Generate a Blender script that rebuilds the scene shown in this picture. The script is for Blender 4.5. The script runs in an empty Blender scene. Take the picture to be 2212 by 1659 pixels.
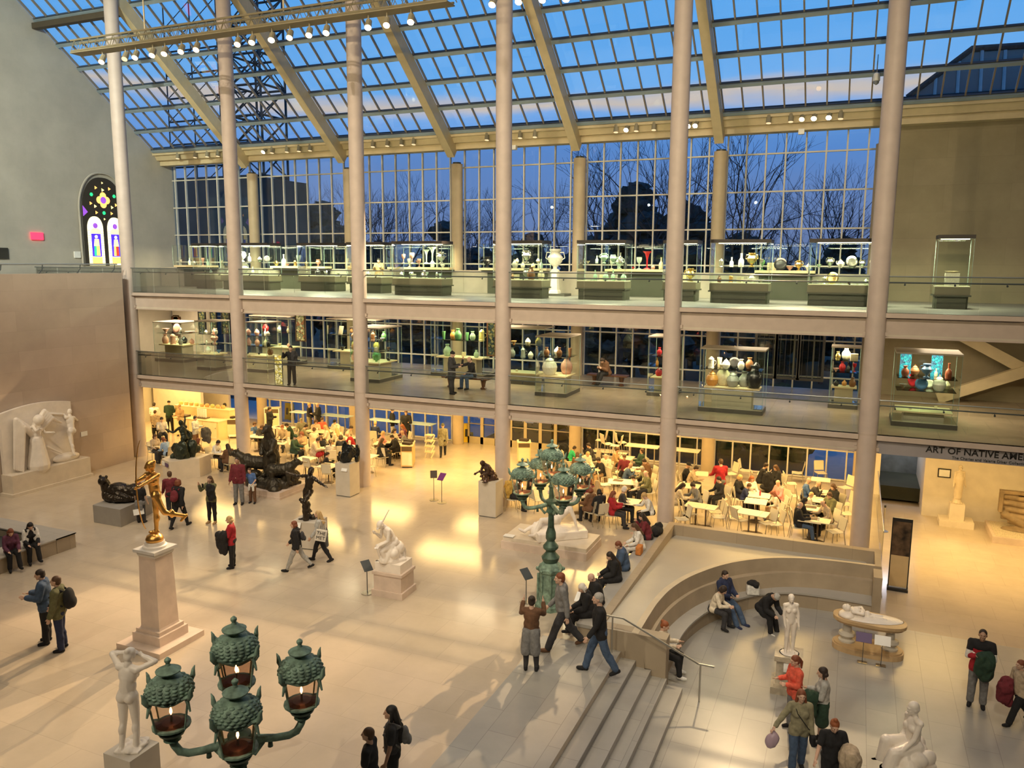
import bpy, math, random
import numpy as np
from mathutils import Vector, Matrix, Euler
random.seed(7)
SC = bpy.context.scene
COL = SC.collection
PI = math.pi
# ---------------------------------------------------------------- camera
IW, IH = 2212, 1659
CF, CPITCH, CYAW, CROLL = 1723.35, 0.1518, 0.4059, 0.0057
CPOS = Vector((30.2307, -26.4991, 9.016))
_F = Vector((-math.sin(CYAW)*math.cos(CPITCH), math.cos(CYAW)*math.cos(CPITCH), -math.sin(CPITCH)))
_R0 = Vector((math.cos(CYAW), math.sin(CYAW), 0)); _U0 = _R0.cross(_F)
_R = _R0*math.cos(CROLL) + _U0*math.sin(CROLL); _U = -_R0*math.sin(CROLL) + _U0*math.cos(CROLL)
cd = bpy.data.cameras.new('camera'); cam = bpy.data.objects.new('camera', cd); COL.objects.link(cam)
cam.matrix_world = Matrix(((_R.x, _U.x, -_F.x, CPOS.x), (_R.y, _U.y, -_F.y, CPOS.y), (_R.z, _U.z, -_F.z, CPOS.z), (0, 0, 0, 1)))
cd.sensor_width = 36; cd.lens = CF/IW*36; cd.clip_end = 900; cd.clip_start = .1
SC.camera = cam
def ray(u, v): return _F + _R*((u-IW/2)/CF) - _U*((v-IH/2)/CF)
def onz(u, v, z=0.0):
    d = ray(u, v); t = (z-CPOS.z)/d.z; return CPOS + d*t
def ony(u, v, y):
    d = ray(u, v); t = (y-CPOS.y)/d.y; return CPOS + d*t
def onx(u, v, x):
    d = ray(u, v); t = (x-CPOS.x)/d.x; return CPOS + d*t
def hat(u, vf, vt, z=0.0):
    P = onz(u, vf, z); d = ray(u, vt)
    k = (P-CPOS).xy.length/d.xy.length; return CPOS.z + k*d.z - z
# ---------------------------------------------------------------- view, world, lights
vs = SC.view_settings; vs.view_transform = 'Standard'; vs.look = 'None'; vs.gamma = 1; vs.use_curve_mapping = False; vs.exposure = 0.12
SC.cycles.use_denoising = True
SC.cycles.transparent_max_bounces = 32
SC.cycles.max_bounces = 6; SC.cycles.diffuse_bounces = 3; SC.cycles.glossy_bounces = 3; SC.cycles.transmission_bounces = 4
SC.cycles.caustics_reflective = False; SC.cycles.caustics_refractive = False
SC.cycles.sample_clamp_indirect = 4.0
wd = bpy.data.worlds.new('dusk'); SC.world = wd; wd.use_nodes = True
nt = wd.node_tree; nt.nodes.clear()
tc = nt.nodes.new('ShaderNodeTexCoord'); sx = nt.nodes.new('ShaderNodeSeparateXYZ'); cr = nt.nodes.new('ShaderNodeValToRGB')
nz = nt.nodes.new('ShaderNodeTexNoise'); nz.inputs['Scale'].default_value = 2.5; nz.inputs['Detail'].default_value = 5
mp = nt.nodes.new('ShaderNodeMapping'); mp.inputs['Scale'].default_value = (1, 1, 5)
mm = nt.nodes.new('ShaderNodeMath'); mm.operation = 'MULTIPLY_ADD'; mm.inputs[1].default_value = .08
bg = nt.nodes.new('ShaderNodeBackground'); ow = nt.nodes.new('ShaderNodeOutputWorld')
L = nt.links.new
L(tc.outputs['Generated'], mp.inputs[0]); L(mp.outputs[0], nz.inputs['Vector']); L(tc.outputs['Generated'], sx.inputs[0])
L(nz.outputs[0], mm.inputs[0]); L(sx.outputs['Z'], mm.inputs[2]); L(mm.outputs[0], cr.inputs[0]); L(cr.outputs[0], bg.inputs[0]); L(bg.outputs[0], ow.inputs[0])
e = cr.color_ramp.elements; e[0].position = 0.02; e[0].color = (.17, .20, .34, 1); e[1].position = 1.0; e[1].color = (.02, .12, .42, 1)
for p, c in ((.11, (.17, .27, .54)), (.18, (.13, .30, .68)), (.214, (.16, .37, .76)), (.228, (.62, .50, .40)), (.243, (.15, .40, .80)), (.34, (.09, .36, .80)), (.56, (.055, .25, .60))):
    q = e.new(p); q.color = (*c, 1)
bg.inputs[1].default_value = 1.0
WARM = (1.0, .69, .38); AMBER = (1.0, .64, .22); SOFT = (1.0, .78, .50)
def spot(loc, aim, power, ang=40, blend=.6, color=WARM, size=.12, name='court_spotlight'):
    d = bpy.data.lights.new(name, 'SPOT'); d.energy = power; d.spot_size = math.radians(ang); d.spot_blend = blend; d.color = color; d.shadow_soft_size = size
    o = bpy.data.objects.new(name, d); COL.objects.link(o); o.location = loc
    o.rotation_euler = (Vector(aim)-Vector(loc)).to_track_quat('-Z', 'Y').to_euler(); return o
def area(loc, size, power, color=WARM, rot=(0, 0, 0), sy=None, name='ceiling_panel_light', spread=180):
    d = bpy.data.lights.new(name, 'AREA'); d.energy = power; d.color = color; d.size = size; d.spread = math.radians(spread)
    if sy: d.shape = 'RECTANGLE'; d.size_y = sy
    o = bpy.data.objects.new(name, d); COL.objects.link(o); o.location = loc; o.rotation_euler = rot; return o
SP = 6.16; DB = 8.38; Z1 = 3.84; Z2 = 7.57; ZL = -.75
# general court lighting: fittings along the ridge, warm
for x, y, pw in ((3, -8, 2600), (9, -11, 2600), (15, -9, 3000), (21, -8, 2600), (15, -15, 1800), (21, -15, 1500), (28, -9, 1800), (33, -6, 1800)):
    spot((x+2, y+2, 20), (x, y, 0), pw*.52, 75, 1.0, (1, .78, .50), .3)
# accent spots mounted on the eave rail, throwing shadows towards the viewer
for (x, tgt, pw, ang) in ((21.6, (17.9, -13.6, 1), 5200, 16), (21.8, (22.1, -10.2, 1), 4200, 18), (13.4, (13.5, -12.5, 2), 4600, 20), (26.5, (29.5, -7.0, .5), 2600, 22),
                          (20.2, (3, -6, 1.5), 3600, 20), (27.2, (31.8, -5.8, 0), 2600, 22), (9.5, (14, -15.5, 0), 2600, 20), (17.2, (13.2, -7, 1), 3000, 22)):
    spot((x, 7.1, 14.2), tgt, pw*3.6, ang, .75, WARM, .08)
# wash from the fittings over the opposite side of the court, reaching the columns, beams, stone walls and rafters
for x in (4, 13, 22, 31):
    spot((x, -22, 21), (x-4, 0, 6), 6200, 80, 1.0, (1, .84, .62), .1, 'court_wash_light')
    spot((x, -26, 14), (x-3, 4, 14), 5600, 70, 1.0, (1, .80, .46), .1, 'court_wash_light')
spot((9, -20, 20), (-6, 0, 14), 19000, 60, 1.0, (.86, .95, .80), .1, 'court_wash_light')  # extra fill added to brighten the upper left wall
# front fill added behind the camera to brighten the nearest figures
for x, tx in ((16, 20), (24, 24), (33, 32)):
    spot((x, -31, 17), (tx, -14, 1), 3600, 55, 1.0, (1, .84, .62), .1, 'front_fill_light')
# cafe downlights under the first gallery
for b in range(-1, 6):
    for k, yy in enumerate((2.2, 5.8)):
        if b == 5: continue
        area((b*SP+3.1, yy, 3.2), 3.6, 230, AMBER, sy=1.6, name='cafe_downlight')
area((32.3, 10.2, 3.2), .8, 40, (.8, .85, 1), name='passage_fill_light')  # lamp added here to brighten the mural at the passage end
for xx in (33, 38): area((xx, 3.0, 3.2), 3.2, 260, AMBER, sy=3.0, name='gallery_downlight')
# first gallery and second gallery
for b in range(-1, 6):
    area((b*SP+3.1, 4.5, 6.78), 3.0, 110, SOFT, sy=2.0, name='gallery_downlight')
# ---------------------------------------------------------------- materials
MATS = {}
def mat(name, col, rough=.6, metal=0.0, emit=None, es=0.0, noise=0.0, nscale=3.0, spec=.5, alpha=None, bump=0.0, coat=0.0):
    if name in MATS: return MATS[name]
    m = bpy.data.materials.new(name); m.use_nodes = True; n = m.node_tree; b = n.nodes['Principled BSDF']
    b.inputs['Base Color'].default_value = (*col, 1); b.inputs['Roughness'].default_value = rough; b.inputs['Metallic'].default_value = metal
    b.inputs['Specular IOR Level'].default_value = spec
    if coat: b.inputs['Coat Weight'].default_value = coat
    if emit: b.inputs['Emission Color'].default_value = (*emit, 1); b.inputs['Emission Strength'].default_value = es
    t = n.nodes.new('ShaderNodeTexCoord'); z = n.nodes.new('ShaderNodeTexNoise'); z.inputs['Scale'].default_value = nscale; z.inputs['Detail'].default_value = 6
    n.links.new(t.outputs['Object'], z.inputs['Vector'])
    k = noise if noise else .06
    r = n.nodes.new('ShaderNodeValToRGB'); n.links.new(z.outputs[0], r.inputs[0])
    r.color_ramp.elements[0].position = .3; r.color_ramp.elements[1].position = .7
    r.color_ramp.elements[0].color = (*[max(0, c*(1-k)) for c in col], 1); r.color_ramp.elements[1].color = (*[min(1, c*(1+k)) for c in col], 1)
    n.links.new(r.outputs[0], b.inputs['Base Color'])
    if bump:
        bp = n.nodes.new('ShaderNodeBump'); bp.inputs['Strength'].default_value = bump; bp.inputs['Distance'].default_value = .02
        n.links.new(z.outputs[0], bp.inputs['Height']); n.links.new(bp.outputs[0], b.inputs['Normal'])
    MATS[name] = m; return m
def stone(name, c1, c2, mortar, bw, bh, rough=.45, vertical=None, off=.5, msize=.006, nsc=.7, nk=.14, bump=.0):
    m = bpy.data.materials.new(name); m.use_nodes = True; n = m.node_tree; b = n.nodes['Principled BSDF']; b.inputs['Roughness'].default_value = rough
    t = n.nodes.new('ShaderNodeTexCoord'); mp = n.nodes.new('ShaderNodeMapping'); n.links.new(t.outputs['Object'], mp.inputs[0])
    if vertical == 'x': mp.inputs['Rotation'].default_value = (0, -PI/2, 0); mp.inputs['Rotation'].default_value = (PI/2, 0, PI/2)
    if vertical == 'y': mp.inputs['Rotation'].default_value = (PI/2, 0, 0)
    br = n.nodes.new('ShaderNodeTexBrick'); br.inputs['Scale'].default_value = 1
    sep = n.nodes.new('ShaderNodeSeparateXYZ'); cmb = n.nodes.new('ShaderNodeCombineXYZ'); n.links.new(t.outputs['Object'], sep.inputs[0])
    a = {'x': ('Y', 'Z'), 'y': ('X', 'Z'), 'r': ('Y', 'X')}.get(vertical, ('X', 'Y'))
    n.links.new(sep.outputs[a[0]], cmb.inputs[0]); n.links.new(sep.outputs[a[1]], cmb.inputs[1]); n.links.new(cmb.outputs[0], br.inputs['Vector'])
    br.inputs['Brick Width'].default_value = bw; br.inputs['Row Height'].default_value = bh; br.offset = off
    br.inputs['Mortar Size'].default_value = msize; br.inputs['Mortar Smooth'].default_value = .1
    br.inputs['Color1'].default_value = (*c1, 1); br.inputs['Color2'].default_value = (*c2, 1); br.inputs['Mortar'].default_value = (*mortar, 1)
    z = n.nodes.new('ShaderNodeTexNoise'); z.inputs['Scale'].default_value = nsc; z.inputs['Detail'].default_value = 8; z.inputs['Roughness'].default_value = .65
    n.links.new(t.outputs['Object'], z.inputs['Vector'])
    r = n.nodes.new('ShaderNodeMapRange'); r.inputs[1].default_value = .3; r.inputs[2].default_value = .7; r.inputs[3].default_value = 1-nk; r.inputs[4].default_value = 1+nk
    n.links.new(z.outputs[0], r.inputs[0])
    mx = n.nodes.new('ShaderNodeVectorMath'); mx.operation = 'SCALE'; n.links.new(br.outputs['Color'], mx.inputs[0]); n.links.new(r.outputs[0], mx.inputs['Scale'])
    n.links.new(mx.outputs[0], b.inputs['Base Color']); MATS[name] = m; return m
def glassmat(name, tint=(.93, .97, .95), ior=1.45, rough=0.0, k=1.0):
    m = bpy.data.materials.new(name); m.use_nodes = True; n = m.node_tree; n.nodes.clear()
    o = n.nodes.new('ShaderNodeOutputMaterial'); mx = n.nodes.new('ShaderNodeMixShader'); tr = n.nodes.new('ShaderNodeBsdfTransparent'); gl = n.nodes.new('ShaderNodeBsdfGlossy')
    fr = n.nodes.new('ShaderNodeFresnel'); fr.inputs[0].default_value = ior; ml = n.nodes.new('ShaderNodeMath'); ml.operation = 'MULTIPLY'; ml.inputs[1].default_value = k
    tr.inputs[0].default_value = (*tint, 1); gl.inputs['Roughness'].default_value = rough; gl.inputs[0].default_value = (1, 1, 1, 1)
    n.links.new(fr.outputs[0], ml.inputs[0]); n.links.new(ml.outputs[0], mx.inputs[0]); n.links.new(tr.outputs[0], mx.inputs[1]); n.links.new(gl.outputs[0], mx.inputs[2]); n.links.new(mx.outputs[0], o.inputs[0])
    MATS[name] = m; return m
M_floor = stone('limestone_floor', (.56, .475, .365), (.53, .45, .345), (.47, .395, .30), 1.25, .95, .15, nk=.09)
M_grey = stone('grey_stone', (.40, .385, .35), (.36, .35, .325), (.25, .24, .22), 1.5, .62, .28, vertical='r', nk=.10)
M_grey2 = stone('grey_stone_plain', (.43, .41, .37), (.41, .39, .35), (.30, .28, .25), 3.0, 2.0, .4, nk=.08)
M_wallL = stone('ashlar_limestone', (.52, .42, .335), (.45, .36, .285), (.40, .32, .25), 2.3, .78, .75, vertical='x', msize=.004, nk=.08)
M_wallU = stone('pale_plaster_stone', (.46, .43, .37), (.45, .42, .36), (.42, .39, .33), 2.6, 1.2, .85, vertical='x', msize=.003, nk=.12, nsc=.5)
M_wallR = stone('tan_stone_wall', (.34, .29, .19), (.31, .265, .17), (.26, .22, .15), 2.2, 1.0, .85, vertical='y', msize=.004, nk=.14, nsc=.6)
M_bench = stone('exedra_stone', (.42, .34, .24), (.38, .31, .22), (.30, .25, .18), 1.7, .45, .5, nk=.08)
M_gal = stone('gallery_floor', (.30, .29, .26), (.28, .27, .245), (.20, .19, .17), 1.6, 1.2, .30, nk=.16)
M_gal2 = stone('gallery_floor_warm', (.36, .29, .20), (.33, .265, .185), (.24, .20, .15), 1.6, 1.2, .22, nk=.2)
M_beam = mat('beam_paint', (.50, .42, .37), .6); M_col = mat('column_paint', (.54, .46, .42), .55); M_ybeam = mat('cream_steel', (.60, .50, .31), .5)
M_ceil = mat('ceiling_paint', (.55, .5, .42), .8); M_white = mat('white_wall_paint', (.72, .66, .56), .7)
M_purl = mat('grey_blue_steel', (.26, .33, .38), .45); M_mull = mat('bronze_mullion', (.24, .20, .15), .5); M_dark = mat('dark_steel', (.05, .06, .065), .4)
M_cw = mat('curtain_wall_steel', (.62, .60, .53), .45)
M_black = mat('black_metal', (.015, .014, .013), .4); M_steel = mat('brushed_steel', (.55, .54, .5), .3, 1.0)
G_roof = glassmat('roof_glass', (.92, .97, 1.0), 1.5, 0, 1.0); G_cw = glassmat('curtain_glass', (.72, .80, .86), 1.55, 0, 1.3)
G_rail = glassmat('balustrade_glass', (.955, .975, .965), 1.45, 0, .8); G_case = glassmat('case_glass', (.94, .98, .95), 1.35, 0, .7)
# ---------------------------------------------------------------- mesh tools
class MB:
    def __init__(s): s.v = []; s.f = []; s.mi = []; s.m = 0
    def add(s, vs, fs):
        n = len(s.v); s.v += [tuple(p) for p in vs]; s.f += [tuple(i+n for i in f) for f in fs]; s.mi += [s.m]*len(fs); return s
    def box(s, c, d, rz=0.0, M=None):
        c = Vector(c); x, y, z = d[0]/2, d[1]/2, d[2]/2
        ps = [Vector((a*x, b*y, e*z)) for a in (-1, 1) for b in (-1, 1) for e in (-1, 1)]
        if M is not None: ps = [M @ p + c for p in ps]
        else:
            ca, sa = math.cos(rz), math.sin(rz); ps = [Vector((p.x*ca-p.y*sa, p.x*sa+p.y*ca, p.z)) + c for p in ps]
        return s.add(ps, [(0, 1, 3, 2), (4, 6, 7, 5), (0, 4, 5, 1), (2, 3, 7, 6), (0, 2, 6, 4), (1, 5, 7, 3)])
    def bb(s, x0, x1, y0, y1, z0, z1): return s.box(((x0+x1)/2, (y0+y1)/2, (z0+z1)/2), (abs(x1-x0), abs(y1-y0), abs(z1-z0)))
    def beam(s, p, q, w, h, up=(0, 0, 1)):
        p = Vector(p); q = Vector(q); d = q-p; z = d.normalized(); x = z.cross(Vector(up)).normalized(); y = x.cross(z)
        M = Matrix((x, z, y)).transposed(); return s.box((p+q)/2, (w, d.length, h), M=M)
    def tube(s, pts, r, n=8, caps=True):
        pts = [Vector(p) for p in pts]; rs = r if isinstance(r, (list, tuple)) else [r]*len(pts); vs = []; fs = []; prev = None
        for i, p in enumerate(pts):
            t = (pts[min(i+1, len(pts)-1)] - pts[max(i-1, 0)]).normalized()
            a = Vector((0, 0, 1)) if abs(t.z) < .95 else Vector((1, 0, 0))
            if prev is None: x = t.cross(a).normalized()
            else:
                x = prev - t*prev.dot(t); x = x.normalized() if x.length > 1e-5 else t.cross(a).normalized()
            prev = x; y = t.cross(x)
            for k in range(n):
                an = 2*PI*k/n; vs.append(p + (x*math.cos(an)+y*math.sin(an))*rs[i])
        for i in range(len(pts)-1):
            for k in range(n): a = i*n+k; b = i*n+(k+1) % n; fs.append((a, b, b+n, a+n))
        if caps: fs.append(tuple(range(n-1, -1, -1))); fs.append(tuple(range((len(pts)-1)*n, len(pts)*n)))
        return s.add(vs, fs)
    def lathe(s, prof, c=(0, 0, 0), n=16, sx=1, sy=1, rot=0.0):
        vs = []; fs = []; c = Vector(c)
        for (r, z) in prof:
            for k in range(n):
                an = 2*PI*k/n+rot; vs.append(c + Vector((r*math.cos(an)*sx, r*math.sin(an)*sy, z)))
        for i in range(len(prof)-1):
            for k in range(n): a = i*n+k; b = i*n+(k+1) % n; fs.append((a, b, b+n, a+n))
        fs.append(tuple(range(n-1, -1, -1))); fs.append(tuple(range((len(prof)-1)*n, len(prof)*n)))
        return s.add(vs, fs)
    def prism(s, poly, z0, z1):
        n = len(poly); vs = [(x, y, z0) for x, y in poly] + [(x, y, z1) for x, y in poly]
        return s.add(vs, [tuple(range(n-1, -1, -1)), tuple(range(n, 2*n))] + [(i, (i+1) % n, (i+1) % n+n, i+n) for i in range(n)])
    def prismM(s, poly, d0, d1, M):
        n = len(poly); vs = [M @ Vector((x, y, d0)) for x, y in poly] + [M @ Vector((x, y, d1)) for x, y in poly]
        return s.add(vs, [tuple(range(n-1, -1, -1)), tuple(range(n, 2*n))] + [(i, (i+1) % n, (i+1) % n+n, i+n) for i in range(n)])
    def sph(s, c, r, n=10, m=7):
        if not isinstance(r, (tuple, list)): r = (r, r, r)
        vs = []; fs = []; c = Vector(c)
        for i in range(1, m):
            t = PI*i/m
            for k in range(n): an = 2*PI*k/n; vs.append(c+Vector((r[0]*math.sin(t)*math.cos(an), r[1]*math.sin(t)*math.sin(an), r[2]*math.cos(t))))
        a = len(vs); vs.append(c+Vector((0, 0, r[2]))); vs.append(c-Vector((0, 0, r[2])))
        for i in range(m-2):
            for k in range(n): p = i*n+k; q = i*n+(k+1) % n; fs.append((p, p+n, q+n, q))
        for k in range(n): fs.append((a, k, (k+1) % n)); fs.append((a+1, (m-2)*n+(k+1) % n, (m-2)*n+k))
        return s.add(vs, fs)
    def mesh(s, name='m', smooth=False):
        me = bpy.data.meshes.new(name); me.from_pydata([tuple(p) for p in s.v], [], s.f)
        if any(s.mi): me.polygons.foreach_set('material_index', s.mi)
        if smooth: me.polygons.foreach_set('use_smooth', [True]*len(s.f))
        me.update(); return me
    def build(s, name, m, parent=None, smooth=False, loc=None, rz=0.0):
        me = s.mesh(name, smooth)
        for x in (m if isinstance(m, (list, tuple)) else [m]): me.materials.append(x)
        if smooth == 'auto':
            try: me.set_sharp_from_angle(angle=math.radians(35))
            except Exception: pass
        return link(name, me, parent, loc, rz)
def link(name, me, parent=None, loc=None, rz=0.0):
    o = bpy.data.objects.new(name, me); COL.objects.link(o)
    if parent: o.parent = parent
    if loc is not None: o.location = loc
    if rz: o.rotation_euler.z = rz
    return o
def tag(o, label=None, cat=None, group=None, kind=None):
    if label: o['label'] = ' '.join(label.split()[:16]).rstrip(',')
    if cat: o['category'] = cat
    if group: o['group'] = group
    if kind: o['kind'] = kind
    return o
def thing(name, label, cat, loc=(0, 0, 0), rz=0.0, group=None):
    o = bpy.data.objects.new(name, None); COL.objects.link(o); o.location = loc; o.rotation_euler.z = rz; o.empty_display_size = .2
    return tag(o, label, cat, group)
def struct(o): o['kind'] = 'structure'; return o
KIDS = {}
def copy_tree(o, label=None, loc=None, rz=None, scale=None, group=None):
    ch = {}
    for x in bpy.data.objects:
        if x.parent: ch.setdefault(x.parent.name, []).append(x)
    def rec(s, par):
        c = s.copy(); COL.objects.link(c)
        if par: c.parent = par
        for k in ch.get(s.name, []): rec(k, c)
        return c
    c = rec(o, None)
    if label: c['label'] = label
    if loc is not None: c.location = loc
    if rz is not None: c.rotation_euler.z = rz
    if scale: c.scale = (scale,)*3
    if group: c['group'] = group
    return c
# ================================================================ setting
X0, X1 = -6.1, 46.0
struct(MB().bb(X0, 25.68, -34, 0, -.4, 0).build('floor', M_floor))
struct(MB().bb(X0, 31.4, -.0, DB+.7, -.4, 0).build('floor', M_floor))
# band of grey stone in front of the steps, flush with the floor
struct(MB().bb(23.72, 25.68, -34, -9.33, 0.0, .004).build('floor', M_grey))
for i in range(1, 5):
    struct(MB().bb(25.68+.365*(i-1), 25.68+.365*i, -34, -9.33, -1.2, -.15*i).build('floor', M_grey))
m = MB().bb(27.14, X1, -34, -9.33, -1.2, ZL); m.bb(26.1, X1, -9.33, -3.6, -1.2, ZL); m.bb(26.1, 31.4, -3.6, -2.3, -1.2, ZL); struct(m.build('floor', M_grey))
struct(MB().bb(31.4, X1, -3.6, 12, -1.2, ZL).build('floor', M_floor))
# exedra: block with ramped top, curved bench
RIM = [(26.07, -9.33), (26.07, -8.2), (26.1, -7.3), (26.24, -6.3), (26.6, -5.2), (27.3, -4.0), (28.2, -3.15), (29.2, -2.68), (30.3, -2.5), (31.37, -2.45)]
MIDC = [(26.2, -9.33), (26.2, -8.2), (26.23, -7.2), (26.45, -6.02), (26.85, -4.95), (27.6, -3.95), (28.6, -3.1), (29.5, -2.75), (30.4, -2.65), (31.37, -2.65)]
SEAT = [(26.7, -9.33), (26.7, -8.2), (26.72, -7.2), (26.88, -6.25), (27.25, -5.23), (28.0, -4.1), (28.9, -3.45), (29.6, -3.3), (30.4, -3.28), (31.37, -3.35)]
def spline(P, n=5):
    out = []
    for i in range(len(P)-1):
        p0 = P[max(i-1, 0)]; p1 = P[i]; p2 = P[i+1]; p3 = P[min(i+2, len(P)-1)]
        for k in range(n):
            t = k/n; out.append(tuple(.5*((2*p1[j])+(-p0[j]+p2[j])*t+(2*p0[j]-5*p1[j]+4*p2[j]-p3[j])*t*t+(-p0[j]+3*p1[j]-3*p2[j]+p3[j])*t**3) for j in range(len(p1))))
    out.append(tuple(P[-1])); return out
rim, midc, seat = spline(RIM), spline(MIDC), spline(SEAT)
def rampz(y): return .5 - .33*max(0, min(1, (y+9.33)/8.1))
m = MB()
def strip(m, A, za, B, zb):
    n = len(A); fa = za if callable(za) else (lambda p: za); fb = zb if callable(zb) else (lambda p: zb)
    m.add([(*p, fa(p)) for p in A]+[(*p, fb(p)) for p in B], [(i, i+1, n+i+1, n+i) for i in range(n-1)])
strip(m, rim, .5, midc, .12); 
w = MB(); strip(w, rim, .5, rim, -.0); 
m = MB(); strip(m, rim, .5, [(p[0]+.05, p[1]-.03) for p in rim], .12); strip(m, [(p[0]+.05, p[1]-.03) for p in rim], .12, midc, .1)
strip(m, midc, .1, [(p[0]+.06, p[1]-.05) for p in midc], -.3)
m.add([(31.37, -2.45, -.9), (31.37, -2.45, .5), (31.37, -2.65, .1), (31.37, -2.95, .1), (31.37, -3.35, -.3), (31.37, -3.35, -.9)], [(0, 1, 2, 3, 4, 5)])
m.bb(31.15, 31.372, -3.36, -2.66, ZL-.1, .499); struct(m.build('wall_exedra', mat('exedra_plain', (.40, .325, .23), .5, noise=.12, nscale=1.5)))
m = MB(); strip(m, [(p[0]+.06, p[1]-.05) for p in midc], -.3, seat, -.3); strip(m, seat, -.3, seat, -.35); strip(m, seat, -.35, [(p[0]-.06, p[1]+.05) for p in seat], -.36)
ms = m.build('curved_stone_bench', M_grey2)
m = MB(); strip(m, [(p[0]-.06, p[1]+.05) for p in seat], -.34, [(p[0]-.06, p[1]+.05) for p in seat], ZL); m.build('bench_front', M_bench, ms)
tag(ms, 'long curved stone bench lining the sunken semicircle beside the steps', 'bench')
# rim, ramped basin, front face
rimo = [(p[0]-.16*(1 if i < len(rim)*.55 else .4), p[1]+.14*(i/len(rim))) for i, p in enumerate(rim)]
m = MB(); strip(m, rim, .502, rimo, .502); struct(m.build('trim_exedra', mat('pale_limestone', (.62, .53, .38), .5)))
m = MB(); basin = rimo
left = [(25.2, -9.33+8.1*i/(len(basin)-1)) for i in range(len(basin))]
back = basin
# ramp grid from left rim to the curved rim
nb = len(basin)
V = []; Fq = []
for i, p in enumerate(basin):
    q = left[i]
    if i > nb*.45:
        t = (i/nb-.45)/.55; q = (25.2+(31.2-25.2)*t, -1.25)
    else: q = (25.2, -9.33+8.08*(i/nb)/.45)
    V += [(*q, rampz(q[1])), ((p[0]+q[0])/2, (p[1]+q[1])/2, rampz((p[1]+q[1])/2)), (*p, rampz(p[1]))]
for i in range(nb-1):
    a = i*3; Fq += [(a, a+3, a+4, a+1), (a+1, a+4, a+5, a+2)]
m.add(V, Fq); strip(m, rimo, .502, rimo, lambda p: rampz(p[1]))
struct(m.build('floor_ramp', mat('ramp_stone', (.50, .47, .40), .35, noise=.08, nscale=.8)))
m = MB(); m.bb(24.985, 25.2, -9.34, -1.251, -.2, .52)
m.bb(24.98, 31.37, -1.25, -1.0, -.9, .52); m.bb(31.2, 31.37, -2.5, -1.251, -.9, .52); m.bb(25.2, 31.37, -1.0, -.02, -.9, .0)
m.bb(25.0, 26.74, -9.35, -9.0, -.9, .499)
struct(m.build('wall_exedra', M_bench))
sb = MB().bb(24.55, 24.98, -9.3, -1.0, .38, .46).build('stone_side_bench', M_grey2); MB().bb(24.6, 24.975, -9.28, -1.02, 0.002, .38).build('bench_front', M_bench, sb)
tag(sb, 'long straight grey stone bench against the raised block, people seated in a row', 'bench')
# galleries
m = MB().bb(X0, X1, -.15, DB+.5, Z1-.16, Z1); struct(m.build('floor_gallery', M_gal2))
m = MB().bb(X0, X1, -.15, DB+.5, Z2-.14, Z2); struct(m.build('floor_gallery', M_gal))
m = MB().bb(X0, X1, .0, DB+.5, 3.28, 3.34); m.bb(X0, X1, .0, DB+.5, 6.86, 6.92); struct(m.build('ceiling_gallery', M_ceil))
for b in range(-1, 6):
    x0 = b*SP+.26 if b >= 0 else X0; x1 = (b+1)*SP-.26 if b < 5 else X1
    for zt, zb in ((Z1-.16, 3.252), (Z2-.14, 6.81)):
        m = MB().bb(x0, x1, .02, .3, zb, zt-.002)
        m.bb(x0, x1, -.02, .3, zb, zb+.05)
        m.bb(x0, x1, -.17, .02, zt, zt+.14 if zt > 5 else zt+.16)
        o = struct(m.build('trim_gallery_beam', M_beam))
        if b >= 0:
            MB().box((b*SP+.3, .1, zb+.12), (.1, .34, .12)).build('bracket', M_beam, o); MB().box(((b+1)*SP-.3, .1, zb+.12), (.1, .34, .12)).build('bracket', M_beam, o)
for b in range(6):
    o = MB().lathe([(.285, ZL if b == 5 else 0), (.285, 24.5)], (b*SP, 0, 0), 28).build('front_column', M_col, smooth='auto')
    tag(o, 'tall round column through both galleries, ' + ['next to the pale relief wall', 'behind the bronze bears', 'behind the dark bust on plinth', 'beside the bronze hunched figure on plinth', 'at the rear corner of the raised block', 'beside the museum lettering'][b], 'column', 'tall front columns')
    o['kind'] = 'structure'
    MB().lathe([(.29, 0), (.29, .06)], (b*SP, 0, Z1-.02), 24).build('collar', M_beam, o)
    o = MB().lathe([(.28, 0), (.28, 13.6)], (b*SP, DB, 0), 24).build('rear_column', mat('cream_column', (.52, .42, .28), .55), smooth='auto')
    MB().lathe([(.2, 13.6), (.2, 13.68)], (b*SP, DB, 0), 16).build('bearing', M_dark, o); o['kind'] = 'structure'
    tag(o, 'round column holding up the roof rafter, counted ' + ['first', 'second', 'third', 'fourth', 'fifth', 'sixth'][b] + ' from the stained glass wall', 'column', 'rear columns by the window wall')
# walls
m = MB().bb(.05, .44, -14, -.75, -.2, 8.45); struct(m.build('wall_left', M_wallL))
struct(MB().bb(-6.1, .3, -34, -.75, Z2-.3, Z2).build('floor_terrace', M_gal))
struct(MB().bb(-6.1, .05, -14, -.75, 3.2, 3.4).build('ceiling_terrace', M_ceil))
m = MB(); m.add([(X0, -34, -1), (X0, DB+.6, -1), (X0, DB+.6, 14.6), (X0, 7.45, 15.0), (X0, -6, 25.7), (X0, -34, 25.7)], [(0, 1, 2, 3, 4, 5)])
m.add([(X0-.3, -34, -1), (X0-.3, DB+.6, -1), (X0-.3, DB+.6, 14.6), (X0-.3, 7.45, 15.0), (X0-.3, -6, 25.7), (X0-.3, -34, 25.7)], [(5, 4, 3, 2, 1, 0)])
struct(m.build('wall_left_upper', M_wallU))
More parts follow.
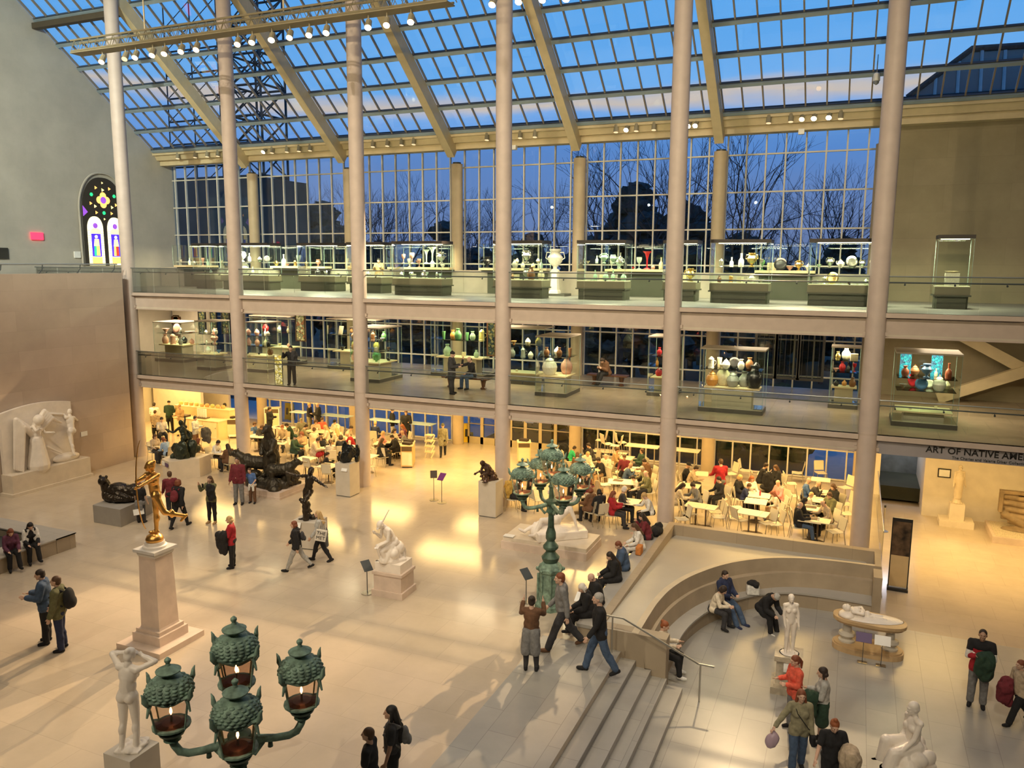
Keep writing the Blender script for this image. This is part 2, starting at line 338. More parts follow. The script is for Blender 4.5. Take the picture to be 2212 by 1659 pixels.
# right hand back wall and gallery beyond
m = MB().bb(31.0, X1, DB+.15, DB+.6, 6.8, 14.7); m.bb(31.0, X1, DB+.15, DB+.6, 3.3, 6.8)
struct(m.build('wall_back', M_wallR))
m = MB().bb(33.1, X1, 7.75, 8.1, ZL, 3.3); m.bb(33.1, 33.4, 8.1, 11.6, ZL, 3.3)
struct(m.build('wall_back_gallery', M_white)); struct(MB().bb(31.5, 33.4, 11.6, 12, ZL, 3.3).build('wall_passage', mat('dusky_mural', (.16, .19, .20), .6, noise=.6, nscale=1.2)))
struct(MB().bb(31.15, 31.5, 7.3, 12, ZL, 3.3).build('wall_passage', M_white))
struct(MB().bb(45.8, X1, -34, 12, -1, 25.7).build('wall_right', M_wallR))
struct(MB().bb(X0, X1, -34.3, -34, -1, 25.7).build('wall_rear', M_wallR)); struct(MB().bb(X0, X1, -34, -6, 25.7, 26).build('ceiling', M_ceil))
struct(MB().bb(23.7, X1, -26.0, -25.6, 6.6, 7.6).build('floor_balcony', M_gal))
# low wall closing the terrace end towards the cafe
struct(MB().bb(-6.1, -2.6, .4, .6, 0, 3.25).build('wall_cafe', M_white)); struct(MB().bb(-6.0, -2.2, 8.2, 8.35, 0, 3.25).build('wall_cafe_back', M_white))
# sloping diagonal braces in the gallery right of the last column
for z, q in ((0, 0), (1, 1)):
    o = MB().beam((33.3, 7.9, 6.7), (38.5, 7.9, 3.9), .35, .4).build('steel_brace', M_ybeam) if z == 0 else MB().beam((33.3, 7.7, 3.95), (38.5, 7.7, 6.2), .35, .4).build('steel_brace', M_ybeam)
    tag(o, ['diagonal cream steel brace sloping down behind the glass case', 'diagonal cream steel brace rising away behind the glass case'][z], 'brace', 'crossed braces'); o['kind'] = 'structure'
# eave fascia, gutter and rafters
SL = math.atan2(.85, 1.07); cs, sn = math.cos(SL), math.sin(SL)
def rp(x, s, off=0.0): # point on the glazing plane, s metres up slope, off metres below plane
    return Vector((x, 7.45-s*cs-off*sn, 15.0+s*sn-off*cs))
m = MB()
m.add([(X0, 7.45, 14.98), (X1, 7.45, 14.98), (X1, 7.72, 14.50), (X0, 7.72, 14.50)], [(0, 1, 2, 3)])
m.bb(X0, X1, 7.72, 8.6, 14.48, 14.72); m.bb(X0, X1, 7.95, 8.5, 14.22, 14.48); m.bb(X0, X1, 7.45, 8.9, 14.72, 15.0)
struct(m.build('trim_eave', M_ybeam))
struct(MB().bb(X0, X1, 7.36, 7.48, 14.96, 15.12).build('trim_gutter', M_dark))
for b in range(-1, 7):
    m = MB(); x = b*SP
    if -1 < b < 6:
        a = rp(x, -.98, .42); c_ = rp(x, 17.0, .42)
        m.beam(a, c_, .36, .56, up=(0, sn, cs)); o = m.build('trim_rafter', M_ybeam); struct(o)
LS = 17.0
for k in range(0, 13):
    s_ = .02 + k*1.372
    m = MB().beam(rp(X0+.1, s_, .1), rp(X1, s_, .1), .15, .14, up=(0, sn, cs)); struct(m.build('trim_purlin', M_purl))
    m = MB().beam(rp(X0+.1, s_+.09, .06), rp(X1, s_+.09, .06), .05, .1, up=(0, sn, cs)); struct(m.build('trim_purlin_seal', M_dark))
# one window per roof bay: glass with its glazing bars
for b in range(-1, 7):
    x0, x1 = max(b*SP, X0), (b+1)*SP
    m = MB(); a, b_, c_, d_ = rp(x0, 0), rp(x1, 0), rp(x1, LS), rp(x0, LS); m.add([a, b_, c_, d_], [(0, 1, 2, 3)])
    o = struct(m.build('window_%d' % (b+2), G_roof)); m = MB()
    for k in range(8):
        xx = x0 + (k+.27)*SP/8
        m.beam(rp(xx, 0, .06), rp(xx, LS, .06), .055, .10, up=(0, sn, cs))
    m.build('window_frame', M_mull, o)
# curtain wall, one window per bay and storey
CWY = DB+.42; wn = 10
ZT = [14.3, 13.47, 11.95, 10.43, 8.91, 7.45, 5.86, 4.34, 2.82, 1.3, .05]
for b in range(-1, 5):
    x0, x1 = b*SP + (0 if b >= 0 else .06), (b+1)*SP
    for (za, zb) in ((Z2, 14.3), (Z1, 6.86), (0, 3.3)):
        if za == 0 and b == 2: continue
        if za == 0 and b < 0: continue
        o = struct(MB().add([(x0, CWY, za), (x1, CWY, za), (x1, CWY, zb), (x0, CWY, zb)], [(0, 1, 2, 3)]).build('window_%d' % wn, G_cw)); wn += 1
        m = MB()
        for k in range(8):
            xx = x0 + (k+.3)*SP/8
            if xx < x1: m.bb(xx-.03, xx+.03, CWY-.09, CWY+.03, za, zb)
        for z in ZT:
            if za < z < zb+.01: m.bb(x0, x1, CWY-.07, CWY+.03, z-.03, z+.03)
        m.build('window_frame', M_cw, o)
# glazed doors in the middle bay
x = 2*SP+.35
m = MB().bb(2*SP, 3*SP, CWY-.1, CWY+.05, 2.45, 3.3); struct(m.build('wall_door_head', M_cw))
for k in range(7):
    w_ = .78; xa = x+k*w_+.02
    o = struct(MB().bb(xa+.08, xa+w_-.08, CWY-.02, CWY, .35, 2.4).build('door_%d' % (k+1), G_cw))
    m = MB(); m.bb(xa, xa+.08, CWY-.08, CWY+.03, 0, 2.45); m.bb(xa+w_-.08, xa+w_, CWY-.08, CWY+.03, 0, 2.45); m.bb(xa, xa+w_, CWY-.08, CWY+.03, 0, .35); m.bb(xa, xa+w_, CWY-.08, CWY+.03, 2.35, 2.45)
    m.build('door_frame', mat('door_bronze', (.45, .38, .24), .4), o)
    MB().bb(xa+.08, xa+w_-.08, CWY-.14, CWY-.08, 1.0, 1.05).build('push_bar', M_steel, o)
    MB().tube([(xa+w_-.12, CWY-.14, 1.3), (xa+w_-.12, CWY-.14, 1.9)], .015, 6).build('door_handle', M_steel, o)
# balustrades
def balustrade(z, x0, x1, label, y=.0):
    t = thing('glass_balustrade', label, 'railing', (0, 0, 0), 0, 'glass balustrades of the galleries')
    m = MB(); n = max(1, round((x1-x0)/1.35)); w_ = (x1-x0)/n
    for k in range(n):
        MB().bb(x0+k*w_+.008, x0+(k+1)*w_-.008, y-.105, y-.09, z, z+1.07).build('glass_panel', G_rail, t)
    MB().tube([(x0, y-.1, z+1.08), (x1, y-.1, z+1.08)], .02, 8).build('top_rail', mat('rail_grey', (.2, .22, .22), .35, .6), t)
    MB().tube([(x0, y+.02, z+.9), (x1, y+.02, z+.9)], .022, 8).build('handrail', M_dark, t)
    for k in range(n): m = MB(); m.tube([(x0+(k+.5)*w_, y-.085, z+.84), (x0+(k+.5)*w_, y+.02, z+.9)], .012, 6); m.sph((x0+(k+.5)*w_, y-.08, z+.84), .03, 8, 5); m.build('bracket', M_dark, t)
bays = ['left of the first tall column', 'in the bay of the two narrow shelves', 'in the bay behind the bronze dancer', 'in the bay over the entrance doors', 'in the bay over the busiest tables', 'in the bay beside the black framed panels', 'above the museum lettering']
for b in range(-1, 6):
    xa = b*SP+.05 if b >= 0 else .5-SP*0-.5; xb = (b+1)*SP-.05 if b < 5 else 40
    if b == -1: xa, xb = -6.0, -.05
    for z, nm in ((Z1, 'lower'), (Z2, 'upper')):
        balustrade(z, xa, xb, 'clear glass balustrade of the %s gallery %s' % (nm, bays[b+1]))
# ================================================================ organic shapes: overlapping solids fused into one skin
TMP = bpy.data.scenes.new('tmp_build')
def rot(ax, deg): return Matrix.Rotation(math.radians(deg), 3, ax)
def _cone(m, p, q, r0, r1, n=14):
    p = Vector(p); q = Vector(q); d = q-p
    if d.length < 1e-4: m.sph(p, r0, n, 6); return
    z = d.normalized(); pts = []; rs = []
    for t in (1.0, .8, .45): pts.append(p - z*r0*t*.98); rs.append(r0*math.sqrt(max(0.002, 1-t*t)))
    for t in (0, .5, 1): pts.append(p+d*t); rs.append(r0+(r1-r0)*t)
    for t in (.45, .8, 1.0): pts.append(q + z*r1*t*.98); rs.append(r1*math.sqrt(max(0.002, 1-t*t)))
    m.tube(pts, rs, n)
def _ell(m, c, r, R=None, n=22):
    k = len(m.v); m.sph((0, 0, 0), r, n, 14)
    for i in range(k, len(m.v)):
        v = Vector(m.v[i]); v = R @ v if R is not None else v; m.v[i] = tuple(v+Vector(c))
from mathutils import noise as NZ
def folds(me, amp, f=9.0):
    n = len(me.vertices); a = np.empty(n*3, np.float32); b = np.empty(n*3, np.float32); me.vertices.foreach_get('co', a); me.vertices.foreach_get('normal', b); a = a.reshape(-1, 3); b = b.reshape(-1, 3)
    d = np.array([NZ.noise(Vector((x*f, y*f, z*f*.45+x*2))) for x, y, z in a.tolist()], np.float32); me.vertices.foreach_set('co', (a + b*(1-np.abs(d)*2.6)[:, None]*amp).ravel()); me.update()
def fuse(B, voxel=.015, smooth=2, name='body', fold=0):
    m = MB()
    for b in B:
        if b[0] == 'c': _cone(m, *b[1:5])
        elif b[0] == 'e': _ell(m, *b[1:])
        elif b[0] == 'b': m.box(b[1], b[2], M=b[3] if len(b) > 3 else None)
    me = m.mesh(name); ob = bpy.data.objects.new('t', me); TMP.collection.objects.link(ob)
    r = ob.modifiers.new('r', 'REMESH'); r.mode = 'VOXEL'; r.voxel_size = voxel
    if smooth: s = ob.modifiers.new('s', 'SMOOTH'); s.factor = .5; s.iterations = smooth
    vl = TMP.view_layers[0]; vl.update(); dg = vl.depsgraph
    out = bpy.data.meshes.new_from_object(ob.evaluated_get(dg)); out.name = name
    bpy.data.objects.remove(ob); bpy.data.meshes.remove(me)
    out.polygons.foreach_set('use_smooth', [True]*len(out.polygons)); out.materials.clear()
    if fold: folds(out, fold)
    return out
BASEP = dict(lean=0, side=0, twist=0, nod=0, turn=0, R=(5, 8, 12, 0), L=(5, 8, 12, 0), RL=(0, 3, 0), LL=(0, 3, 0), seat=None, fem=0, w=1.0)
def joints(P):
    P = {**BASEP, **P}; J = {}; w = P['w']
    Rt = rot('Z', P['twist']) @ rot('X', -P['lean']) @ rot('Y', P['side'])
    pel = Vector((0, 0, .92)); J['pel'] = pel
    def T(x, y, z): return pel + Rt @ Vector((x, y, z))
    J['T'] = T; J['Rt'] = Rt; J['chest'] = T(0, 0, .36); J['nb'] = T(0, -.01, .53)
    Rh = Rt @ rot('Z', P['turn']) @ rot('X', -P['nod'])
    J['head'] = J['nb'] + Rt @ Vector((0, .015, .05)) + Rh @ Vector((0, .02, .10)); J['Rh'] = Rh
    for s, k, lk in ((1, 'R', 'RL'), (-1, 'L', 'LL')):
        sh = T(s*(.178 if not P['fem'] else .16)*(.6+.4*w), 0, .47); f, ab, el, inw = P[k]
        def d(fl, a): fl = math.radians(fl); a = math.radians(a); return Rt @ Vector((s*math.sin(a), math.sin(fl)*math.cos(a), -math.cos(fl)*math.cos(a)))
        e_ = sh + d(f, ab)*.285; h = e_ + d(f+el, ab-inw)*.25; J['sh'+k] = sh; J['el'+k] = e_; J['ha'+k] = h; J['hd'+k] = d(f+el, ab-inw)
        hp = pel + Vector((s*.085, 0, 0)); fl, ab, kn = P[lk]
        def d2(fl, a): fl = math.radians(fl); a = math.radians(a); return Vector((s*math.sin(a), math.sin(fl)*math.cos(a), -math.cos(fl)*math.cos(a)))
        k_ = hp + d2(fl, ab)*.43; a_ = k_ + d2(fl-kn, ab*.5)*.41; J['hp'+k] = hp; J['kn'+k] = k_; J['an'+k] = a_; J['sd'+k] = d2(fl-kn, 0)
        fd = Vector((0, 1, 0)); pitch = math.radians((fl-kn)); 
        J['fd'+k] = Vector((s*.12, math.cos(pitch*.55), math.sin(pitch*.55))).normalized()
    if P['seat'] is None:
        lo = min(J['anR'].z, J['anL'].z); dz = .075 - lo
    else: dz = P['seat'] + .095 - .92
    J['dz'] = dz; off = Vector((0, 0, dz))
    for k in list(J):
        if isinstance(J[k], Vector) and k[:2] not in ('hd', 'sd', 'fd'): J[k] = J[k] + off
    T0 = J['T']; J['T'] = lambda x, y, z: T0(x, y, z)+off
    return P, J
def hand(B, h, d, s, det, J):
    d = d.normalized(); side = J['Rt'] @ Vector((0, 1, 0)); side = (side - d*side.dot(d)); side = side.normalized() if side.length > .1 else Vector((0, 0, 1))
    pal = h + d*.045; nrm = d.cross(side)
    B.append(('c', h, pal, .025, .03))
    if det < 1: B.append(('c', pal, pal+d*.08, .03, .018)); return
    for i, (o, l) in enumerate(((-.03, .062), (-.01, .075), (.01, .082), (.03, .074))):
        a = pal + side*o + d*.025; b = a + d*l*.55 + nrm*(.006*s) ; c = b + d*l*.45 - nrm*.016*s
        B += [('c', a, b, .0105, .0095), ('c', b, c, .0095, .008)]
    t = h + d*.03 + side*.03; B += [('c', t, t+d*.035+side*.028, .012, .010), ('c', t+d*.035+side*.028, t+d*.062+side*.034, .010, .008)]
def b_body(P, J, det=1, inf=0.0):
    B = []; T = J['T']; Rt = J['Rt']; Rh = J['Rh']; w = P['w']; fem = P['fem']; i = inf
    hip = Matrix(((1, 0, 0), (0, 1, 0), (0, 0, 1)))
    B += [('e', J['pel']+Vector((0, -.01, .03)), (.16*w+i, .115*w+i, .13+i), hip), ('e', T(0, 0, .17), (.138*w+i, .105*w+i, .17), Rt), ('c', T(0, 0, .02), T(0, 0, .34), .118*w+i, .122*w+i),
          ('e', T(0, .0, .36), ((.155 if fem else .17)*w+i, .11*w+i, .17+i), Rt), ('c', T(-.08, 0, .47), T(.08, 0, .47), .062+i, .062+i)]
    if fem:
        for s in (-1, 1): B.append(('e', T(s*.07, .085*w, .34), (.062+i, .055+i, .062+i), Rt))
    for s, k in ((1, 'R'), (-1, 'L')):
        B += [('c', T(s*.06, 0, .48), J['sh'+k], .06+i, .056+i), ('c', J['sh'+k], J['el'+k], (.052 if not fem else .045)*w**.5+i, .038*w**.5+i), ('c', J['el'+k], J['ha'+k], .039+i, .026+i)]
        g = J['hp'+k]
        B += [('c', g, J['kn'+k], .088*w**.5+i, .056+i), ('c', J['kn'+k], J['an'+k], .054+i, .036+i), ('e', J['kn'+k]*.68+J['an'+k]*.32+Vector((0, -.02, 0)), (.05+i, .055+i, .1), None),
              ('e', J['pel']+Vector((s*.07, -.05, -.01)), (.085*w+i, .08*w+i, .09+i), None)]
    return B
def b_head(P, J, det=1):
    H = J['head']; R = J['Rh']; g = lambda x, y, z: H + R @ Vector((x, y, z))
    B = [('c', J['nb'], H + R @ Vector((0, -.02, -.06)), .056, .05), ('e', g(0, -.008, .02), (.073, .092, .092), R), ('e', g(0, .022, -.045), (.056, .062, .065), R), ('c', g(0, .07, -.085), g(0, .05, -.06), .022, .03)]
    if det >= 1:
        B += [('c', g(0, .088, .02), g(0, .108, -.022), .010, .015), ('e', g(0, .083, -.058), (.024, .012, .010), R), ('c', g(-.03, .082, .03), g(.03, .082, .03), .012, .012)]
        for s in (-1, 1): B += [('e', g(s*.075, -.005, -.01), (.012, .022, .032), R), ('e', g(s*.034, .07, -.02), (.022, .02, .018), R)]
    return B
def b_feet(P, J, k, inf=0.0):
    a = J['an'+k]; f = J['fd'+k]; up = -J['sd'+k]; lo = a - up*.04
    h = a - f*.035 - up*.035; t = a + f*.14 - up*.045
    return [('c', a+up*.03, a-up*.015, .04+inf, .043+inf), ('c', h, a+f*.06-up*.035, .036+inf, .04+inf), ('c', a+f*.05-up*.038, t, .042+inf, .033+inf), ('c', h-up*.004, t-up*.002, .03+inf, .03+inf)]
def b_top(P, J, kind, i=.014):
    B = []; T = J['T']; Rt = J['Rt']; w = P['w']; fem = P['fem']
    if kind in ('coat', 'puffer', 'jacket'): i = .03 if kind != 'puffer' else .045
    B += [('c', T(0, 0, .02), T(0, 0, .34), .122*w+i, .126*w+i), ('e', T(0, 0, .17), (.15*w+i, .114*w+i, .17+i), Rt), ('e', T(0, 0, .36), ((.157 if fem else .172)*w+i, .115*w+i, .165+i), Rt), ('c', T(-.09, -.005, .465), T(.09, -.005, .465), .066+i, .066+i), ('e', T(0, 0, .04), (.165*w+i, .122*w+i, .10+i), Rt)]
    if fem:
        for s in (-1, 1): B.append(('e', T(s*.07, .088*w, .335), (.062+i*.8, .055+i*.8, .062+i*.8), Rt))
    for s, k in ((1, 'R'), (-1, 'L')):
        B.append(('c', T(s*.06, 0, .475), J['sh'+k], .062+i, .058+i)); aw = w**.5
        if kind == 'tee': B.append(('c', J['sh'+k], J['sh'+k]*.35+J['el'+k]*.65, .058*aw+i, .052*aw+i)); continue
        B += [('c', J['sh'+k], J['el'+k], .055*aw+i, .042*aw+i), ('c', J['el'+k], J['el'+k]*.06+J['ha'+k]*.94, .043*aw+i, .032+i)]
        if kind == 'puffer':
            for t in (.25, .6): q = J['sh'+k]*(1-t)+J['el'+k]*t; B.append(('e', q, (.075, .075, .06), Rt)); q = J['el'+k]*(1-t)+J['ha'+k]*t; B.append(('e', q, (.065, .065, .05), Rt))
        if kind in ('coat', 'puffer'):
            B.append(('c', J['hp'+k]+Vector((0, 0, .02)), J['hp'+k]*.45+J['kn'+k]*.55, .115*w+i*.6, .115*w+i*.6))
        if kind in ('jacket', 'sweater'): B.append(('c', J['hp'+k], J['hp'+k]*.82+J['kn'+k]*.18, .10*w+i*.5, .10*w+i*.5))
    if kind in ('jacket', 'coat', 'hoodie', 'puffer'): B.append(('c', T(-.06, -.06, .54), T(.06, -.06, .54), .045, .045)); B.append(('e', T(0, -.075, .47), (.10, .06, .09), Rt))
    return B
def b_legs(P, J, kind='trousers', i=.013):
    B = [('e', J['pel']+Vector((0, -.01, .03)), (.158*P['w']+i, .118*P['w']+i, .12), None)]; w = P['w']
    for s, k in ((1, 'R'), (-1, 'L')):
        B.append(('e', J['pel']+Vector((s*.07, -.045, -.01)), (.085*w+i, .08*w+i, .09+i), None))
        if kind == 'skirt': B.append(('c', J['hp'+k], J['hp'+k]*.15+J['kn'+k]*.85, .10*w+i, .13+i)); continue
        e = J['an'+k]*.93+J['kn'+k]*.07
        wd_ = {'jeans': .02, 'leggings': 0, 'trousers': .016, 'shorts': .03}[kind]
        B.append(('c', J['hp'+k], J['kn'+k], .09*w**.5+i, .058+i+wd_*.5))
        if kind != 'shorts': B += [('c', J['kn'+k], e, .058+i+wd_*.4, .038+i+wd_), ('e', J['kn'+k]*.68+J['an'+k]*.32+Vector((0, -.02, 0)), (.05+i, .055+i, .1), None)]
    return B
def b_hair(P, J, st):
    H = J['head']; R = J['Rh']; g = lambda x, y, z: H + R @ Vector((x, y, z)); T = J['T']
    if st == 'bald': return None
    cap = [('e', g(0, -.022, .042), (.083, .098, .086), R), ('e', g(0, -.05, -.005), (.078, .066, .085), R)]
    if st == 'crop': return [('e', g(0, -.02, .034), (.079, .096, .084), R), ('e', g(0, -.05, -.01), (.074, .058, .07), R)]
    if st == 'short': return cap
    if st == 'ring': return [('e', g(0, -.06, -.01), (.080, .055, .05), R)]
    if st == 'beanie': return [('e', g(0, -.012, .055), (.086, .104, .082), R), ('c', g(0, -.02, .10), g(0, -.03, .13), .05, .03)]
    if st == 'cap': return [('e', g(0, -.012, .05), (.085, .102, .075), R), ('b', g(0, .11, .035), (.13, .10, .012), R)]
    if st == 'curly': return [('e', g(0, -.03, .04), (.105, .105, .10), R), ('e', g(0, -.06, -.02), (.11, .08, .09), R), ('e', g(.06, -.02, -.02), (.05, .06, .07), R), ('e', g(-.06, -.02, -.02), (.05, .06, .07), R)]
    if st == 'bob': return cap + [('c', g(s*.07, -.015, .02), g(s*.078, -.01, -.10), .026, .022) for s in (-1, 1)] + [('c', g(-.05, -.07, -.03), g(.05, -.07, -.06), .05, .05)]
    if st == 'bun': return cap + [('e', g(0, -.10, .08), (.045, .045, .045), R)]
    if st == 'topbun': return cap + [('e', g(0, -.02, .14), (.042, .042, .04), R)]
    if st == 'pony': return cap + [('c', g(0, -.11, .03), g(0, -.15, -.06), .03, .035), ('c', g(0, -.15, -.06), g(0, -.13, -.20), .035, .018)]
    q = cap + [('c', g(s*.068, -.02, .02), g(s*.085, -.02, -.13), .028, .03) for s in (-1, 1)] + [('c', g(s*.085, -.02, -.13), T(s*.09, -.075, .34), .03, .026) for s in (-1, 1)]
    q += [('c', g(s*.03, -.075, .0), T(s*.045, -.125, .40), .05, .05) for s in (-1, 1)]
    if st == 'verylong': q += [('c', T(s*.045, -.13, .42), T(s*.05, -.14, .20), .055, .04) for s in (-1, 1)]
    return q
# pose library --------------------------------------------------------------
POSES = dict(
 stand={}, walk=dict(R=(-18, 6, 15, 0), L=(20, 6, 20, 0), RL=(22, 2, 8), LL=(-16, 2, 14), lean=3),
 walk2=dict(R=(10, 8, 40, 10), L=(-12, 6, 14, 0), RL=(-22, 2, 18), LL=(24, 2, 4), lean=4),
 contra=dict(RL=(4, 5, 10), LL=(-2, 2, 0), R=(12, 12, 30, 10), side=2), phone=dict(R=(35, 8, 95, 22), L=(35, 8, 95, 22), nod=25),
 photo=dict(R=(55, 18, 100, 25), L=(55, 18, 100, 25), nod=5), hold=dict(R=(10, 10, 85, 20), L=(12, 10, 90, 25), nod=10), armsback=dict(R=(-20, 8, 30, 20), L=(-20, 8, 30, 20)),
 bag=dict(R=(4, 10, 20, 0), L=(15, 10, 80, 25)), crossed=dict(R=(20, 8, 95, 60), L=(20, 8, 95, 60)), lookup=dict(nod=-18, R=(2, 8, 10, 0)),
 sitA=dict(seat=.46, RL=(84, 6, 84), LL=(84, 6, 84), R=(30, 10, 60, 15), L=(30, 10, 60, 15), lean=8, nod=12),
 sitB=dict(seat=.46, RL=(84, 8, 88), LL=(84, 6, 80), R=(45, 12, 75, 25), L=(30, 12, 65, 25), lean=20, nod=18),
 sitC=dict(seat=.46, RL=(82, 4, 100), LL=(84, 8, 75), R=(48, 8, 125, 18), L=(38, 14, 60, 30), lean=18, nod=4),
 sitD=dict(seat=.46, RL=(84, 10, 75), LL=(84, 4, 88), R=(25, 8, 75, 20), L=(25, 8, 75, 20), lean=-2, nod=25),
 sitE=dict(seat=.46, RL=(84, 5, 95), LL=(84, 5, 85), R=(20, 20, 50, 10), L=(55, 10, 45, 15), lean=4, nod=0, turn=25),
 sitF=dict(seat=.46, RL=(92, 2, 60), LL=(84, 8, 84), R=(10, 12, 80, 30), L=(10, 12, 80, 30), lean=-6, nod=2, turn=-20),
 bench=dict(seat=.46, RL=(84, 6, 84), LL=(88, 2, 70), R=(28, 6, 55, 18), L=(28, 6, 55, 18), lean=14, nod=20),
)
SKIN = {'l': (.62, .40, .29), 'm': (.45, .27, .18), 'd': (.17, .09, .06)}
CLR = dict(black=(.012, .012, .014), charcoal=(.04, .04, .045), navy=(.02, .03, .08), grey=(.20, .20, .20), lightgrey=(.42, .42, .40), white=(.75, .74, .70), cream=(.70, .62, .48), beige=(.50, .40, .28), tan=(.42, .27, .13),
 brown=(.14, .07, .035), red=(.38, .015, .025), coral=(.75, .12, .07), maroon=(.16, .02, .03), pink=(.75, .30, .28), blue=(.08, .16, .38), denim=(.06, .10, .18), lightblue=(.30, .42, .60), green=(.03, .45, .20), olive=(.13, .13, .06), khaki=(.26, .24, .15),
 orange=(.60, .22, .05), yellow=(.8, .55, .05), plum=(.13, .04, .08), teal=(.03, .14, .14), darkgreen=(.02, .05, .03), stripe=(.5, .45, .38), mustard=(.55, .36, .08))
HAIRC = dict(black=(.012, .010, .009), dark=(.03, .018, .012), brown=(.09, .045, .022), auburn=(.20, .06, .025), red=(.30, .09, .03), blond=(.50, .34, .15), grey=(.38, .36, .33), white=(.65, .62, .56))
def cm(c, kind='cloth'):
    return mat(kind+'_'+c, CLR[c] if kind == 'cloth' else HAIRC[c], .85 if kind == 'cloth' else .6, noise=.22 if kind == 'cloth' else .15, nscale=14 if kind == 'cloth' else 40, bump=.35 if kind == 'cloth' else .2)
def skinm(k): return mat('skin_'+k, SKIN[k], .55, noise=.04)
MC = {}
def plink(nm, key, make, m, par):
    if key is None or key not in MC:
        me = make()
        if me is None: MC[key] = None; return None
        me.materials.append(m)
        if key is not None: MC[key] = me
    me = MC[key] if key is not None else me
    if me is None: return None
    o = link(nm, me, par)
    if key is not None: o.material_slots[0].link = 'OBJECT'; o.material_slots[0].material = m
    return o
PEOPLE = []
def person(loc, face, label, top=('sweater', 'black'), legs=('trousers', 'black'), shoes='black', hair=('short', 'dark'), skin='l', pose='stand', h=1.72, det=0, fem=0, w=1.0, group=None, name='person', extra=None):
    if isinstance(pose, str): pd = POSES[pose]; pk = pose
    else: pd = pose; pk = None
    pd = {**pd, 'fem': fem, 'w': w}; P, J = joints(pd)
    t = thing(name, label, 'person', loc, math.radians(face+23.3-90), group); s = h/1.75; t.scale = (s, s, s)
    vox = .011 if det >= 2 else (.016 if det == 1 else .026); key = (lambda k: (k, pk, fem, w, det)) if (pk and det == 0) else (lambda k: None)
    def mk_body():
        B = b_body(P, J, det)+b_head(P, J, det)
        for k, s_ in (('R', 1), ('L', -1)): hand(B, J['ha'+k], J['hd'+k], s_, det, J)
        for k in 'RL': B += b_feet(P, J, k, -.006)
        return fuse(B, vox, 2)
    plink('body', key('body'), mk_body, skinm(skin), t)
    cv = max(.016, vox)
    plink(top[0] if top[0] != 'tee' else 'shirt', key('top'+top[0]), lambda: fuse(b_top(P, J, top[0]), cv, 2, fold=.007 if det else 0), cm(top[1]), t)
    plink('skirt' if legs[0] == 'skirt' else legs[0], key('leg'+legs[0]), lambda: fuse(b_legs(P, J, legs[0]), cv, 2, fold=.006 if det else 0), cm(legs[1]), t)
    for k in 'RL': plink('shoe', key('shoe'+k), lambda: fuse(b_feet(P, J, k, .006), .014, 1), cm(shoes), t)
    hb = b_hair(P, J, hair[0])
    if hb: plink('hat' if hair[0] in ('beanie', 'cap') else 'hair', key('hair'+hair[0]), lambda: fuse(hb, min(.014, vox), 1), cm(hair[1], 'hair') if hair[0] not in ('beanie', 'cap') else cm(hair[1]), t)
    if det >= 1:
        H = J['head']; R = J['Rh']
        m = MB()
        for s_ in (-1, 1): m.sph(H + R @ Vector((s_*.029, .084, .008)), (.0075, .006, .005), 8, 5)
        m.build('eyes', mat('eye_dark', (.02, .015, .012), .2), t)
    if extra: extra(t, P, J)
    PEOPLE.append((t, P, J)); return t
def pstand(u, vf, vh, face, label, z=0.0, **k):
    return person(onz(u, vf, z), face, label, h=max(1.2, min(2.05, hat(u, vf, vh, z)))*.99, **k)
def psit(u, vh, face, label, z=0.0, seath=1.28, **k):
    k.setdefault('pose', 'sitA'); return person(onz(u, vh, z+seath).xy.to_3d()+Vector((0, 0, z)), face, label, **k)
def flat(me):
    n = len(me.vertices); a = np.empty(n*3, np.float32); me.vertices.foreach_get('co', a); a = a.reshape(-1, 3); a[:, 2] = np.maximum(a[:, 2], .004); me.vertices.foreach_set('co', a.ravel()); me.update()
def statue(name, label, B, m, loc, rz=0.0, scale=1.0, voxel=.014, smooth=2, parent=None, fold=None):
    me = fuse(B, voxel, smooth, name, fold=fold if fold is not None else (.016 if 'bronze' in name else .004)); flat(me); me.materials.append(m); o = link(name, me, parent, loc, rz); o.scale = (scale,)*3
    return tag(o, label, 'statue') if label else o
M_marble = mat('white_marble', (.86, .79, .70), .35, noise=.05, nscale=4); M_bronze = mat('dark_bronze', (.045, .035, .025), .32, .6, noise=.3, nscale=9); M_gbronze = mat('green_bronze', (.035, .045, .03), .4, .5, noise=.4, nscale=8)
M_gold = mat('gilded_bronze', (.85, .47, .13), .28, .9, noise=.08); M_plinth = mat('painted_plinth', (.58, .53, .45), .6); M_plinthw = mat('pale_plinth', (.70, .62, .50), .6); M_pink = mat('pinkish_stone', (.66, .54, .45), .5, noise=.1)
M_card = mat('label_card', (.85, .85, .82), .5); M_purple = mat('purple_card', (.09, .05, .16), .5)
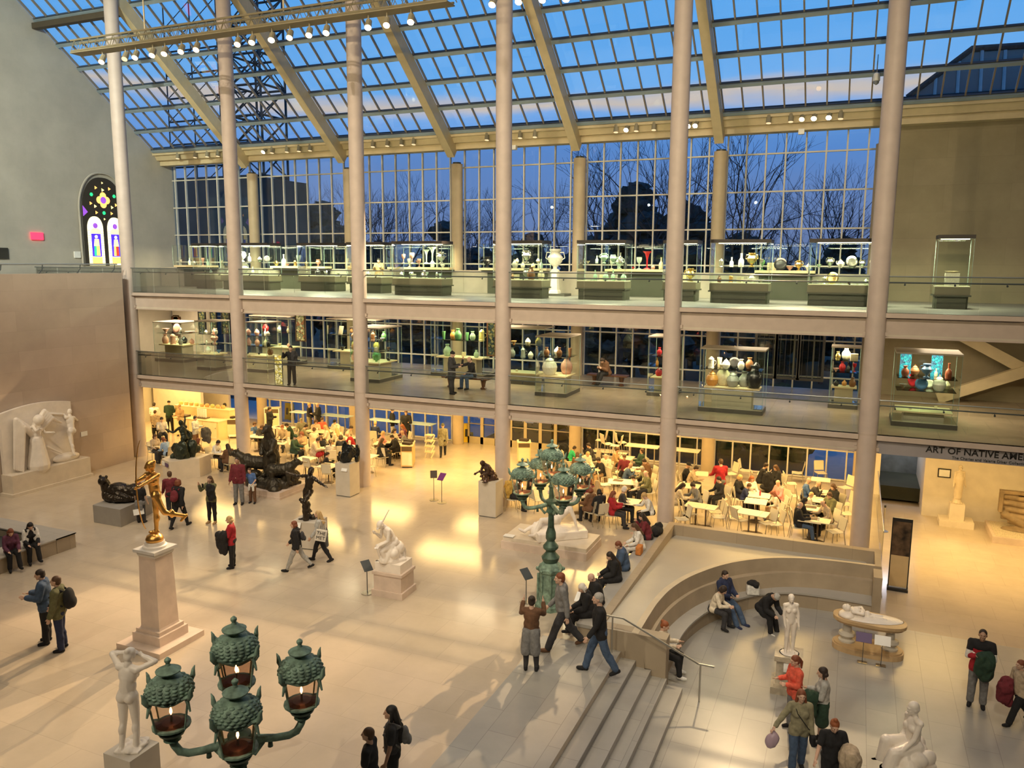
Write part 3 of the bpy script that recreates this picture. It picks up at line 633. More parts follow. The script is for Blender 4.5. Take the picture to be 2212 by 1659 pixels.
# ================================================================ court: plinths, statues, lamp posts
def plinth(cx, cy, w, d, h, label, z=0.0, rz=0.0, m=None, card=None, name='plinth', steps=None):
    m = m or M_plinth; o = thing(name, label, 'plinth', (cx, cy, z), math.radians(rz))
    if steps:
        z0 = 0
        for i, (ww, dd, hh) in enumerate(steps): MB().box((0, 0, z0+hh/2), (ww, dd, hh)).build(['base', 'body', 'cap', 'block'][min(i, 3)], m, o); z0 += hh
    else:
        MB().box((0, 0, h/2+.015), (w, d, h-.03)).build('body', m, o); MB().box((0, 0, .015), (w-.04, d-.04, .03)).build('recessed_foot', M_dark, o)
    if card:
        for (x, y, zz, r, col) in card: MB().box((x, y, zz), (.26, .012, .17), M=Matrix.Rotation(math.radians(r), 3, 'Z') @ Matrix.Rotation(math.radians(-25), 3, 'X')).build('label_card', col, o)
    return o
def fig(pose, det=1, fem=0, w=1.0, extra=None, hair='short', inf=.006):
    P, J = joints({**pose, 'fem': fem, 'w': w}); B = b_body(P, J, det, inf)+b_head(P, J, det)
    for k, s in (('R', 1), ('L', -1)): hand(B, J['ha'+k], J['hd'+k], s, det, J); B += b_feet(P, J, k, -.004)
    if hair: B += b_hair(P, J, hair)
    if extra: B += extra(P, J)
    return B, P, J
def rocks(c, r, n=10, seed=1, h=.3):
    rn = random.Random(seed); B = []
    for i in range(n): B.append(('e', Vector((c[0]+rn.uniform(-r[0], r[0]), c[1]+rn.uniform(-r[1], r[1]), c[2]+rn.uniform(0, h))), (rn.uniform(.3, .6)*r[0], rn.uniform(.3, .6)*r[1], rn.uniform(.4, .8)*h), rot('Z', rn.uniform(0, 180))))
    return B
def rock_block(c, d, rz=0): return ('b', Vector(c), d, rot('Z', rz))
FA = lambda a: math.radians(a+23.3-90)
# --- gilded archer on tall square pillar
c = onz(356, 1385, .1)
cx, cy = 15.5, -13.35
PR = 0
o = thing('tall_square_pedestal', 'very tall slim square stone pillar on a wide slab, gilded figure on top', 'pedestal', (cx, cy, 0), math.radians(PR))
MB().box((0, 0, .07), (1.36, 1.36, .14)).build('base_slab', M_pink, o)
m = MB().box((0, 0, .25), (.86, .86, .22)); m.box((0, 0, .40), (.74, .74, .10)); m.build('base_moulding', M_pink, o)
m = MB(); m.lathe([(.43, .45), (.41, .5), (.36, 2.2)], n=4, rot=PI/4); m.build('shaft', M_pink, o)
m = MB(); m.lathe([(.37, 2.2), (.40, 2.24), (.40, 2.30)], n=4, rot=PI/4); m.box((0, 0, 2.34), (.68, .68, .07)); m.build('cap', mat('pale_cap_stone', (.62, .6, .57), .5), o)
PT = 2.375
o = thing('round_socle', 'small round white socle with gilded ball at the pillar top', 'plinth', (cx, cy, PT)); MB().lathe([(.27, 0), (.27, .05), (.23, .07), (.22, .14)], n=24).build('socle', M_marble, o, smooth='auto')
m = MB(); m.lathe([(.19, .14), (.2, .2), (.17, .27), (.1, .32), (.02, .335)], n=20); m.build('ball', M_gold, o, smooth=True)
def bow(P, J):
    h = J['haL']+Vector((0, .02, 0)); return []
B, P, J = fig(dict(R=(75, 6, 130, 70), L=(84, 2, 2, 0), RL=(2, 1, 0), LL=(-24, 4, 50), lean=6, twist=48, turn=-40, nod=2), 1, 1, .88, hair='bun')
st = statue('gilded_statue', 'gilded nude archer balancing on one foot on a ball, drawing a bow', B, M_gold, (cx-1.04*(math.cos(FA(200))*J['anR'].x-math.sin(FA(200))*(J['anR'].y+.05)), cy-1.04*(math.sin(FA(200))*J['anR'].x+math.cos(FA(200))*(J['anR'].y+.05)), PT+.325), FA(200), 1.04)
m = MB(); hl = J['haL'] + J['hdL']*.08
pts = [hl+J['Rt'] @ Vector((0, -.22+.22*math.cos(t*1.35), 0))+Vector((0, 0, 1.05*math.sin(t*1.2))) for t in [x/8 for x in range(-8, 9)]]
m.tube(pts, [.008+.008*(1-abs(x)/8) for x in range(-8, 9)], 6); m.build('bow', M_gold, st)
# --- marble nude near the lamp post
PZ = 1.2
plinth(19.9, -18.0, .58, .58, PZ, 'beige square plinth cut by the picture edge, marble nude on top', rz=0)
B, P, J = fig(dict(R=(130, 52, 30, 128), L=(130, 52, 30, 128), RL=(3, 2, 6), LL=(-4, 0, 8), side=5, nod=15), 2, 1, .95, lambda P, J: rocks((0, 0, 0), (.17, .17), 9, 3, .06)+[('b', Vector((0, 0, .0)), (.4, .36, .08), rot('Z', 8)), ('c', Vector((.1, -.02, 0)), Vector((.12, -.02, .3)), .06, .04)], 'bun')
statue('marble_statue', 'white marble nude woman seen from behind, elbows raised, hands at her head', B, M_marble, (19.9, -18.0, PZ), FA(80), 1.0, .011)
# --- bronze lying group on grey wedge plinth
o = thing('wedge_plinth', 'low grey angular plinth with a lying bronze group and white card', 'plinth', (0, 0, 0))
a = [onz(u, v).xy for u, v in ((203, 1128), (262, 1139), (330, 1108))]; a = [tuple(p) for p in a]; far = (a[0][0]+(a[2][0]-a[1][0])*.9, a[0][1]+(a[2][1]-a[1][1])*.9)
m = MB().prism([a[0], a[1], a[2], far], 0, .62); m.build('body', mat('grey_plinth', (.33, .31, .28), .7), o)
MB().box((a[1][0]+.32, a[1][1]+.47, .45), (.34, .02, .2), M=rot('Z', 62) @ rot('X', -20)).build('label_card', M_card, o)
cx, cy = (a[0][0]+a[2][0])/2+.05, (a[0][1]+a[2][1])/2
def beast(L=1.0, sit=False, headup=.25, w=1.0, stand=False):
    if stand:
        B = [('e', Vector((0, 0, .62)), (.30*w, .27*w, .52), None), ('e', Vector((0, .03, 1.15)), (.25*w, .22*w, .38), None), ('c', Vector((0, .04, 1.4)), Vector((0, .1, 1.62)), .19, .15), ('e', Vector((0, .13, 1.72)), (.15, .17, .14), None), ('c', Vector((0, .22, 1.70)), Vector((0, .36, 1.64)), .075, .055)]
        for s in (-1, 1):
            B += [('c', Vector((s*.16, 0, .45)), Vector((s*.2, .06, .08)), .17, .11), ('c', Vector((s*.2, .0, .07)), Vector((s*.2, .2, .05)), .09, .07), ('c', Vector((s*.2, .05, 1.28)), Vector((s*.24, .2, .98)), .12, .09), ('c', Vector((s*.24, .2, .98)), Vector((s*.14, .32, .86)), .09, .07), ('e', Vector((s*.12, .08, 1.84)), (.045, .03, .05), None)]
        return B
    B = [('c', Vector((0, -.42*L, .52)), Vector((0, .40*L, .58)), .25*w, .24*w), ('e', Vector((0, .42*L, .6)), (.24*w, .25, .29), None), ('e', Vector((0, -.45*L, .52)), (.25*w, .27, .29), None), ('c', Vector((0, .5*L, .66)), Vector((0, .8*L, .62+headup)), .19*w, .14*w), ('e', Vector((0, .85*L, .64+headup)), (.14, .18, .14), None), ('c', Vector((0, .95*L, .62+headup)), Vector((0, 1.08*L, .58+headup)), .08, .055)]
    for s in (-1, 1):
        B += [('e', Vector((s*.1, .8*L, .77+headup)), (.045, .03, .05), None)]
        for yy in (-.45*L, .42*L): B += [('c', Vector((s*.16, yy, .48)), Vector((s*.17, yy+.03, .08)), .12, .07), ('c', Vector((s*.17, yy, .05)), Vector((s*.17, yy+.13, .04)), .07, .055)]
    return B
B = [('e', Vector((0, 0, .14)), (.62, .40, .17), None), ('c', Vector((-.42, 0, .2)), Vector((.45, .02, .3)), .23, .26), ('e', Vector((-.1, 0, .36)), (.4, .26, .22), None), ('c', Vector((-.45, 0, .3)), Vector((-.52, -.08, .62)), .17, .14), ('e', Vector((-.53, -.14, .68)), (.13, .16, .13), None), ('e', Vector((-.62, -.08, .79)), (.04, .03, .06), None), ('e', Vector((-.44, -.08, .79)), (.04, .03, .06), None), ('c', Vector((.3, .1, .4)), Vector((.62, .1, .50)), .10, .06), ('c', Vector((-.1, -.2, .3)), Vector((.35, -.33, .18)), .09, .06), ('c', Vector((-.35, -.22, .2)), Vector((-.05, -.36, .12)), .08, .06)]
statue('bronze_animal_group', 'brown bronze beast lying with its head raised on the grey wedge plinth', B, M_bronze, (cx-.05, cy, .62), FA(88), 1.1)
# --- green bronze huntress group on white plinth
o = thing('curved_plinth', 'white curved plinth with a green bronze hunter, grey and purple cards', 'plinth', (0, 0, 0))
a = [tuple(onz(u, v).xy) for u, v in ((360, 1012), (392, 1043), (437, 1030))]
m = MB().prism([(3.95, -2.4), (4.7, -2.75), (5.35, -1.75), (5.2, -.95), (4.6, -1.0), (3.75, -1.6)], 0, .8); m.build('body', M_plinthw, o)
MB().box((4.2, -2.58, .66), (.3, .02, .16), M=rot('Z', -25)).build('label_card', M_card, o); MB().box((4.55, -2.74, .66), (.3, .02, .16), M=rot('Z', -25)).build('purple_card', M_purple, o)
B, P, J = fig(dict(R=(120, 25, 60, 0), L=(60, 30, 70, 0), RL=(45, 5, 60), LL=(-10, 5, 20), lean=15), 1, 0, 1.0, lambda P, J: rocks((0, 0, 0), (.5, .35), 14, 5, .45)+[('c', Vector((.3, .2, .3)), Vector((.5, .3, .9)), .16, .12), ('c', Vector((.5, .3, .9)), Vector((.35, .5, 1.15)), .1, .08)])
statue('bronze_hunter_group', 'dark green bronze hunter striding over rocks with one arm raised', B, M_gbronze, (4.6, -1.75, .80), FA(150), .95)
# --- bears
o = thing('low_stone_base', 'low pinkish stone base carrying the bronze bears', 'plinth', (9.35, -2.05, 0)); MB().box((0, 0, .13), (2.35, 1.9, .26)).build('slab', M_pink, o)
MB().box((0, 0, .045), (2.42, 1.97, .09)).build('foot', M_pink, o)
B = rocks((0, 0, 0), (.85, .6), 18, 8, .35)+[('b', Vector((0, 0, .06)), (1.9, 1.4, .12), None)]
def mv(B, off, a=0, s=1.0):
    R = rot('Z', a); out = []
    for b in B:
        if b[0] == 'c': out.append(('c', R @ (Vector(b[1])*s)+Vector(off), R @ (Vector(b[2])*s)+Vector(off), b[3]*s, b[4]*s))
        elif b[0] == 'e': out.append(('e', R @ (Vector(b[1])*s)+Vector(off), tuple(x*s for x in b[2]), R @ (b[3] if b[3] is not None else Matrix.Identity(3))))
        else: out.append(('b', R @ (Vector(b[1])*s)+Vector(off), tuple(x*s for x in b[2]), R))
    return out
B1 = B + mv(beast(stand=True), (0, .05, .3), 185, 1.12)
B1 += mv(beast(1.0, w=1.0), (-.62, -.1, .22), 120, 1.05) + mv(beast(.8), (.72, -.1, .2), -60, .92)
statue('bronze_bear_group', 'three dark bronze bears, the middle one reared upright, on a rocky base', B1, mat('bear_bronze', (.05, .042, .028), .45, .5, noise=.35, nscale=8), (9.35, -2.05, .26), math.radians(-10), 1.0, .018)
# --- bronze dancer
plinth(14.65, -6.55, .88, .72, .88, 'grey square plinth under the bronze dancer, card tilted on its edge', rz=8, card=[(-.2, -.42, .8, 0, M_card)])
B, P, J = fig(dict(R=(70, 60, 40, 0), L=(40, 75, 30, 0), RL=(2, 4, 5), LL=(55, 8, 85), side=-8, lean=-6), 1, 0, .92, lambda P, J: rocks((0, 0, -.02), (.22, .22), 8, 9, .12)+[('c', Vector((-.05, .2, .05)), Vector((-.12, .25, .55)), .10, .13), ('c', Vector((-.12, .25, .55)), Vector((.05, .3, .7)), .1, .06)])
statue('bronze_dancer', 'dark shiny bronze nude dancing with arms spread on the grey square plinth', B, M_bronze, (14.6, -6.5, .88), FA(245), .98)
# --- dark bust
plinth(12.45, -1.3, .66, .66, 1.3, 'tall grey plinth with the black bronze heads, just before a tall column', card=[(.1, -.34, 1.1, 0, M_card)])
B = rocks((0, 0, .1), (.34, .26), 16, 12, .5)+[('c', Vector((-.2, 0, .1)), Vector((.1, 0, .55)), .16, .2), ('e', Vector((.12, 0, .58)), (.2, .18, .16), None), ('e', Vector((-.25, -.05, .3)), (.12, .12, .14), None)]
statue('bronze_carving', 'lumpy black bronze carving on the tall grey plinth near the cafe', B, mat('black_bronze', (.02, .022, .022), .25, .5), (12.45, -1.3, 1.3), 0, .95)
# --- panther on plinth
plinth(18.6, -1.3, .68, .66, 1.3, 'tall pale plinth with a bronze hunched figure holding a hanging cat')
B, P, J = fig(dict(seat=.2, R=(50, 10, 60, 10), L=(50, 10, 60, 10), RL=(100, 8, 120), LL=(100, 8, 120), lean=35, nod=30), 1, 0, 1.15, lambda P, J: [('c', Vector((-.1, .3, .15)), Vector((-.2, .42, -.05)), .12, .10), ('e', Vector((-.22, .46, -.08)), (.1, .13, .1), None), ('c', Vector((.08, .35, .1)), Vector((.1, .38, -.3)), .06, .04), ('b', Vector((0, 0, .03)), (.45, .5, .1), None), ('e', Vector((0, -.05, .15)), (.25, .22, .2), None)])
statue('bronze_hunched_figure', 'shiny brown bronze figure hunched over a cat whose paw hangs down', B, mat('brown_bronze', (.10, .06, .045), .3, .6, noise=.3), (18.6, -1.3, 1.30), FA(215), .82)
# --- seated marble man with stick
o = thing('two_tier_pedestal', 'pinkish two-tier stone pedestal of the seated marble man', 'pedestal', (19.05, -8.62, 0), math.radians(2))
for i, (w_, h0, h1) in enumerate(((.95, 0, .18), (.84, .18, .62), (.92, .62, .70), (.78, .70, .95))): MB().box((0, 0, (h0+h1)/2), (w_, w_*.85, h1-h0)).build(['foot', 'lower_block', 'moulding', 'upper_block'][i], M_pink if i < 3 else M_marble, o)
def ex(P, J):
    B = rocks((0, -.05, 0), (.26, .25), 16, 21, .32)+[('b', Vector((0, 0, .02)), (.55, .5, .1), None), ('c', Vector((.12, .1, .3)), Vector((.1, .12, .0)), .1, .16), ('e', Vector((0, -.1, .32)), (.22, .2, .2), None), ('c', Vector((-.1, .1, .42)), Vector((-.05, .3, .05)), .1, .16)]
    return B
B, P, J = fig(dict(seat=.40, RL=(80, 6, 95), LL=(70, 4, 88), R=(40, 8, 120, 25), L=(40, 8, 55, 20), lean=28, nod=25), 2, 0, 1.0, ex, 'cap')
st = statue('seated_marble_statue', 'white marble bearded man seated in thought wearing a feather, on the two-tier pedestal', B, M_marble, (19.05, -8.6, .95), FA(215), 1.0, .012)
MB().tube([J['head']+Vector((0, -.05, .08)), J['head']+Vector((-.06, -.22, .40))], [.022, .01], 6).build('feather', M_marble, st)
# --- reclining marble
o = thing('low_stone_base', 'broad two-step stone base under the reclining marble figure', 'plinth', (21.75, -3.5, 0), math.radians(0)); MB().box((0, 0, .12), (2.85, 1.55, .24)).build('foot', M_pink, o)
MB().box((0, .03, .30), (2.78, 1.45, .12)).build('slab', M_plinthw, o); MB().box((-1.2, -.62, .40), (.34, .2, .03)).build('label_card', M_card, o)
B, P, J = fig(dict(seat=.36, RL=(76, 4, 12), LL=(98, 8, 70), L=(-68, 14, 10, 0), R=(60, 6, 40, 10), lean=-48, nod=10, turn=20), 2, 0, 1.12, lambda P, J: [('e', Vector((0, .05, .12)), (.42, .62, .24), None), ('e', Vector((0, -.5, .1)), (.40, .38, .18), None), ('b', Vector((0, -.1, .10)), (.78, 1.35, .22), None), ('e', Vector((.1, .3, .2)), (.25, .3, .16), None)])
statue('reclining_marble_statue', 'large white marble nude leaning back on a rock, legs stretched out', B, M_marble, (21.85, -3.45, .36), FA(196), 1.22, .014)
# --- standing marble on pedestal (sunken floor)
o = thing('marble_pedestal', 'veined square pedestal with white card under the standing marble nude', 'pedestal', (29.32, -8.1, ZL), math.radians(3))
for i, (w_, h0, h1) in enumerate(((.72, 0, .16), (.6, .16, .22), (.52, .22, .78), (.62, .78, .9))): MB().box((0, 0, (h0+h1)/2), (w_, w_, h1-h0)).build(['foot', 'moulding', 'body', 'top'][i], mat('veined_stone', (.48, .42, .32), .4, noise=.25, nscale=6), o)
MB().box((.05, -.30, .66), (.3, .015, .2), M=rot('X', -15)).build('label_card', M_card, o)
B, P, J = fig(dict(R=(4, 6, 16, 8), L=(4, 7, 14, 8), RL=(4, 1, 12), LL=(-2, 1, 2), nod=14, side=3), 2, 1, .92, lambda P, J: [('e', Vector((0, .02, -.02)), (.27, .26, .05), None), ('c', Vector((.02, -.12, 0)), Vector((.05, -.12, .55)), .09, .05)], 'short')
statue('marble_statue', 'pale marble nude woman standing, head bowed, hair bound, before the curved bench', B, M_marble, (29.32, -8.1, ZL+.9), FA(262), .83, .011)
# --- sleeping marble child on table with balusters
o = thing('stone_table', 'oval ochre stone table on two balusters carrying the sleeping marble figure', 'table', (31.05, -5.35, ZL), math.radians(-3))
def oval(rx, ry, n=28, e=2.6): return [(rx*math.copysign(abs(math.cos(t))**(2/e), math.cos(t)), ry*math.copysign(abs(math.sin(t))**(2/e), math.sin(t))) for t in [2*PI*k/n for k in range(n)]]
M_och = mat('ochre_stone', (.55, .38, .20), .45, noise=.15)
MB().prism(oval(.84, .42), 0, .14).prism(oval(.8, .39), .14, .18).build('base', M_och, o); MB().prism(oval(.80, .38), .74, .80).prism(oval(.86, .43), .80, .88).build('top', M_och, o)
for s in (-1, 1): MB().lathe([(.2, .18), (.2, .22), (.13, .26), (.21, .36), (.19, .42), (.11, .46), (.10, .66), (.13, .70), (.13, .74)], (s*.5, 0, 0), 18).build('baluster', mat('white_baluster', (.6, .56, .48), .4), o, smooth='auto')
B, P, J = fig(dict(seat=-.02, RL=(86, 4, 20), LL=(86, 2, 40), R=(15, 15, 20, 100), L=(25, 12, 20, 95), lean=-72, nod=0, turn=40), 2, 1, .9, lambda P, J: [('e', Vector((0, .1, -.02)), (.42, 1.0, .1), None), ('e', Vector((0, -.62, .05)), (.30, .26, .13), None), ('e', Vector((0, -.2, .0)), (.3, .6, .12), None)], 'curly')
statue('sleeping_marble_statue', 'white marble figure asleep on its side on the oval stone table', B, M_marble, (31.0, -5.35, ZL+.88), FA(345), .78, .012)
o = thing('label_stand', 'low twin stand with blue and white cards before the stone table', 'label stand', (31.15, -6.05, ZL))
for x, cc in ((-.22, M_purple), (.2, M_card)):
    MB().tube([(x, 0, 0), (x, 0, .62)], .008, 6).build('rod', M_dark, o); MB().box((x, 0, .66), (.36, .012, .24), M=rot('X', -35)).build('card', cc, o); MB().box((x, 0, .008), (.22, .16, .016)).build('foot', M_steel, o)
# --- seated marble woman at the lower edge
plinth(31.72, -11.0, .75, .75, .62, 'low stone block at the lower picture edge under the kneeling marble woman', z=ZL, m=M_pink)
B, P, J = fig(dict(seat=.22, RL=(95, 4, 85), LL=(80, 3, 60), R=(5, 6, 30, 15), L=(25, 6, 20, 10), lean=2, nod=8), 2, 1, .95, lambda P, J: rocks((0, .1, 0), (.3, .35), 12, 41, .22)+[('c', J['hpR'], J['knR'], .13, .1), ('c', J['hpL'], J['knL'], .13, .1), ('c', J['knR'], J['anR'], .11, .1), ('c', J['knL'], J['anL'], .11, .12), ('e', Vector((0, .1, .1)), (.3, .4, .2), None), ('b', Vector((0, .1, .02)), (.6, .75, .1), None)], 'short')
statue('kneeling_marble_statue', 'white marble woman in drapery seated on a rock, looking down, lower corner', B, M_marble, (31.72, -11.0, ZL+.62), FA(190), 1.06, .012)
# --- wall relief
o = thing('relief_base', 'long pale stone base standing against the left stone wall', 'plinth', (0, 0, 0)); MB().bb(.45, 1.15, -7.0, -3.45, 0, .12).build('foot', M_plinthw, o); MB().bb(.45, 1.08, -6.9, -3.5, .12, .82).build('body', M_plinthw, o)
m = MB(); n = 14; arc = [(-6.85+3.0*k/n, 2.95+.42*math.sin(PI*(.18+.6*k/n))) for k in range(n+1)]
poly = [(-6.85, .82)]+arc+[(-3.85, .82)]; m.prismM(poly, .46, .62, Matrix(((0, 0, 1), (1, 0, 0), (0, 1, 0))))
rel = m.build('marble_relief', M_marble)
B = []
def put(B0, off, a, s): return mv(B0, off, a, s)
A, P, J = fig(dict(R=(70, 30, 50, 0), L=(20, 15, 80, 20), nod=20, lean=6), 1, 1, 1.0, lambda P, J: [('c', J['pel'], Vector((0, .0, .1)), .2, .34), ('c', J['hpR'], Vector((.1, .12, .1)), .15, .17), ('e', J['head']+Vector((0, .0, .02)), (.16, .16, .17), None)]+[('c', J['T'](.02*i, -.02, .35), Vector((.1+.06*i, .05, .05)), .03, .05) for i in range(4)], 'long')
B += put(A, (.82, -5.6, .84), -75, 1.22)
for s, tip, mid_ in ((1, (.75, -6.55, 1.0), (.8, -6.35, 2.9)), (-1, (.72, -4.75, 2.6), (.85, -5.2, 3.05))):
    for k in range(5): B.append(('c', Vector((.75, -5.7, 2.35-.05*k)), Vector(mid_)+Vector((.02*k, .06*k, -.08*k)), .12, .1)); B.append(('c', Vector(mid_)+Vector((.02*k, .05*k, -.08*k)), Vector(tip)+Vector((.02*k, .07*k, -.04*k)), .1, .045))
A, P, J = fig(dict(R=(60, 60, 20, 0), L=(150, 10, 20, 0), RL=(35, 10, 50), LL=(-10, 5, 5), lean=10, side=10), 1, 0, .95, None, 'crop')
B += put(A, (.78, -4.05, 1.0), 100, 1.15)
B += [('e', Vector((.7, -4.3, .95)), (.2, .6, .2), None), ('c', Vector((.62, -5.0, 2.9)), Vector((.66, -4.3, 2.75)), .05, .05), ('c', Vector((.8, -5.2, 1.6)), Vector((.85, -4.6, 1.2)), .06, .03)]
me = fuse(B, .018, 2, 'relief_figures'); me.materials.append(M_marble); link('relief_figures', me, rel)
tag(rel, 'white marble relief of a winged figure and a youth, on the stone wall', 'sculpture')
tag(MB().bb(.445, .46, -3.35, -3.05, 1.6, 1.8).build('wall_label', M_card), 'small pale label on the stone wall beside the winged relief', 'label')
# --- sculptures in the gallery beyond
o = thing('gallery_plinth', 'white plinth on a wide step in the gallery below the lettering', 'plinth', (34.2, 6.9, ZL)); MB().box((0, 0, .12), (1.15, .8, .24)).build('step', M_plinthw, o); MB().box((0, 0, .55), (.5, .42, .62)).build('body', M_plinthw, o)
B, P, J = fig(dict(R=(2, 8, 8, 0), L=(2, 8, 8, 0)), 1, 0, .95, lambda P, J: [('c', J['pel']+Vector((0, 0, .2)), Vector((0, 0, .3)), .2, .16), ('c', Vector((0, -.05, .35)), Vector((0, -.03, 0)), .1, .2)], 'cap')
statue('carved_stone_statue', 'pale carved standing figure with square shoulders, on the gallery plinth', B, mat('ivory_stone', (.68, .58, .42), .5), (34.2, 6.9, ZL+.86), FA(270), .86)
tag(MB().bb(33.55, 34.0, 7.71, 7.745, .85, 1.2).build('picture_frame', M_black), 'small black framed notice on the gallery wall beside the carved figure', 'picture')
MB().bb(33.59, 33.96, 7.70, 7.712, .89, 1.16).build('notice', M_card, bpy.data.objects['picture_frame'])
o = thing('gravel_base', 'low stone base with gravel under the carved fragment', 'plinth', (36.9, 6.2, ZL)); MB().box((0, 0, .12), (3.4, 2.0, .24)).build('body', M_pink, o); MB().box((0, 0, .245), (3.2, 1.8, .02)).build('gravel', mat('gravel', (.6, .52, .38), .9, noise=.5, nscale=40), o)
B = [('b', Vector((0, 0, 1.2)), (1.9, .2, .1), None), ('b', Vector((-.95, 0, .9)), (.1, .2, .7), None), ('c', Vector((0, -.1, .1)), Vector((0, -.1, 1.35)), .12, .09), ('b', Vector((0, .08, .75)), (1.8, .12, .9), None)]
for k in range(5): B += [('c', Vector((-.9+.06*k, 0, 1.05-.2*k)), Vector((0, -.08, 1.0-.2*k)), .07, .09), ('c', Vector((.9-.06*k, 0, 1.05-.2*k)), Vector((0, -.08, 1.0-.2*k)), .07, .09)]
B += [('c', Vector((-.85, 0, .5)), Vector((0, -.1, .05)), .1, .14), ('c', Vector((.85, 0, .5)), Vector((0, -.1, .05)), .1, .14), ('e', Vector((0, 0, .0)), (.9, .3, .14), None)]
statue('carved_relief_fragment', 'brown carved ribbed stone fragment standing on gravel at the frame edge', B, mat('brown_stone', (.26, .19, .11), .6, noise=.3, nscale=5), (36.6, 6.3, ZL+.255), 0, 1.15, .025)
# --- lamp posts
M_verd = mat('verdigris', (.19, .29, .225), .6, .15, noise=.45, nscale=9, bump=.4); M_verdd = mat('verdigris_dark', (.07, .125, .09), .5, .2, noise=.5, nscale=6, bump=.4)
G_lamp = glassmat('lantern_glass', (.88, .80, .74), 1.45, .02, 1.0); M_flame = mat('flame', (1, .6, .3), .5, emit=(1, .42, .16), es=14); M_copper = mat('copper_tray', (.16, .07, .04), .4, .4)
def lantern(par, c, rz, lit=1.0):
    nm = thing('lantern', None, None, c, rz); nm.parent = par
    if 'label' in nm: del nm['label']
    q = PI/4
    MB().lathe([(.05, -.20), (.11, -.17), (.09, -.12), (.15, -.09), (.17, -.05), (.12, -.02), (.19, .0)], n=14).build('cup', M_verdd, nm, smooth='auto')
    MB().lathe([(.20, 0), (.235, .02), (.235, .045), (.20, .05)], n=16).build('lower_band', M_verd, nm, smooth='auto')
    MB().lathe([(.19, .05), (.12, .07), (.02, .075)], n=14).build('tray', M_copper, nm)
    m = MB(); 
    for k in range(4):
        a, b = k*PI/2+q, (k+1)*PI/2+q; m.add([(.235*math.cos(a), .235*math.sin(a), .05), (.235*math.cos(b), .235*math.sin(b), .05), (.31*math.cos(b), .31*math.sin(b), .42), (.31*math.cos(a), .31*math.sin(a), .42)], [(0, 1, 2, 3)])
    m.build('glass', G_lamp, nm)
    m = MB()
    for k in range(4): a = k*PI/2+q; m.tube([(.235*math.cos(a), .235*math.sin(a), .03), (.31*math.cos(a), .31*math.sin(a), .44)], .013, 6)
    for k in range(4):
        a, b = k*PI/2+q, (k+1)*PI/2+q; pts = [((.325-.0*t)*(math.cos(a)*(1-t)+math.cos(b)*t), .325*(math.sin(a)*(1-t)+math.sin(b)*t), .45+.035*math.cos(2*PI*t)) for t in [x/8 for x in range(9)]]; m.tube(pts, .026, 6)
        m.tube([(.30*math.cos(a), .30*math.sin(a), .44), (.35*math.cos(a), .35*math.sin(a), .30)], [.03, .012], 6)
    m.build('frame', M_verd, nm)
    m = MB(); m.lathe([(.27, .46), (.285, .50), (.27, .56), (.22, .63), (.14, .675), (.08, .69), (.06, .70)], n=22)
    for j, (r, z, c_) in enumerate(((.275, .485, 22), (.274, .52, 22), (.262, .555, 20), (.243, .59, 18), (.215, .622, 16), (.175, .65, 13))):
        for k in range(c_):
            a = 2*PI*(k+.5*(j % 2))/c_; m.sph((r*math.cos(a)*.97, r*math.sin(a)*.97, z-.004), (.040, .040, .020), 7, 5)
    m.build('dome', M_verd, nm, smooth=True)
    MB().lathe([(.06, .69), (.055, .74), (.15, .755), (.155, .77), (.10, .80), (.035, .83), (.025, .86), (.04, .885), (.04, .91), (.01, .94)], n=16).build('finial', M_verd, nm, smooth='auto')
    for k in range(4):
        a = k*PI/2+q; x, y = .33*math.cos(a), .33*math.sin(a); MB().tube([(x, y, .45), (x*1.12, y*1.12, .52), (x*1.16, y*1.16, .60), (x*1.24, y*1.24, .64)], [.025, .035, .022, .006], 6).build('leaf', M_verd, nm, smooth=True)
    m = MB(); m.tube([(0, 0, .07), (0, 0, .17)], .015, 6); m.build('burner', M_steel, nm); MB().lathe([(.006, .17), (.018, .20), (.016, .23), (.002, .28)], n=8).build('flame', M_flame, nm, smooth=True)
    d = bpy.data.lights.new('lantern_light', 'POINT'); d.energy = 9*lit; d.color = (1, .5, .2); d.shadow_soft_size = .03; o = bpy.data.objects.new('lantern_light', d); COL.objects.link(o); o.parent = nm; o.location = (0, 0, .25)
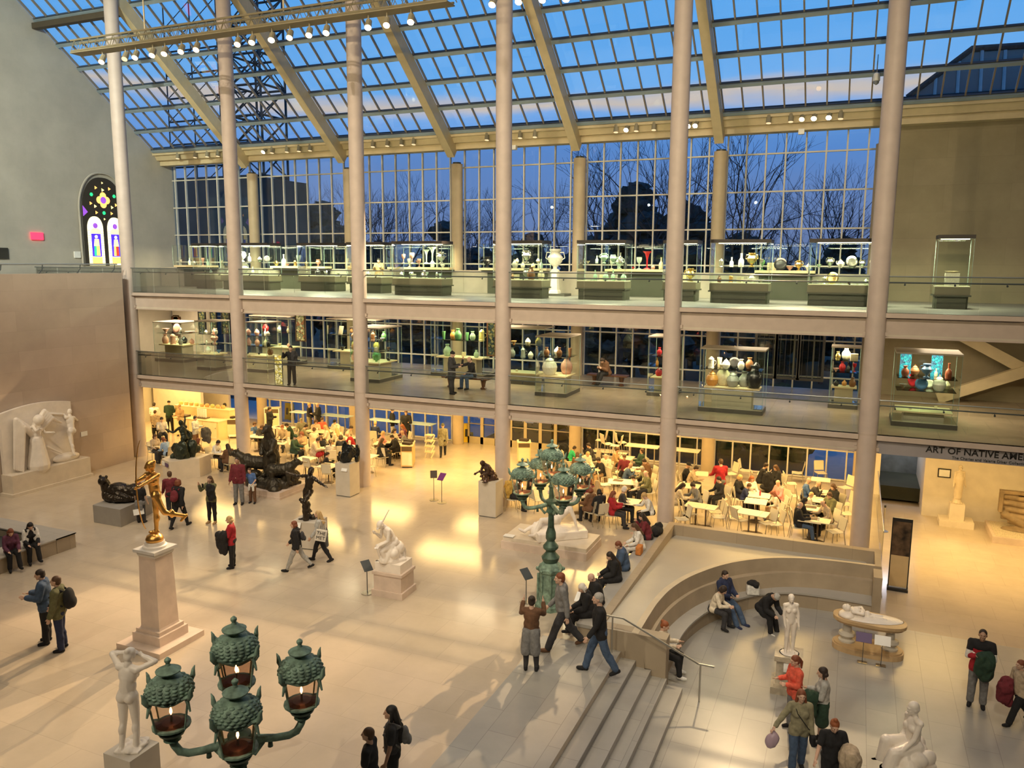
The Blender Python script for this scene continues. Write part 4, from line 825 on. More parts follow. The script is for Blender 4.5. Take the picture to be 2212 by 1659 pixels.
def lamp_post(x, y, label, ang):
    t = thing('lamp_post', label, 'lamp post', (x, y, 0), 0, 'old street lamps in the court')
    m = MB(); m.lathe([(.40, 0), (.40, .12), (.36, .16), (.33, .22), (.30, .62), (.29, .98), (.33, 1.02), (.34, 1.10), (.27, 1.2), (.2, 1.26)], n=8, rot=PI/8); m.build('base', M_verd, t)
    m = MB()
    for k in range(8): a = 2*PI*k/8+PI/8; m.tube([(.33*math.cos(a), .33*math.sin(a), .22), (.32*math.cos(a), .32*math.sin(a), .95)], .028, 6); m.sph((.34*math.cos(a), .34*math.sin(a), 1.08), .05, 6, 5)
    m.build('base_ribs', M_verd, t)
    MB().lathe([(.16, 1.24), (.22, 1.32), (.24, 1.40), (.15, 1.50), (.12, 1.56), (.20, 1.64), (.20, 1.70), (.12, 1.80), (.10, 1.84), (.135, 1.9), (.13, 2.05), (.085, 2.2)], n=16).build('collar', M_verdd, t, smooth='auto')
    m = MB(); vs = []; fs = []; zz = [2.15, 2.9]; N = 32
    for z, r in ((2.15, .085), (2.60, .07)):
        for k in range(N): a = 2*PI*k/N; rr = r*(1 if k % 2 else .86); vs.append((rr*math.cos(a), rr*math.sin(a), z))
    m.add(vs, [(k, (k+1) % N, (k+1) % N+N, k+N) for k in range(N)]); m.build('fluted_shaft', M_verdd, t)
    MB().lathe([(.07, 2.56), (.13, 2.62), (.13, 2.66), (.08, 2.70), (.075, 2.78), (.15, 2.84), (.15, 2.92), (.07, 2.98), (.06, 3.2), (.06, 3.26)], n=16).build('capital', M_verdd, t, smooth='auto')
    for k in range(4):
        a = math.radians(ang+90*k); ca, sa = math.cos(a), math.sin(a); R_ = .78
        MB().tube([(ca*r, sa*r, z) for r, z in ((.05, 2.84), (.25, 2.80), (.45, 2.77), (.62, 2.77), (.72, 2.81), (.78, 2.91), (.80, 3.0))], [.06, .055, .05, .05, .052, .05, .06], 10).build('arm', M_verd, t, smooth=True)
        MB().tube([(ca*.38, sa*.38, 2.78), (ca*.38, sa*.38, 2.66)], [.025, .035], 8).build('drop_knob', M_verdd, t, smooth=True)
        MB().tube([(ca*.16, sa*.16, 2.84), (ca*.28, sa*.28, 2.73), (ca*.18, sa*.18, 2.6), (ca*.10, sa*.10, 2.65)], [.05, .04, .035, .02], 8).build('scroll', M_verd, t, smooth=True)
        lantern(t, (ca*.8, sa*.8, 3.17), a)
    MB().lathe([(.05, 3.24), (.09, 3.30), (.05, 3.34), (.06, 3.45)], n=12).build('upper_neck', M_verdd, t, smooth='auto')
    lantern(t, (0, 0, 3.60), math.radians(ang))
    return t
lp = lamp_post(23.3, -7.75, 'green bronze lamp post with five lit lanterns, seen whole near the walking visitors', 42)
lp2 = copy_tree(lp, 'green bronze lamp post close to the viewer, only its lanterns and arms in frame', (23.2, -19.08, 0), 0)
for k in list(lp2.children_recursive):
    if k.type == 'LIGHT': bpy.data.objects.remove(k)
# --- slim label stands
def label_stand(x, y, label, h, col, rz=0, z=0):
    o = thing('label_stand', label, 'label stand', (x, y, z), math.radians(rz), None); MB().tube([(0, 0, .02), (0, 0, h)], .012, 6).build('pole', M_dark, o); MB().lathe([(.17, 0), (.17, .02)], n=18).build('foot', M_steel, o)
    MB().box((0, 0, h+.04), (.26, .015, .34), M=rot('X', -50)).build('panel', col, o)
label_stand(15.88, -.6, 'thin stand with a dark panel in the middle of the bright floor', .98, mat('bronze_panel', (.08, .06, .04), .4), 30)
label_stand(16.32, -.78, 'thin stand with a purple panel in the middle of the bright floor', .98, mat('purple_panel', (.20, .04, .22), .5), -5)
label_stand(18.4, -8.95, 'thin reading stand beside the two-tier pedestal', .75, M_dark, 60); label_stand(22.6, -7.7, 'thin reading stand beside the whole green lamp post', .75, M_dark, 60)
# --- left stone bench basin
o = thing('stone_bench', 'low square stone bench around a sunken pool at the far left', 'bench', (0, 0, 0)); m = MB(); m.bb(3.3, 8.0, -14.0, -12.9, 0, .45); m.bb(3.3, 8.0, -10.35, -9.7, 0, .45); m.bb(7.2, 7.99, -12.9, -10.35, 0, .449); m.bb(3.31, 3.9, -12.9, -10.35, 0, .448)
m.build('body', M_bench, o); m = MB(); m.bb(3.3, 8.03, -10.38, -9.68, .45, .49); m.bb(7.18, 8.03, -14, -9.7, .45, .489); m.build('top', M_grey2, o); MB().bb(3.9, 7.2, -12.9, -10.35, 0, .2).build('pool_floor', M_dark, o)
# --- kiosk, handrail, step block
o = thing('information_kiosk', 'tall narrow black framed kiosk with a dark picture panel', 'kiosk', (31.92, -.75, ZL), math.radians(-2)); MB().box((0, 0, .04), (.58, .3, .08)).build('base', M_black, o)
MB().box((-.26, 0, 1.15), (.03, .06, 2.2)).build('frame', M_black, o); MB().box((.26, 0, 1.15), (.03, .06, 2.2)).build('frame', M_black, o); MB().box((0, 0, 2.2), (.5, .06, .1)).build('header', M_black, o)
MB().box((0, -.005, 1.62), (.49, .03, 1.06)).build('picture_panel', mat('poster_dark', (.09, .055, .03), .35, noise=.9, nscale=4), o); MB().box((0, 0, .6), (.49, .03, .98)).build('lower_panel', mat('kiosk_cream', (.62, .46, .24), .5), o)
o = thing('stair_handrail', 'steel handrail sloping down beside the stone steps', 'railing', (0, 0, 0)); a = Vector((25.5, -9.5, 0)); b = Vector((27.55, -9.5, ZL))
MB().tube([a+Vector((-.2, 0, .9)), a+Vector((.25, 0, .9)), b+Vector((-.05, 0, .9)), b+Vector((.3, 0, .9))], .024, 10).build('rail', M_steel, o); MB().tube([a, a+Vector((0, 0, .9))], .02, 8).build('post', M_steel, o); MB().tube([b, b+Vector((0, 0, .9))], .02, 8).build('post', M_steel, o)
# --- lettering over the gallery entrance
def lettering(txt, size, loc, m, label, ext=.012, bold=0.0, sp=1.0):
    cu = bpy.data.curves.new('lettering', 'FONT'); cu.body = txt; cu.size = size; cu.extrude = ext; cu.offset = bold; cu.space_character = sp; cu.materials.append(m)
    o = bpy.data.objects.new('lettering', cu); TMP.collection.objects.link(o); TMP.view_layers[0].update(); me = bpy.data.meshes.new_from_object(o.evaluated_get(TMP.view_layers[0].depsgraph)); bpy.data.objects.remove(o); o = link('lettering', me); o.location = loc; o.rotation_euler = (PI/2, 0, 0); return tag(o, label, 'lettering')
# ================================================================ galleries: cases, vases, panels
M_deck = mat('lit_deck', (.80, .80, .56), .6); M_shelfw = mat('cream_shelf', (.78, .62, .38), .55); M_caseb = mat('case_base_green', (.06, .065, .04), .5); M_cap = mat('case_cap', (.03, .022, .018), .5)
M_cream = mat('cream_box', (.50, .44, .32), .6); M_slab = mat('dark_slab', (.075, .07, .055), .6); M_shelfg = glassmat('shelf_glass', (.80, .92, .88), 1.45, 0, 1.0); M_edge = mat('glass_edge', (.30, .42, .38), .2)
PROF = {
 'vase': [(.30, 0), (.34, .02), (.42, .12), (.50, .35), (.46, .58), (.26, .76), (.20, .86), (.30, 1.0)],
 'jar': [(.36, 0), (.52, .15), (.60, .4), (.50, .62), (.32, .72), (.34, .76), (.20, .86), (.05, .92), (.08, 1.0)],
 'bottle': [(.26, 0), (.28, .02), (.30, .3), (.26, .5), (.10, .66), (.09, .9), (.12, 1.0)],
 'bowl': [(.22, 0), (.20, .08), (.45, .3), (.72, .55), (.78, .6)],
 'goblet': [(.30, 0), (.30, .03), (.06, .08), (.06, .45), (.26, .6), (.34, .85), (.32, 1.0)],
 'urn': [(.30, 0), (.30, .06), (.12, .12), (.14, .2), (.46, .42), (.52, .62), (.34, .78), (.26, .84), (.40, .94), (.40, 1.0)],
 'tankard': [(.40, 0), (.40, .05), (.36, .08), (.34, .7), (.38, .75), (.30, .85), (.06, 1.0)],
 'trumpet_vase': [(.30, 0), (.28, .03), (.05, .1), (.07, .6), (.18, .85), (.40, 1.0)],
 'teapot': [(.28, 0), (.30, .05), (.50, .3), (.52, .5), (.34, .72), (.30, .76), (.06, .9), (.09, 1.0)],
 'dish': [(.2, 0), (.25, .04), (.7, .16), (.95, .24)],
 'tumbler': [(.26, 0), (.30, .5), (.38, 1.0)],
}
VC = dict(white=(.78, .74, .62), cream=(.74, .64, .42), silver=None, gold=None, pink=(.72, .38, .30), red=(.50, .02, .03), green=(.12, .30, .12), jade=(.40, .58, .40), black=(.02, .02, .022), brown=(.22, .10, .04), orange=(.62, .28, .07), blue=(.10, .22, .42), yellow=(.62, .55, .15), amber=(.45, .22, .06), glass=(.6, .75, .68), grey=(.35, .35, .32), rust=(.35, .10, .05))
def vm(c):
    if c == 'silver': return mat('silverware', (.80, .77, .66), .22, 1.0)
    if c == 'gold': return mat('goldware', (.80, .58, .22), .25, 1.0)
    if c == 'glass': return mat('pale_glassware', (.62, .78, .66), .08, spec=.9)
    return mat('ceramic_'+c, VC[c], .25, noise=.1, nscale=9)
VM = {}
def vessel(kind, col, loc, h, label, group, rz=0):
    if kind == 'plate':
        key = 'plate'
        if key not in VM: VM[key] = MB().lathe([(.02, 0), (.3, .03), (.5, .06), (.5, .08), (.3, .06), (.02, .03)], n=18).mesh('plate', True)
        o = link('plate', VM[key]); o.rotation_euler = (math.radians(78), 0, rz+.4); o.location = (loc[0], loc[1], loc[2]+h*.48)
    elif kind == 'box':
        if kind not in VM: VM[kind] = MB().box((0, 0, .5), (1.0, .7, 1.0)).mesh('box')
        o = link('display_block', VM[kind]); o.location = loc; o.rotation_euler.z = rz
    elif kind == 'book':
        if kind not in VM: VM[kind] = MB().box((0, 0, .5), (.8, .06, 1.0), M=rot('X', -12)).mesh('card')
        o = link('mounted_card', VM[kind]); o.location = loc; o.rotation_euler.z = rz
    else:
        if kind not in VM:
            m = MB().lathe(PROF[kind], n=18)
            if kind in ('tankard', 'teapot'): m.tube([(.34, 0, .65), (.58, 0, .6), (.62, 0, .4), (.40, 0, .2)], .035, 6)
            if kind == 'teapot': m.tube([(-.4, 0, .35), (-.62, 0, .45), (-.72, 0, .72)], [.09, .06, .04], 6)
            if kind == 'urn':
                for s in (-1, 1): m.tube([(s*.45, 0, .5), (s*.68, 0, .6), (s*.6, 0, .85), (s*.32, 0, .84)], .03, 6)
            VM[kind] = m.mesh(kind, True)
            try: VM[kind].set_sharp_from_angle(angle=math.radians(40))
            except Exception: pass
        o = link(kind, VM[kind]); o.location = loc; o.rotation_euler.z = rz
    o.scale = (h,)*3 if kind in ('plate', 'box', 'book', 'dish') else (h*.68, h*.68, h)
    if not o.data.materials: o.data.materials.append(None)
    o.material_slots[0].link = 'OBJECT'; o.material_slots[0].material = vm(col)
    return tag(o, label, kind.replace('_', ' ') if kind not in ('box', 'book') else 'display block', group)
SHAPEW = dict(vase='vase', jar='lidded jar', bottle='bottle', bowl='footed bowl', goblet='goblet', urn='two-handled urn', tankard='tankard', trumpet_vase='trumpet vase', teapot='teapot', dish='shallow dish', tumbler='tumbler', plate='upright plate', box='block', book='mounted card')
USED = {}
def row(spec, x0, x1, y, z, where, group, dy=.0, jit=.0, hs=1.0):
    """spec: list of 'colour kind height' strings spread between x0 and x1"""
    n = len(spec); names = []
    for s in spec: c, k, h = s.split(); names.append((c, k, float(h)*hs))
    for i, (c, k, h) in enumerate(names):
        x = x0 + (x1-x0)*(i+.5)/n; yy = y + dy*((i % 2)-.5)
        nb = [a for a in ((names[i-1][0]+' '+SHAPEW[names[i-1][1]]) if i else None, (names[i+1][0]+' '+SHAPEW[names[i+1][1]]) if i < n-1 else None) if a]
        lab = c+' '+SHAPEW[k]
        if sum(1 for q in names if q[:2] == (c, k)) > 1 and n > 1: lab += (' between ' + ' and '.join(nb)) if len(nb) == 2 else (' beside the '+nb[0])
        lab += ' ' + where
        w = lab.split()
        if len(w) > 16: lab = ' '.join(w[:16])
        if lab in USED:
            USED[lab] += 1; lab = ['', '', 'second ', 'third ', 'fourth ', 'fifth ', 'sixth '][USED[lab]] + lab
        else: USED[lab] = 1
        vessel(k, c, (x, yy, z), h, ' '.join(lab.split()[:16]), group, random.uniform(-.6, .6))
def glassbox(par, cx, cy, w, d, z0, z1, name='glass'):
    MB().bb(-w/2, w/2, -d/2, d/2, z0, z1).build(name, G_case, par)
    m = MB()
    for sx in (-1, 1):
        for sy in (-1, 1): m.box((sx*w/2, sy*d/2, (z0+z1)/2), (.012, .012, z1-z0))
    m.build('glass_edges', M_edge, par)
def upper_case(x0, x1, y, label, d=1.0, deck=.74, top=2.3, power=60):
    cx = (x0+x1)/2; w = x1-x0; o = thing('display_case', label, 'display case', (cx, y+d/2, Z2), 0, 'display cases on the upper gallery')
    m = MB(); m.prism([(-w/2+.1, -d/2+.08), (w/2-.1, -d/2+.08), (w/2-.04, -d/2+.14), (w/2-.04, d/2-.08), (-w/2+.04, d/2-.08), (-w/2+.04, -d/2+.14)], 0, deck*.55); m.build('plinth', M_caseb, o)
    m = MB(); m.box((0, 0, deck*.58), (w+.06, d+.06, .05)); m.build('ledge', M_caseb, o); m = MB(); m.box((0, 0, deck*.78), (w-.02, d-.02, deck*.36)); m.build('apron', mat('case_apron', (.16, .15, .09), .5), o)
    MB().box((0, 0, deck-.01), (w-.06, d-.06, .03)).build('deck', M_deck, o)
    glassbox(o, 0, 0, w-.02, d-.02, deck+.01, top-.13); MB().box((0, 0, top-.06), (w+.02, d+.02, .12)).build('cap', M_cap, o)
    MB().box((0, 0, top-.135), (w*.8, .10, .012)).build('light_strip', mat('case_lamp', (1, 1, .9), .5, emit=(1, .95, .62), es=6), o)
    area((cx, y+d/2, Z2+top-.16), w*.75, power*w, (1, .97, .62), sy=d*.6, name='case_light')
    return cx, y+d/2, Z2+deck+.006
UC = [(-1.36, -.25, 5.2, 'small dim display case nearest the stained glass wall on the upper gallery'), (.72, 3.76, 4.9, 'wide bright display case of pale ceramics crossed by a tall column'), (5.13, 7.3, 5.4, 'upper gallery display case holding a dark pot and metal pieces'),
      (8.55, 10.4, 4.6, 'upper gallery display case with a visitor bending behind it'), (11.67, 14.12, 3.45, 'upper gallery case of tall clear glassware and silver, dark plinth'), (16.5, 18.64, 3.4, 'upper gallery case beside the white urn on its tall pedestal'),
      (20.05, 22.0, 3.55, 'upper gallery case with a cluster of pale green glass'), (23.3, 24.6, 4.2, 'narrow upper gallery case half hidden by a tall column'), (25.2, 27.3, 3.5, 'upper gallery case with a gold cup and a slim white ewer'),
      (28.6, 31.0, 3.3, 'widest upper gallery case, big silver plate and teapots, next to a tall column')]
UP = []
for (x0, x1, y, lb) in UC: UP.append(upper_case(x0, x1, y, lb, power=(40 if x0 < 0 else 105)) + (x1-x0,))
G1 = 'pieces in the upper gallery cases'
U = lambda i, spec, where, dy=.3, hs=1.0: row(spec, UP[i][0]-UP[i][3]/2+.12, UP[i][0]+UP[i][3]/2-.12, UP[i][1], UP[i][2], where, G1, dy, hs=hs)
U(0, ['grey bowl .12', 'glass vase .25', 'glass goblet .2'], 'in the small dim upper case by the stained glass wall')
U(1, ['white jar .25', 'white jar .3', 'yellow tumbler .3', 'white bowl .18', 'white urn .55', 'white bottle .4', 'white teapot .25', 'white jar .3', 'white plate .3', 'cream jar .2', 'white vase .2'], 'in the wide bright pale-ceramics case')
U(2, ['silver goblet .3', 'brown tankard .25', 'black jar .35', 'silver teapot .28', 'black tumbler .34', 'silver bowl .2'], 'in the case with the dark pot')
U(3, ['silver vase .3', 'white goblet .25', 'silver teapot .25', 'silver bowl .2', 'cream box .18'], 'in the case before the bending visitor')
U(4, ['silver teapot .28', 'silver urn .3', 'white box .16', 'silver plate .32', 'glass goblet .3', 'silver tankard .25', 'glass tumbler .2'], 'in the case of tall clear glassware', hs=1.0)
U(5, ['glass bottle .36', 'brown vase .25', 'cream box .2', 'grey urn .45', 'brown vase .5', 'cream vase .42'], 'in the case beside the white urn')
U(6, ['jade bowl .12', 'jade dish .1', 'jade bottle .4', 'cream box .22', 'jade vase .34', 'jade bottle .42', 'white tumbler .24', 'jade jar .3'], 'in the case of pale green glass')
U(7, ['silver teapot .25', 'cream box .24', 'gold urn .5'], 'in the narrow case by the column')
U(8, ['brown vase .24', 'amber tankard .28', 'cream box .2', 'white teapot .32', 'silver bowl .2'], 'in the case below the gold cup')
U(9, ['grey box .14', 'silver tankard .26', 'gold plate .42', 'silver bowl .16', 'brown bowl .14', 'silver dish .12', 'silver teapot .22', 'silver box .12'], 'in the widest case on the deck')
# glass shelves inside some upper cases, with their pieces
def inner_shelf(i, z, spec, where, hs=1.0):
    cx, cy, _, w = UP[i]; par = [o for o in bpy.data.objects if o.get('label') == UC[i][3]][0]
    MB().box((0, 0, z), (w-.16, .5, .014)).build('glass_shelf', M_shelfg, par)
    row(spec, cx-w/2+.15, cx+w/2-.15, cy, Z2+z+.008, where, G1, .12, hs=hs)
inner_shelf(1, 1.38, ['white goblet .3', 'white urn .5', 'white bottle .42', 'silver jar .26', 'white plate .3'], 'on the upper shelf of the pale-ceramics case')
inner_shelf(4, 1.35, ['pink goblet .4', 'pink goblet .46', 'pink bowl .2', 'glass trumpet_vase .6', 'glass trumpet_vase .7', 'silver urn .5'], 'on the upper shelf of the clear glassware case')
inner_shelf(5, 1.4, ['black urn .4', 'cream vase .2', 'silver urn .5', 'cream jar .2'], 'on the upper shelf beside the white urn')
inner_shelf(6, 1.4, ['cream bowl .16', 'jade bottle .3', 'jade urn .4', 'jade urn .34', 'silver bottle .42'], 'on the upper shelf over the pale green glass')
inner_shelf(8, 1.3, ['silver tankard .3', 'white bottle .36', 'white bottle .5', 'gold urn .52', 'silver goblet .3'], 'on the upper shelf of the gold cup case')
inner_shelf(9, 1.3, ['silver bowl .2', 'silver urn .36', 'white teapot .3', 'silver plate .42', 'silver urn .28', 'silver urn .3'], 'on the upper shelf of the widest case')
# lone tall case at the far right of the upper gallery
cx, cy, cz = upper_case(32.55, 33.6, 3.3, 'tall single display case standing alone against the tan stone wall, dark cap', d=.95, top=2.4, power=110)
vessel('box', 'white', (cx, cy, cz), .42, 'white block in the lone tall case by the tan wall', G1); vessel('dish', 'cream', (cx, cy, cz+.42), .24, 'cream ornate dish on the white block in the lone tall case', G1)
# rear counter with low glass boxes
struct(MB().bb(-6, 31.0, 7.45, 7.6, Z2, Z2+1.05).build('wall_dado', mat('dado_paint', (.42, .37, .30), .6)))
RC = [(ony(383, 575, 7.1).x, ony(462, 575, 7.1).x, ['grey goblet .3', 'glass bottle .4', 'grey teapot .25', 'pink goblet .4', 'glass bottle .35'], 'dim counter nearest the stained glass'), (ony(590, 575, 7.1).x, ony(708, 575, 7.1).x, ['gold teapot .3', 'glass bottle .6', 'pink bowl .2', 'gold tankard .3', 'glass goblet .55', 'gold teapot .28', 'green bowl .2', 'pink urn .35', 'black tumbler .3'], 'counter of gold and green glass'),
      (ony(842, 575, 7.1).x, ony(975, 575, 7.1).x, ['pink bowl .25', 'white goblet .4', 'pink goblet .4', 'glass bottle .5', 'white teapot .25'], 'counter behind the clear glassware case'), (ony(1040, 575, 7.1).x, ony(1185, 575, 7.1).x, ['black urn .5', 'cream vase .35', 'silver teapot .3', 'grey vase .4', 'white vase .28', 'cream jar .25', 'glass bottle .4'], 'counter behind the white urn'),
      (ony(1310, 575, 7.1).x, ony(1440, 575, 7.1).x, ['white goblet .4', 'glass urn .5', 'black bottle .4', 'red bowl .16', 'glass goblet .5', 'red trumpet_vase .75', 'pink jar .2', 'cream bottle .5'], 'counter with the red trumpet vase'), (ony(1632, 575, 7.1).x, ony(1762, 575, 7.1).x, ['green goblet .4', 'cream box .3', 'black plate .5', 'pink bowl .3', 'gold urn .4', 'white teapot .3'], 'counter with the round dark plate')]
for x0, x1, spec, nm in RC:
    o = thing('display_counter', 'bright cream display '+nm+', glass box on top', 'display counter', ((x0+x1)/2, 7.1, Z2), 0, 'lit counters along the rear of the upper gallery'); w = x1-x0
    MB().box((0, .05, 1.12), (w, .6, .1)).build('counter_top', M_shelfw, o); MB().box((0, .15, 1.03), (w, .35, .08)).build('light_trough', M_caseb, o); MB().box((0, .32, .55), (w*.9, .04, 1.1)).build('support', M_caseb, o)
    glassbox(o, 0, 0, w, .56, 1.18, 2.25)
    row(spec, x0+.1, x1-.1, 7.1, Z2+1.175, 'on the '+nm, G1, .15)
    area(((x0+x1)/2, 7.0, Z2+2.2), w*.8, 34*w, (1, .78, .45), sy=.3, name='counter_light')
# white urn on tall pedestal
ux, uy = 18.1, 6.4
o = thing('urn_pedestal', 'tall tapering white pedestal on a dark slab, white urn on top', 'pedestal', (ux, uy, Z2)); MB().box((0, 0, .05), (1.2, .9, .1)).build('slab', M_slab, o); MB().lathe([(.30, .1), (.28, .2), (.22, .26), (.17, .95), (.24, 1.0), (.26, 1.06)], n=4, rot=PI/4).build('shaft', M_marble, o)
MB().lathe([(.22, .1), (.20, .2)], n=4, rot=PI/4).build('foot', M_marble, o)
vessel('urn', 'white', (ux, uy, Z2+1.06), .95, 'large white urn with two handles on the tall white pedestal', None)
area((ux, 6.0, Z2+3.2), .6, 30, (1, .85, .6), name='urn_light')
# ---------------- first gallery cases
def low_case(cx, cy, w, d, label, top=2.1, ped=.62, decks=None, shelves=(), slab=.14, rz=0, power=34, lid=True):
    o = thing('display_case', label, 'display case', (cx, cy, Z1), math.radians(rz), 'display cases on the lower gallery')
    MB().box((0, 0, slab/2), (w, d, slab)).build('slab', M_slab, o); MB().box((0, 0, slab+.01), (w-.06, d-.06, .02)).build('slab_top', M_cream, o)
    MB().box((0, 0, slab+.02+(ped-slab)/2-.02), (w*.62, d*.5, ped-slab-.04)).build('pedestal', M_cream, o); MB().box((0, 0, ped), (w*.86, d*.72, .05)).build('deck', M_shelfw, o)
    glassbox(o, 0, 0, w-.04, d-.04, slab+.03, top)
    if lid: MB().box((0, 0, top+.025), (w, d, .05)).build('lid', mat('case_lid', (.55, .50, .42), .4), o); MB().box((0, 0, top-.01), (w*.7, d*.4, .012)).build('light_panel', mat('case_lamp_warm', (1, .9, .7), .5, emit=(1, .82, .5), es=5), o)
    for z in shelves: MB().box((0, 0, z), (w*.9, d*.8, .014)).build('glass_shelf', M_shelfg, o)
    area((cx, cy, Z1+top-.03), w*.7, power*w, (1, .84, .52), sy=d*.6, name='case_light')
    return o
G2 = 'pieces in the lower gallery cases'
LC = [
 (-2.0, 4.6, 1.9, 1.5, 'wide lower gallery case of pink and grey pottery beside the framed pictures', 2.0, .85, (1.45,), [['pink vase .5', 'white vase .35', 'pink tankard .55', 'black jar .4', 'grey vase .35', 'pink jar .3'], ['pink bowl .35', 'grey jar .35', 'pink plate .5', 'pink dish .3']]),
 (2.0, 2.85, 1.15, 1.1, 'square lower gallery case with a flower vase, first along the rail', 2.3, .75, (1.2, 1.7), [['white jar .35', 'blue bowl .25'], ['white bottle .25', 'pink urn .5', 'cream bowl .12'], ['white jar .18', 'pink vase .25', 'white vase .25']]),
 (4.7, 3.3, 1.2, 1.1, 'square lower gallery case of pale vases before the cream column', 2.3, .75, (1.2, 1.7), [['black bowl .15', 'brown jar .35'], ['pink vase .35', 'cream bottle .4', 'black vase .3'], ['pink jar .3', 'white bottle .3', 'white jar .22']]),
 (3.3, 6.0, 2.6, 1.2, 'long lower gallery case with green and red jars near the dark glass panels', 2.4, .85, (1.6,), [['green jar .35', 'cream bowl .2', 'pink jar .2'], ['red jar .4', 'white vase .3', 'cream bottle .3']]),
 (8.2, 5.9, 2.8, 1.2, 'long lower gallery case with brown vases and a white card', 2.4, .85, (1.65,), [['black bowl .3', 'grey vase .3', 'blue vase .35', 'black tumbler .3'], ['cream book .4', 'orange vase .3', 'brown vase .4', 'brown jar .4', 'amber vase .3']]),
 (10.9, 3.3, 1.5, 1.9, 'lower gallery case with a tall brown vase and green jars next to a column', 2.3, .8, (1.3, 1.75), [['pink vase .4', 'green jar .5', 'green tumbler .3', 'black jar .2'], ['orange jar .3', 'yellow vase .4', 'white box .15', 'brown bowl .2'], ['brown jar .35', 'blue bowl .2', 'brown tankard .35', 'green vase .35', 'white bowl .2']]),
 (13.8, 6.0, 2.7, 1.2, 'lower gallery case of green and yellow vases behind the two seated visitors', 2.5, .85, (1.65,), [['jade vase .55', 'cream box .2', 'jade vase .35'], ['green tumbler .35', 'orange vase .4', 'green vase .5', 'green tumbler .32', 'jade vase .4', 'yellow tankard .5']]),
 (17.3, 5.2, 2.1, 1.2, 'lower gallery case of cream steins with four low glass desks', 2.4, .45, (1.1, 1.65), [['cream box .1', 'cream box .11'], ['grey vase .4', 'grey tankard .4', 'white jar .3', 'grey jar .35'], ['orange bowl .25', 'cream jar .3', 'yellow vase .4']]),
 (19.5, 3.1, 1.3, 1.7, 'lower gallery case with two big painted pale vases by the rail', 2.3, .75, (1.5,), [['white jar .75', 'pink vase .7'], ['brown vase .35', 'white jar .35', 'brown vase .35', 'brown tumbler .3']]),
 (23.4, 4.8, 1.1, 1.4, 'lower gallery case of copper-red pots half behind a column', 2.3, .7, (1.15, 1.55), [['red jar .35', 'red bowl .2'], ['orange bottle .3', 'cream bottle .3', 'red jar .25'], ['red vase .3', 'rust jar .28']]),
 (26.4, 2.2, 2.2, 1.1, 'wide lower gallery case of large dark and metallic painted vases', 2.2, .85, (1.5,), [['orange jar .55', 'cream vase .75', 'grey jar .55', 'grey vase .55', 'black vase .8'], ['white tankard .4', 'cream tumbler .35', 'white jar .35', 'black plate .4', 'white vase .35', 'brown vase .4', 'black jar .3']]),
 (30.0, 4.7, 1.0, .9, 'narrow lower gallery case of small red and black pots by the last column', 2.2, .75, (1.3, 1.72), [['black jar .25', 'orange jar .22', 'brown vase .35'], ['pink bowl .2', 'red vase .35', 'black bottle .35', 'red goblet .3'], ['gold vase .3', 'white vase .45', 'cream box .25']]),
 (32.45, 2.5, 1.9, 1.6, 'large lower gallery case before the diagonal braces, blue glass and pottery', 2.35, .45, (1.15, 1.55), [['cream box .08', 'cream box .09'], ['brown bowl .25', 'red plate .45', 'blue plate .4', 'white plate .3', 'white jar .5', 'cream jar .28'], ['rust vase .35', 'brown jar .35', 'blue urn .45', 'cream bottle .25', 'rust bottle .5']]),
]
for (cx, cy, w, d, lb, top, ped, sh, rows) in LC:
    low_case(cx, cy, w, d, lb, top, ped, shelves=sh)
    kw = lb.replace('lower gallery case', 'case').replace('square ', '').replace('wide ', '').replace('long ', '').replace('large ', '').replace('narrow ', '')
    kw = ' '.join(kw.split()[:9]).rstrip(','); lv = ['on the deck of the ', 'on the glass shelf of the ', 'on the top shelf of the ']
    for i, sp in enumerate(rows):
        z = Z1+(ped+.026 if i == 0 else sh[i-1]+.008); row(sp, cx-w*.41, cx+w*.41, cy, z, lv[i]+kw, G2, .2 if d < 1.5 else .5)
# hanging and framed stained glass
def sgm(name, cols, scale=6, es=.0, dark=.12):
    m = bpy.data.materials.new(name); m.use_nodes = True; n = m.node_tree; b = n.nodes['Principled BSDF']; t = n.nodes.new('ShaderNodeTexCoord'); v = n.nodes.new('ShaderNodeTexVoronoi'); v.inputs['Scale'].default_value = scale
    v2 = n.nodes.new('ShaderNodeTexVoronoi'); v2.feature = 'DISTANCE_TO_EDGE'; v2.inputs['Scale'].default_value = scale; n.links.new(t.outputs['Object'], v.inputs['Vector']); n.links.new(t.outputs['Object'], v2.inputs['Vector'])
    r = n.nodes.new('ShaderNodeValToRGB'); r.color_ramp.interpolation = 'CONSTANT'; el = r.color_ramp.elements; sp = n.nodes.new('ShaderNodeSeparateColor'); n.links.new(v.outputs['Color'], sp.inputs[0]); n.links.new(sp.outputs[0], r.inputs[0])
    for i, c in enumerate(cols):
        e_ = el[i] if i < 2 else el.new(i/len(cols)); e_.position = i/len(cols); e_.color = (*c, 1)
    th = n.nodes.new('ShaderNodeMath'); th.operation = 'GREATER_THAN'; th.inputs[1].default_value = dark*.25; n.links.new(v2.outputs[0], th.inputs[0])
    mx = n.nodes.new('ShaderNodeVectorMath'); mx.operation = 'SCALE'; n.links.new(r.outputs[0], mx.inputs[0]); n.links.new(th.outputs[0], mx.inputs['Scale'])
    n.links.new(mx.outputs[0], b.inputs['Base Color']); b.inputs['Roughness'].default_value = .25
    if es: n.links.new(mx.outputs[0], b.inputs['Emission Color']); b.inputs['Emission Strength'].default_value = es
    MATS[name] = m; return m
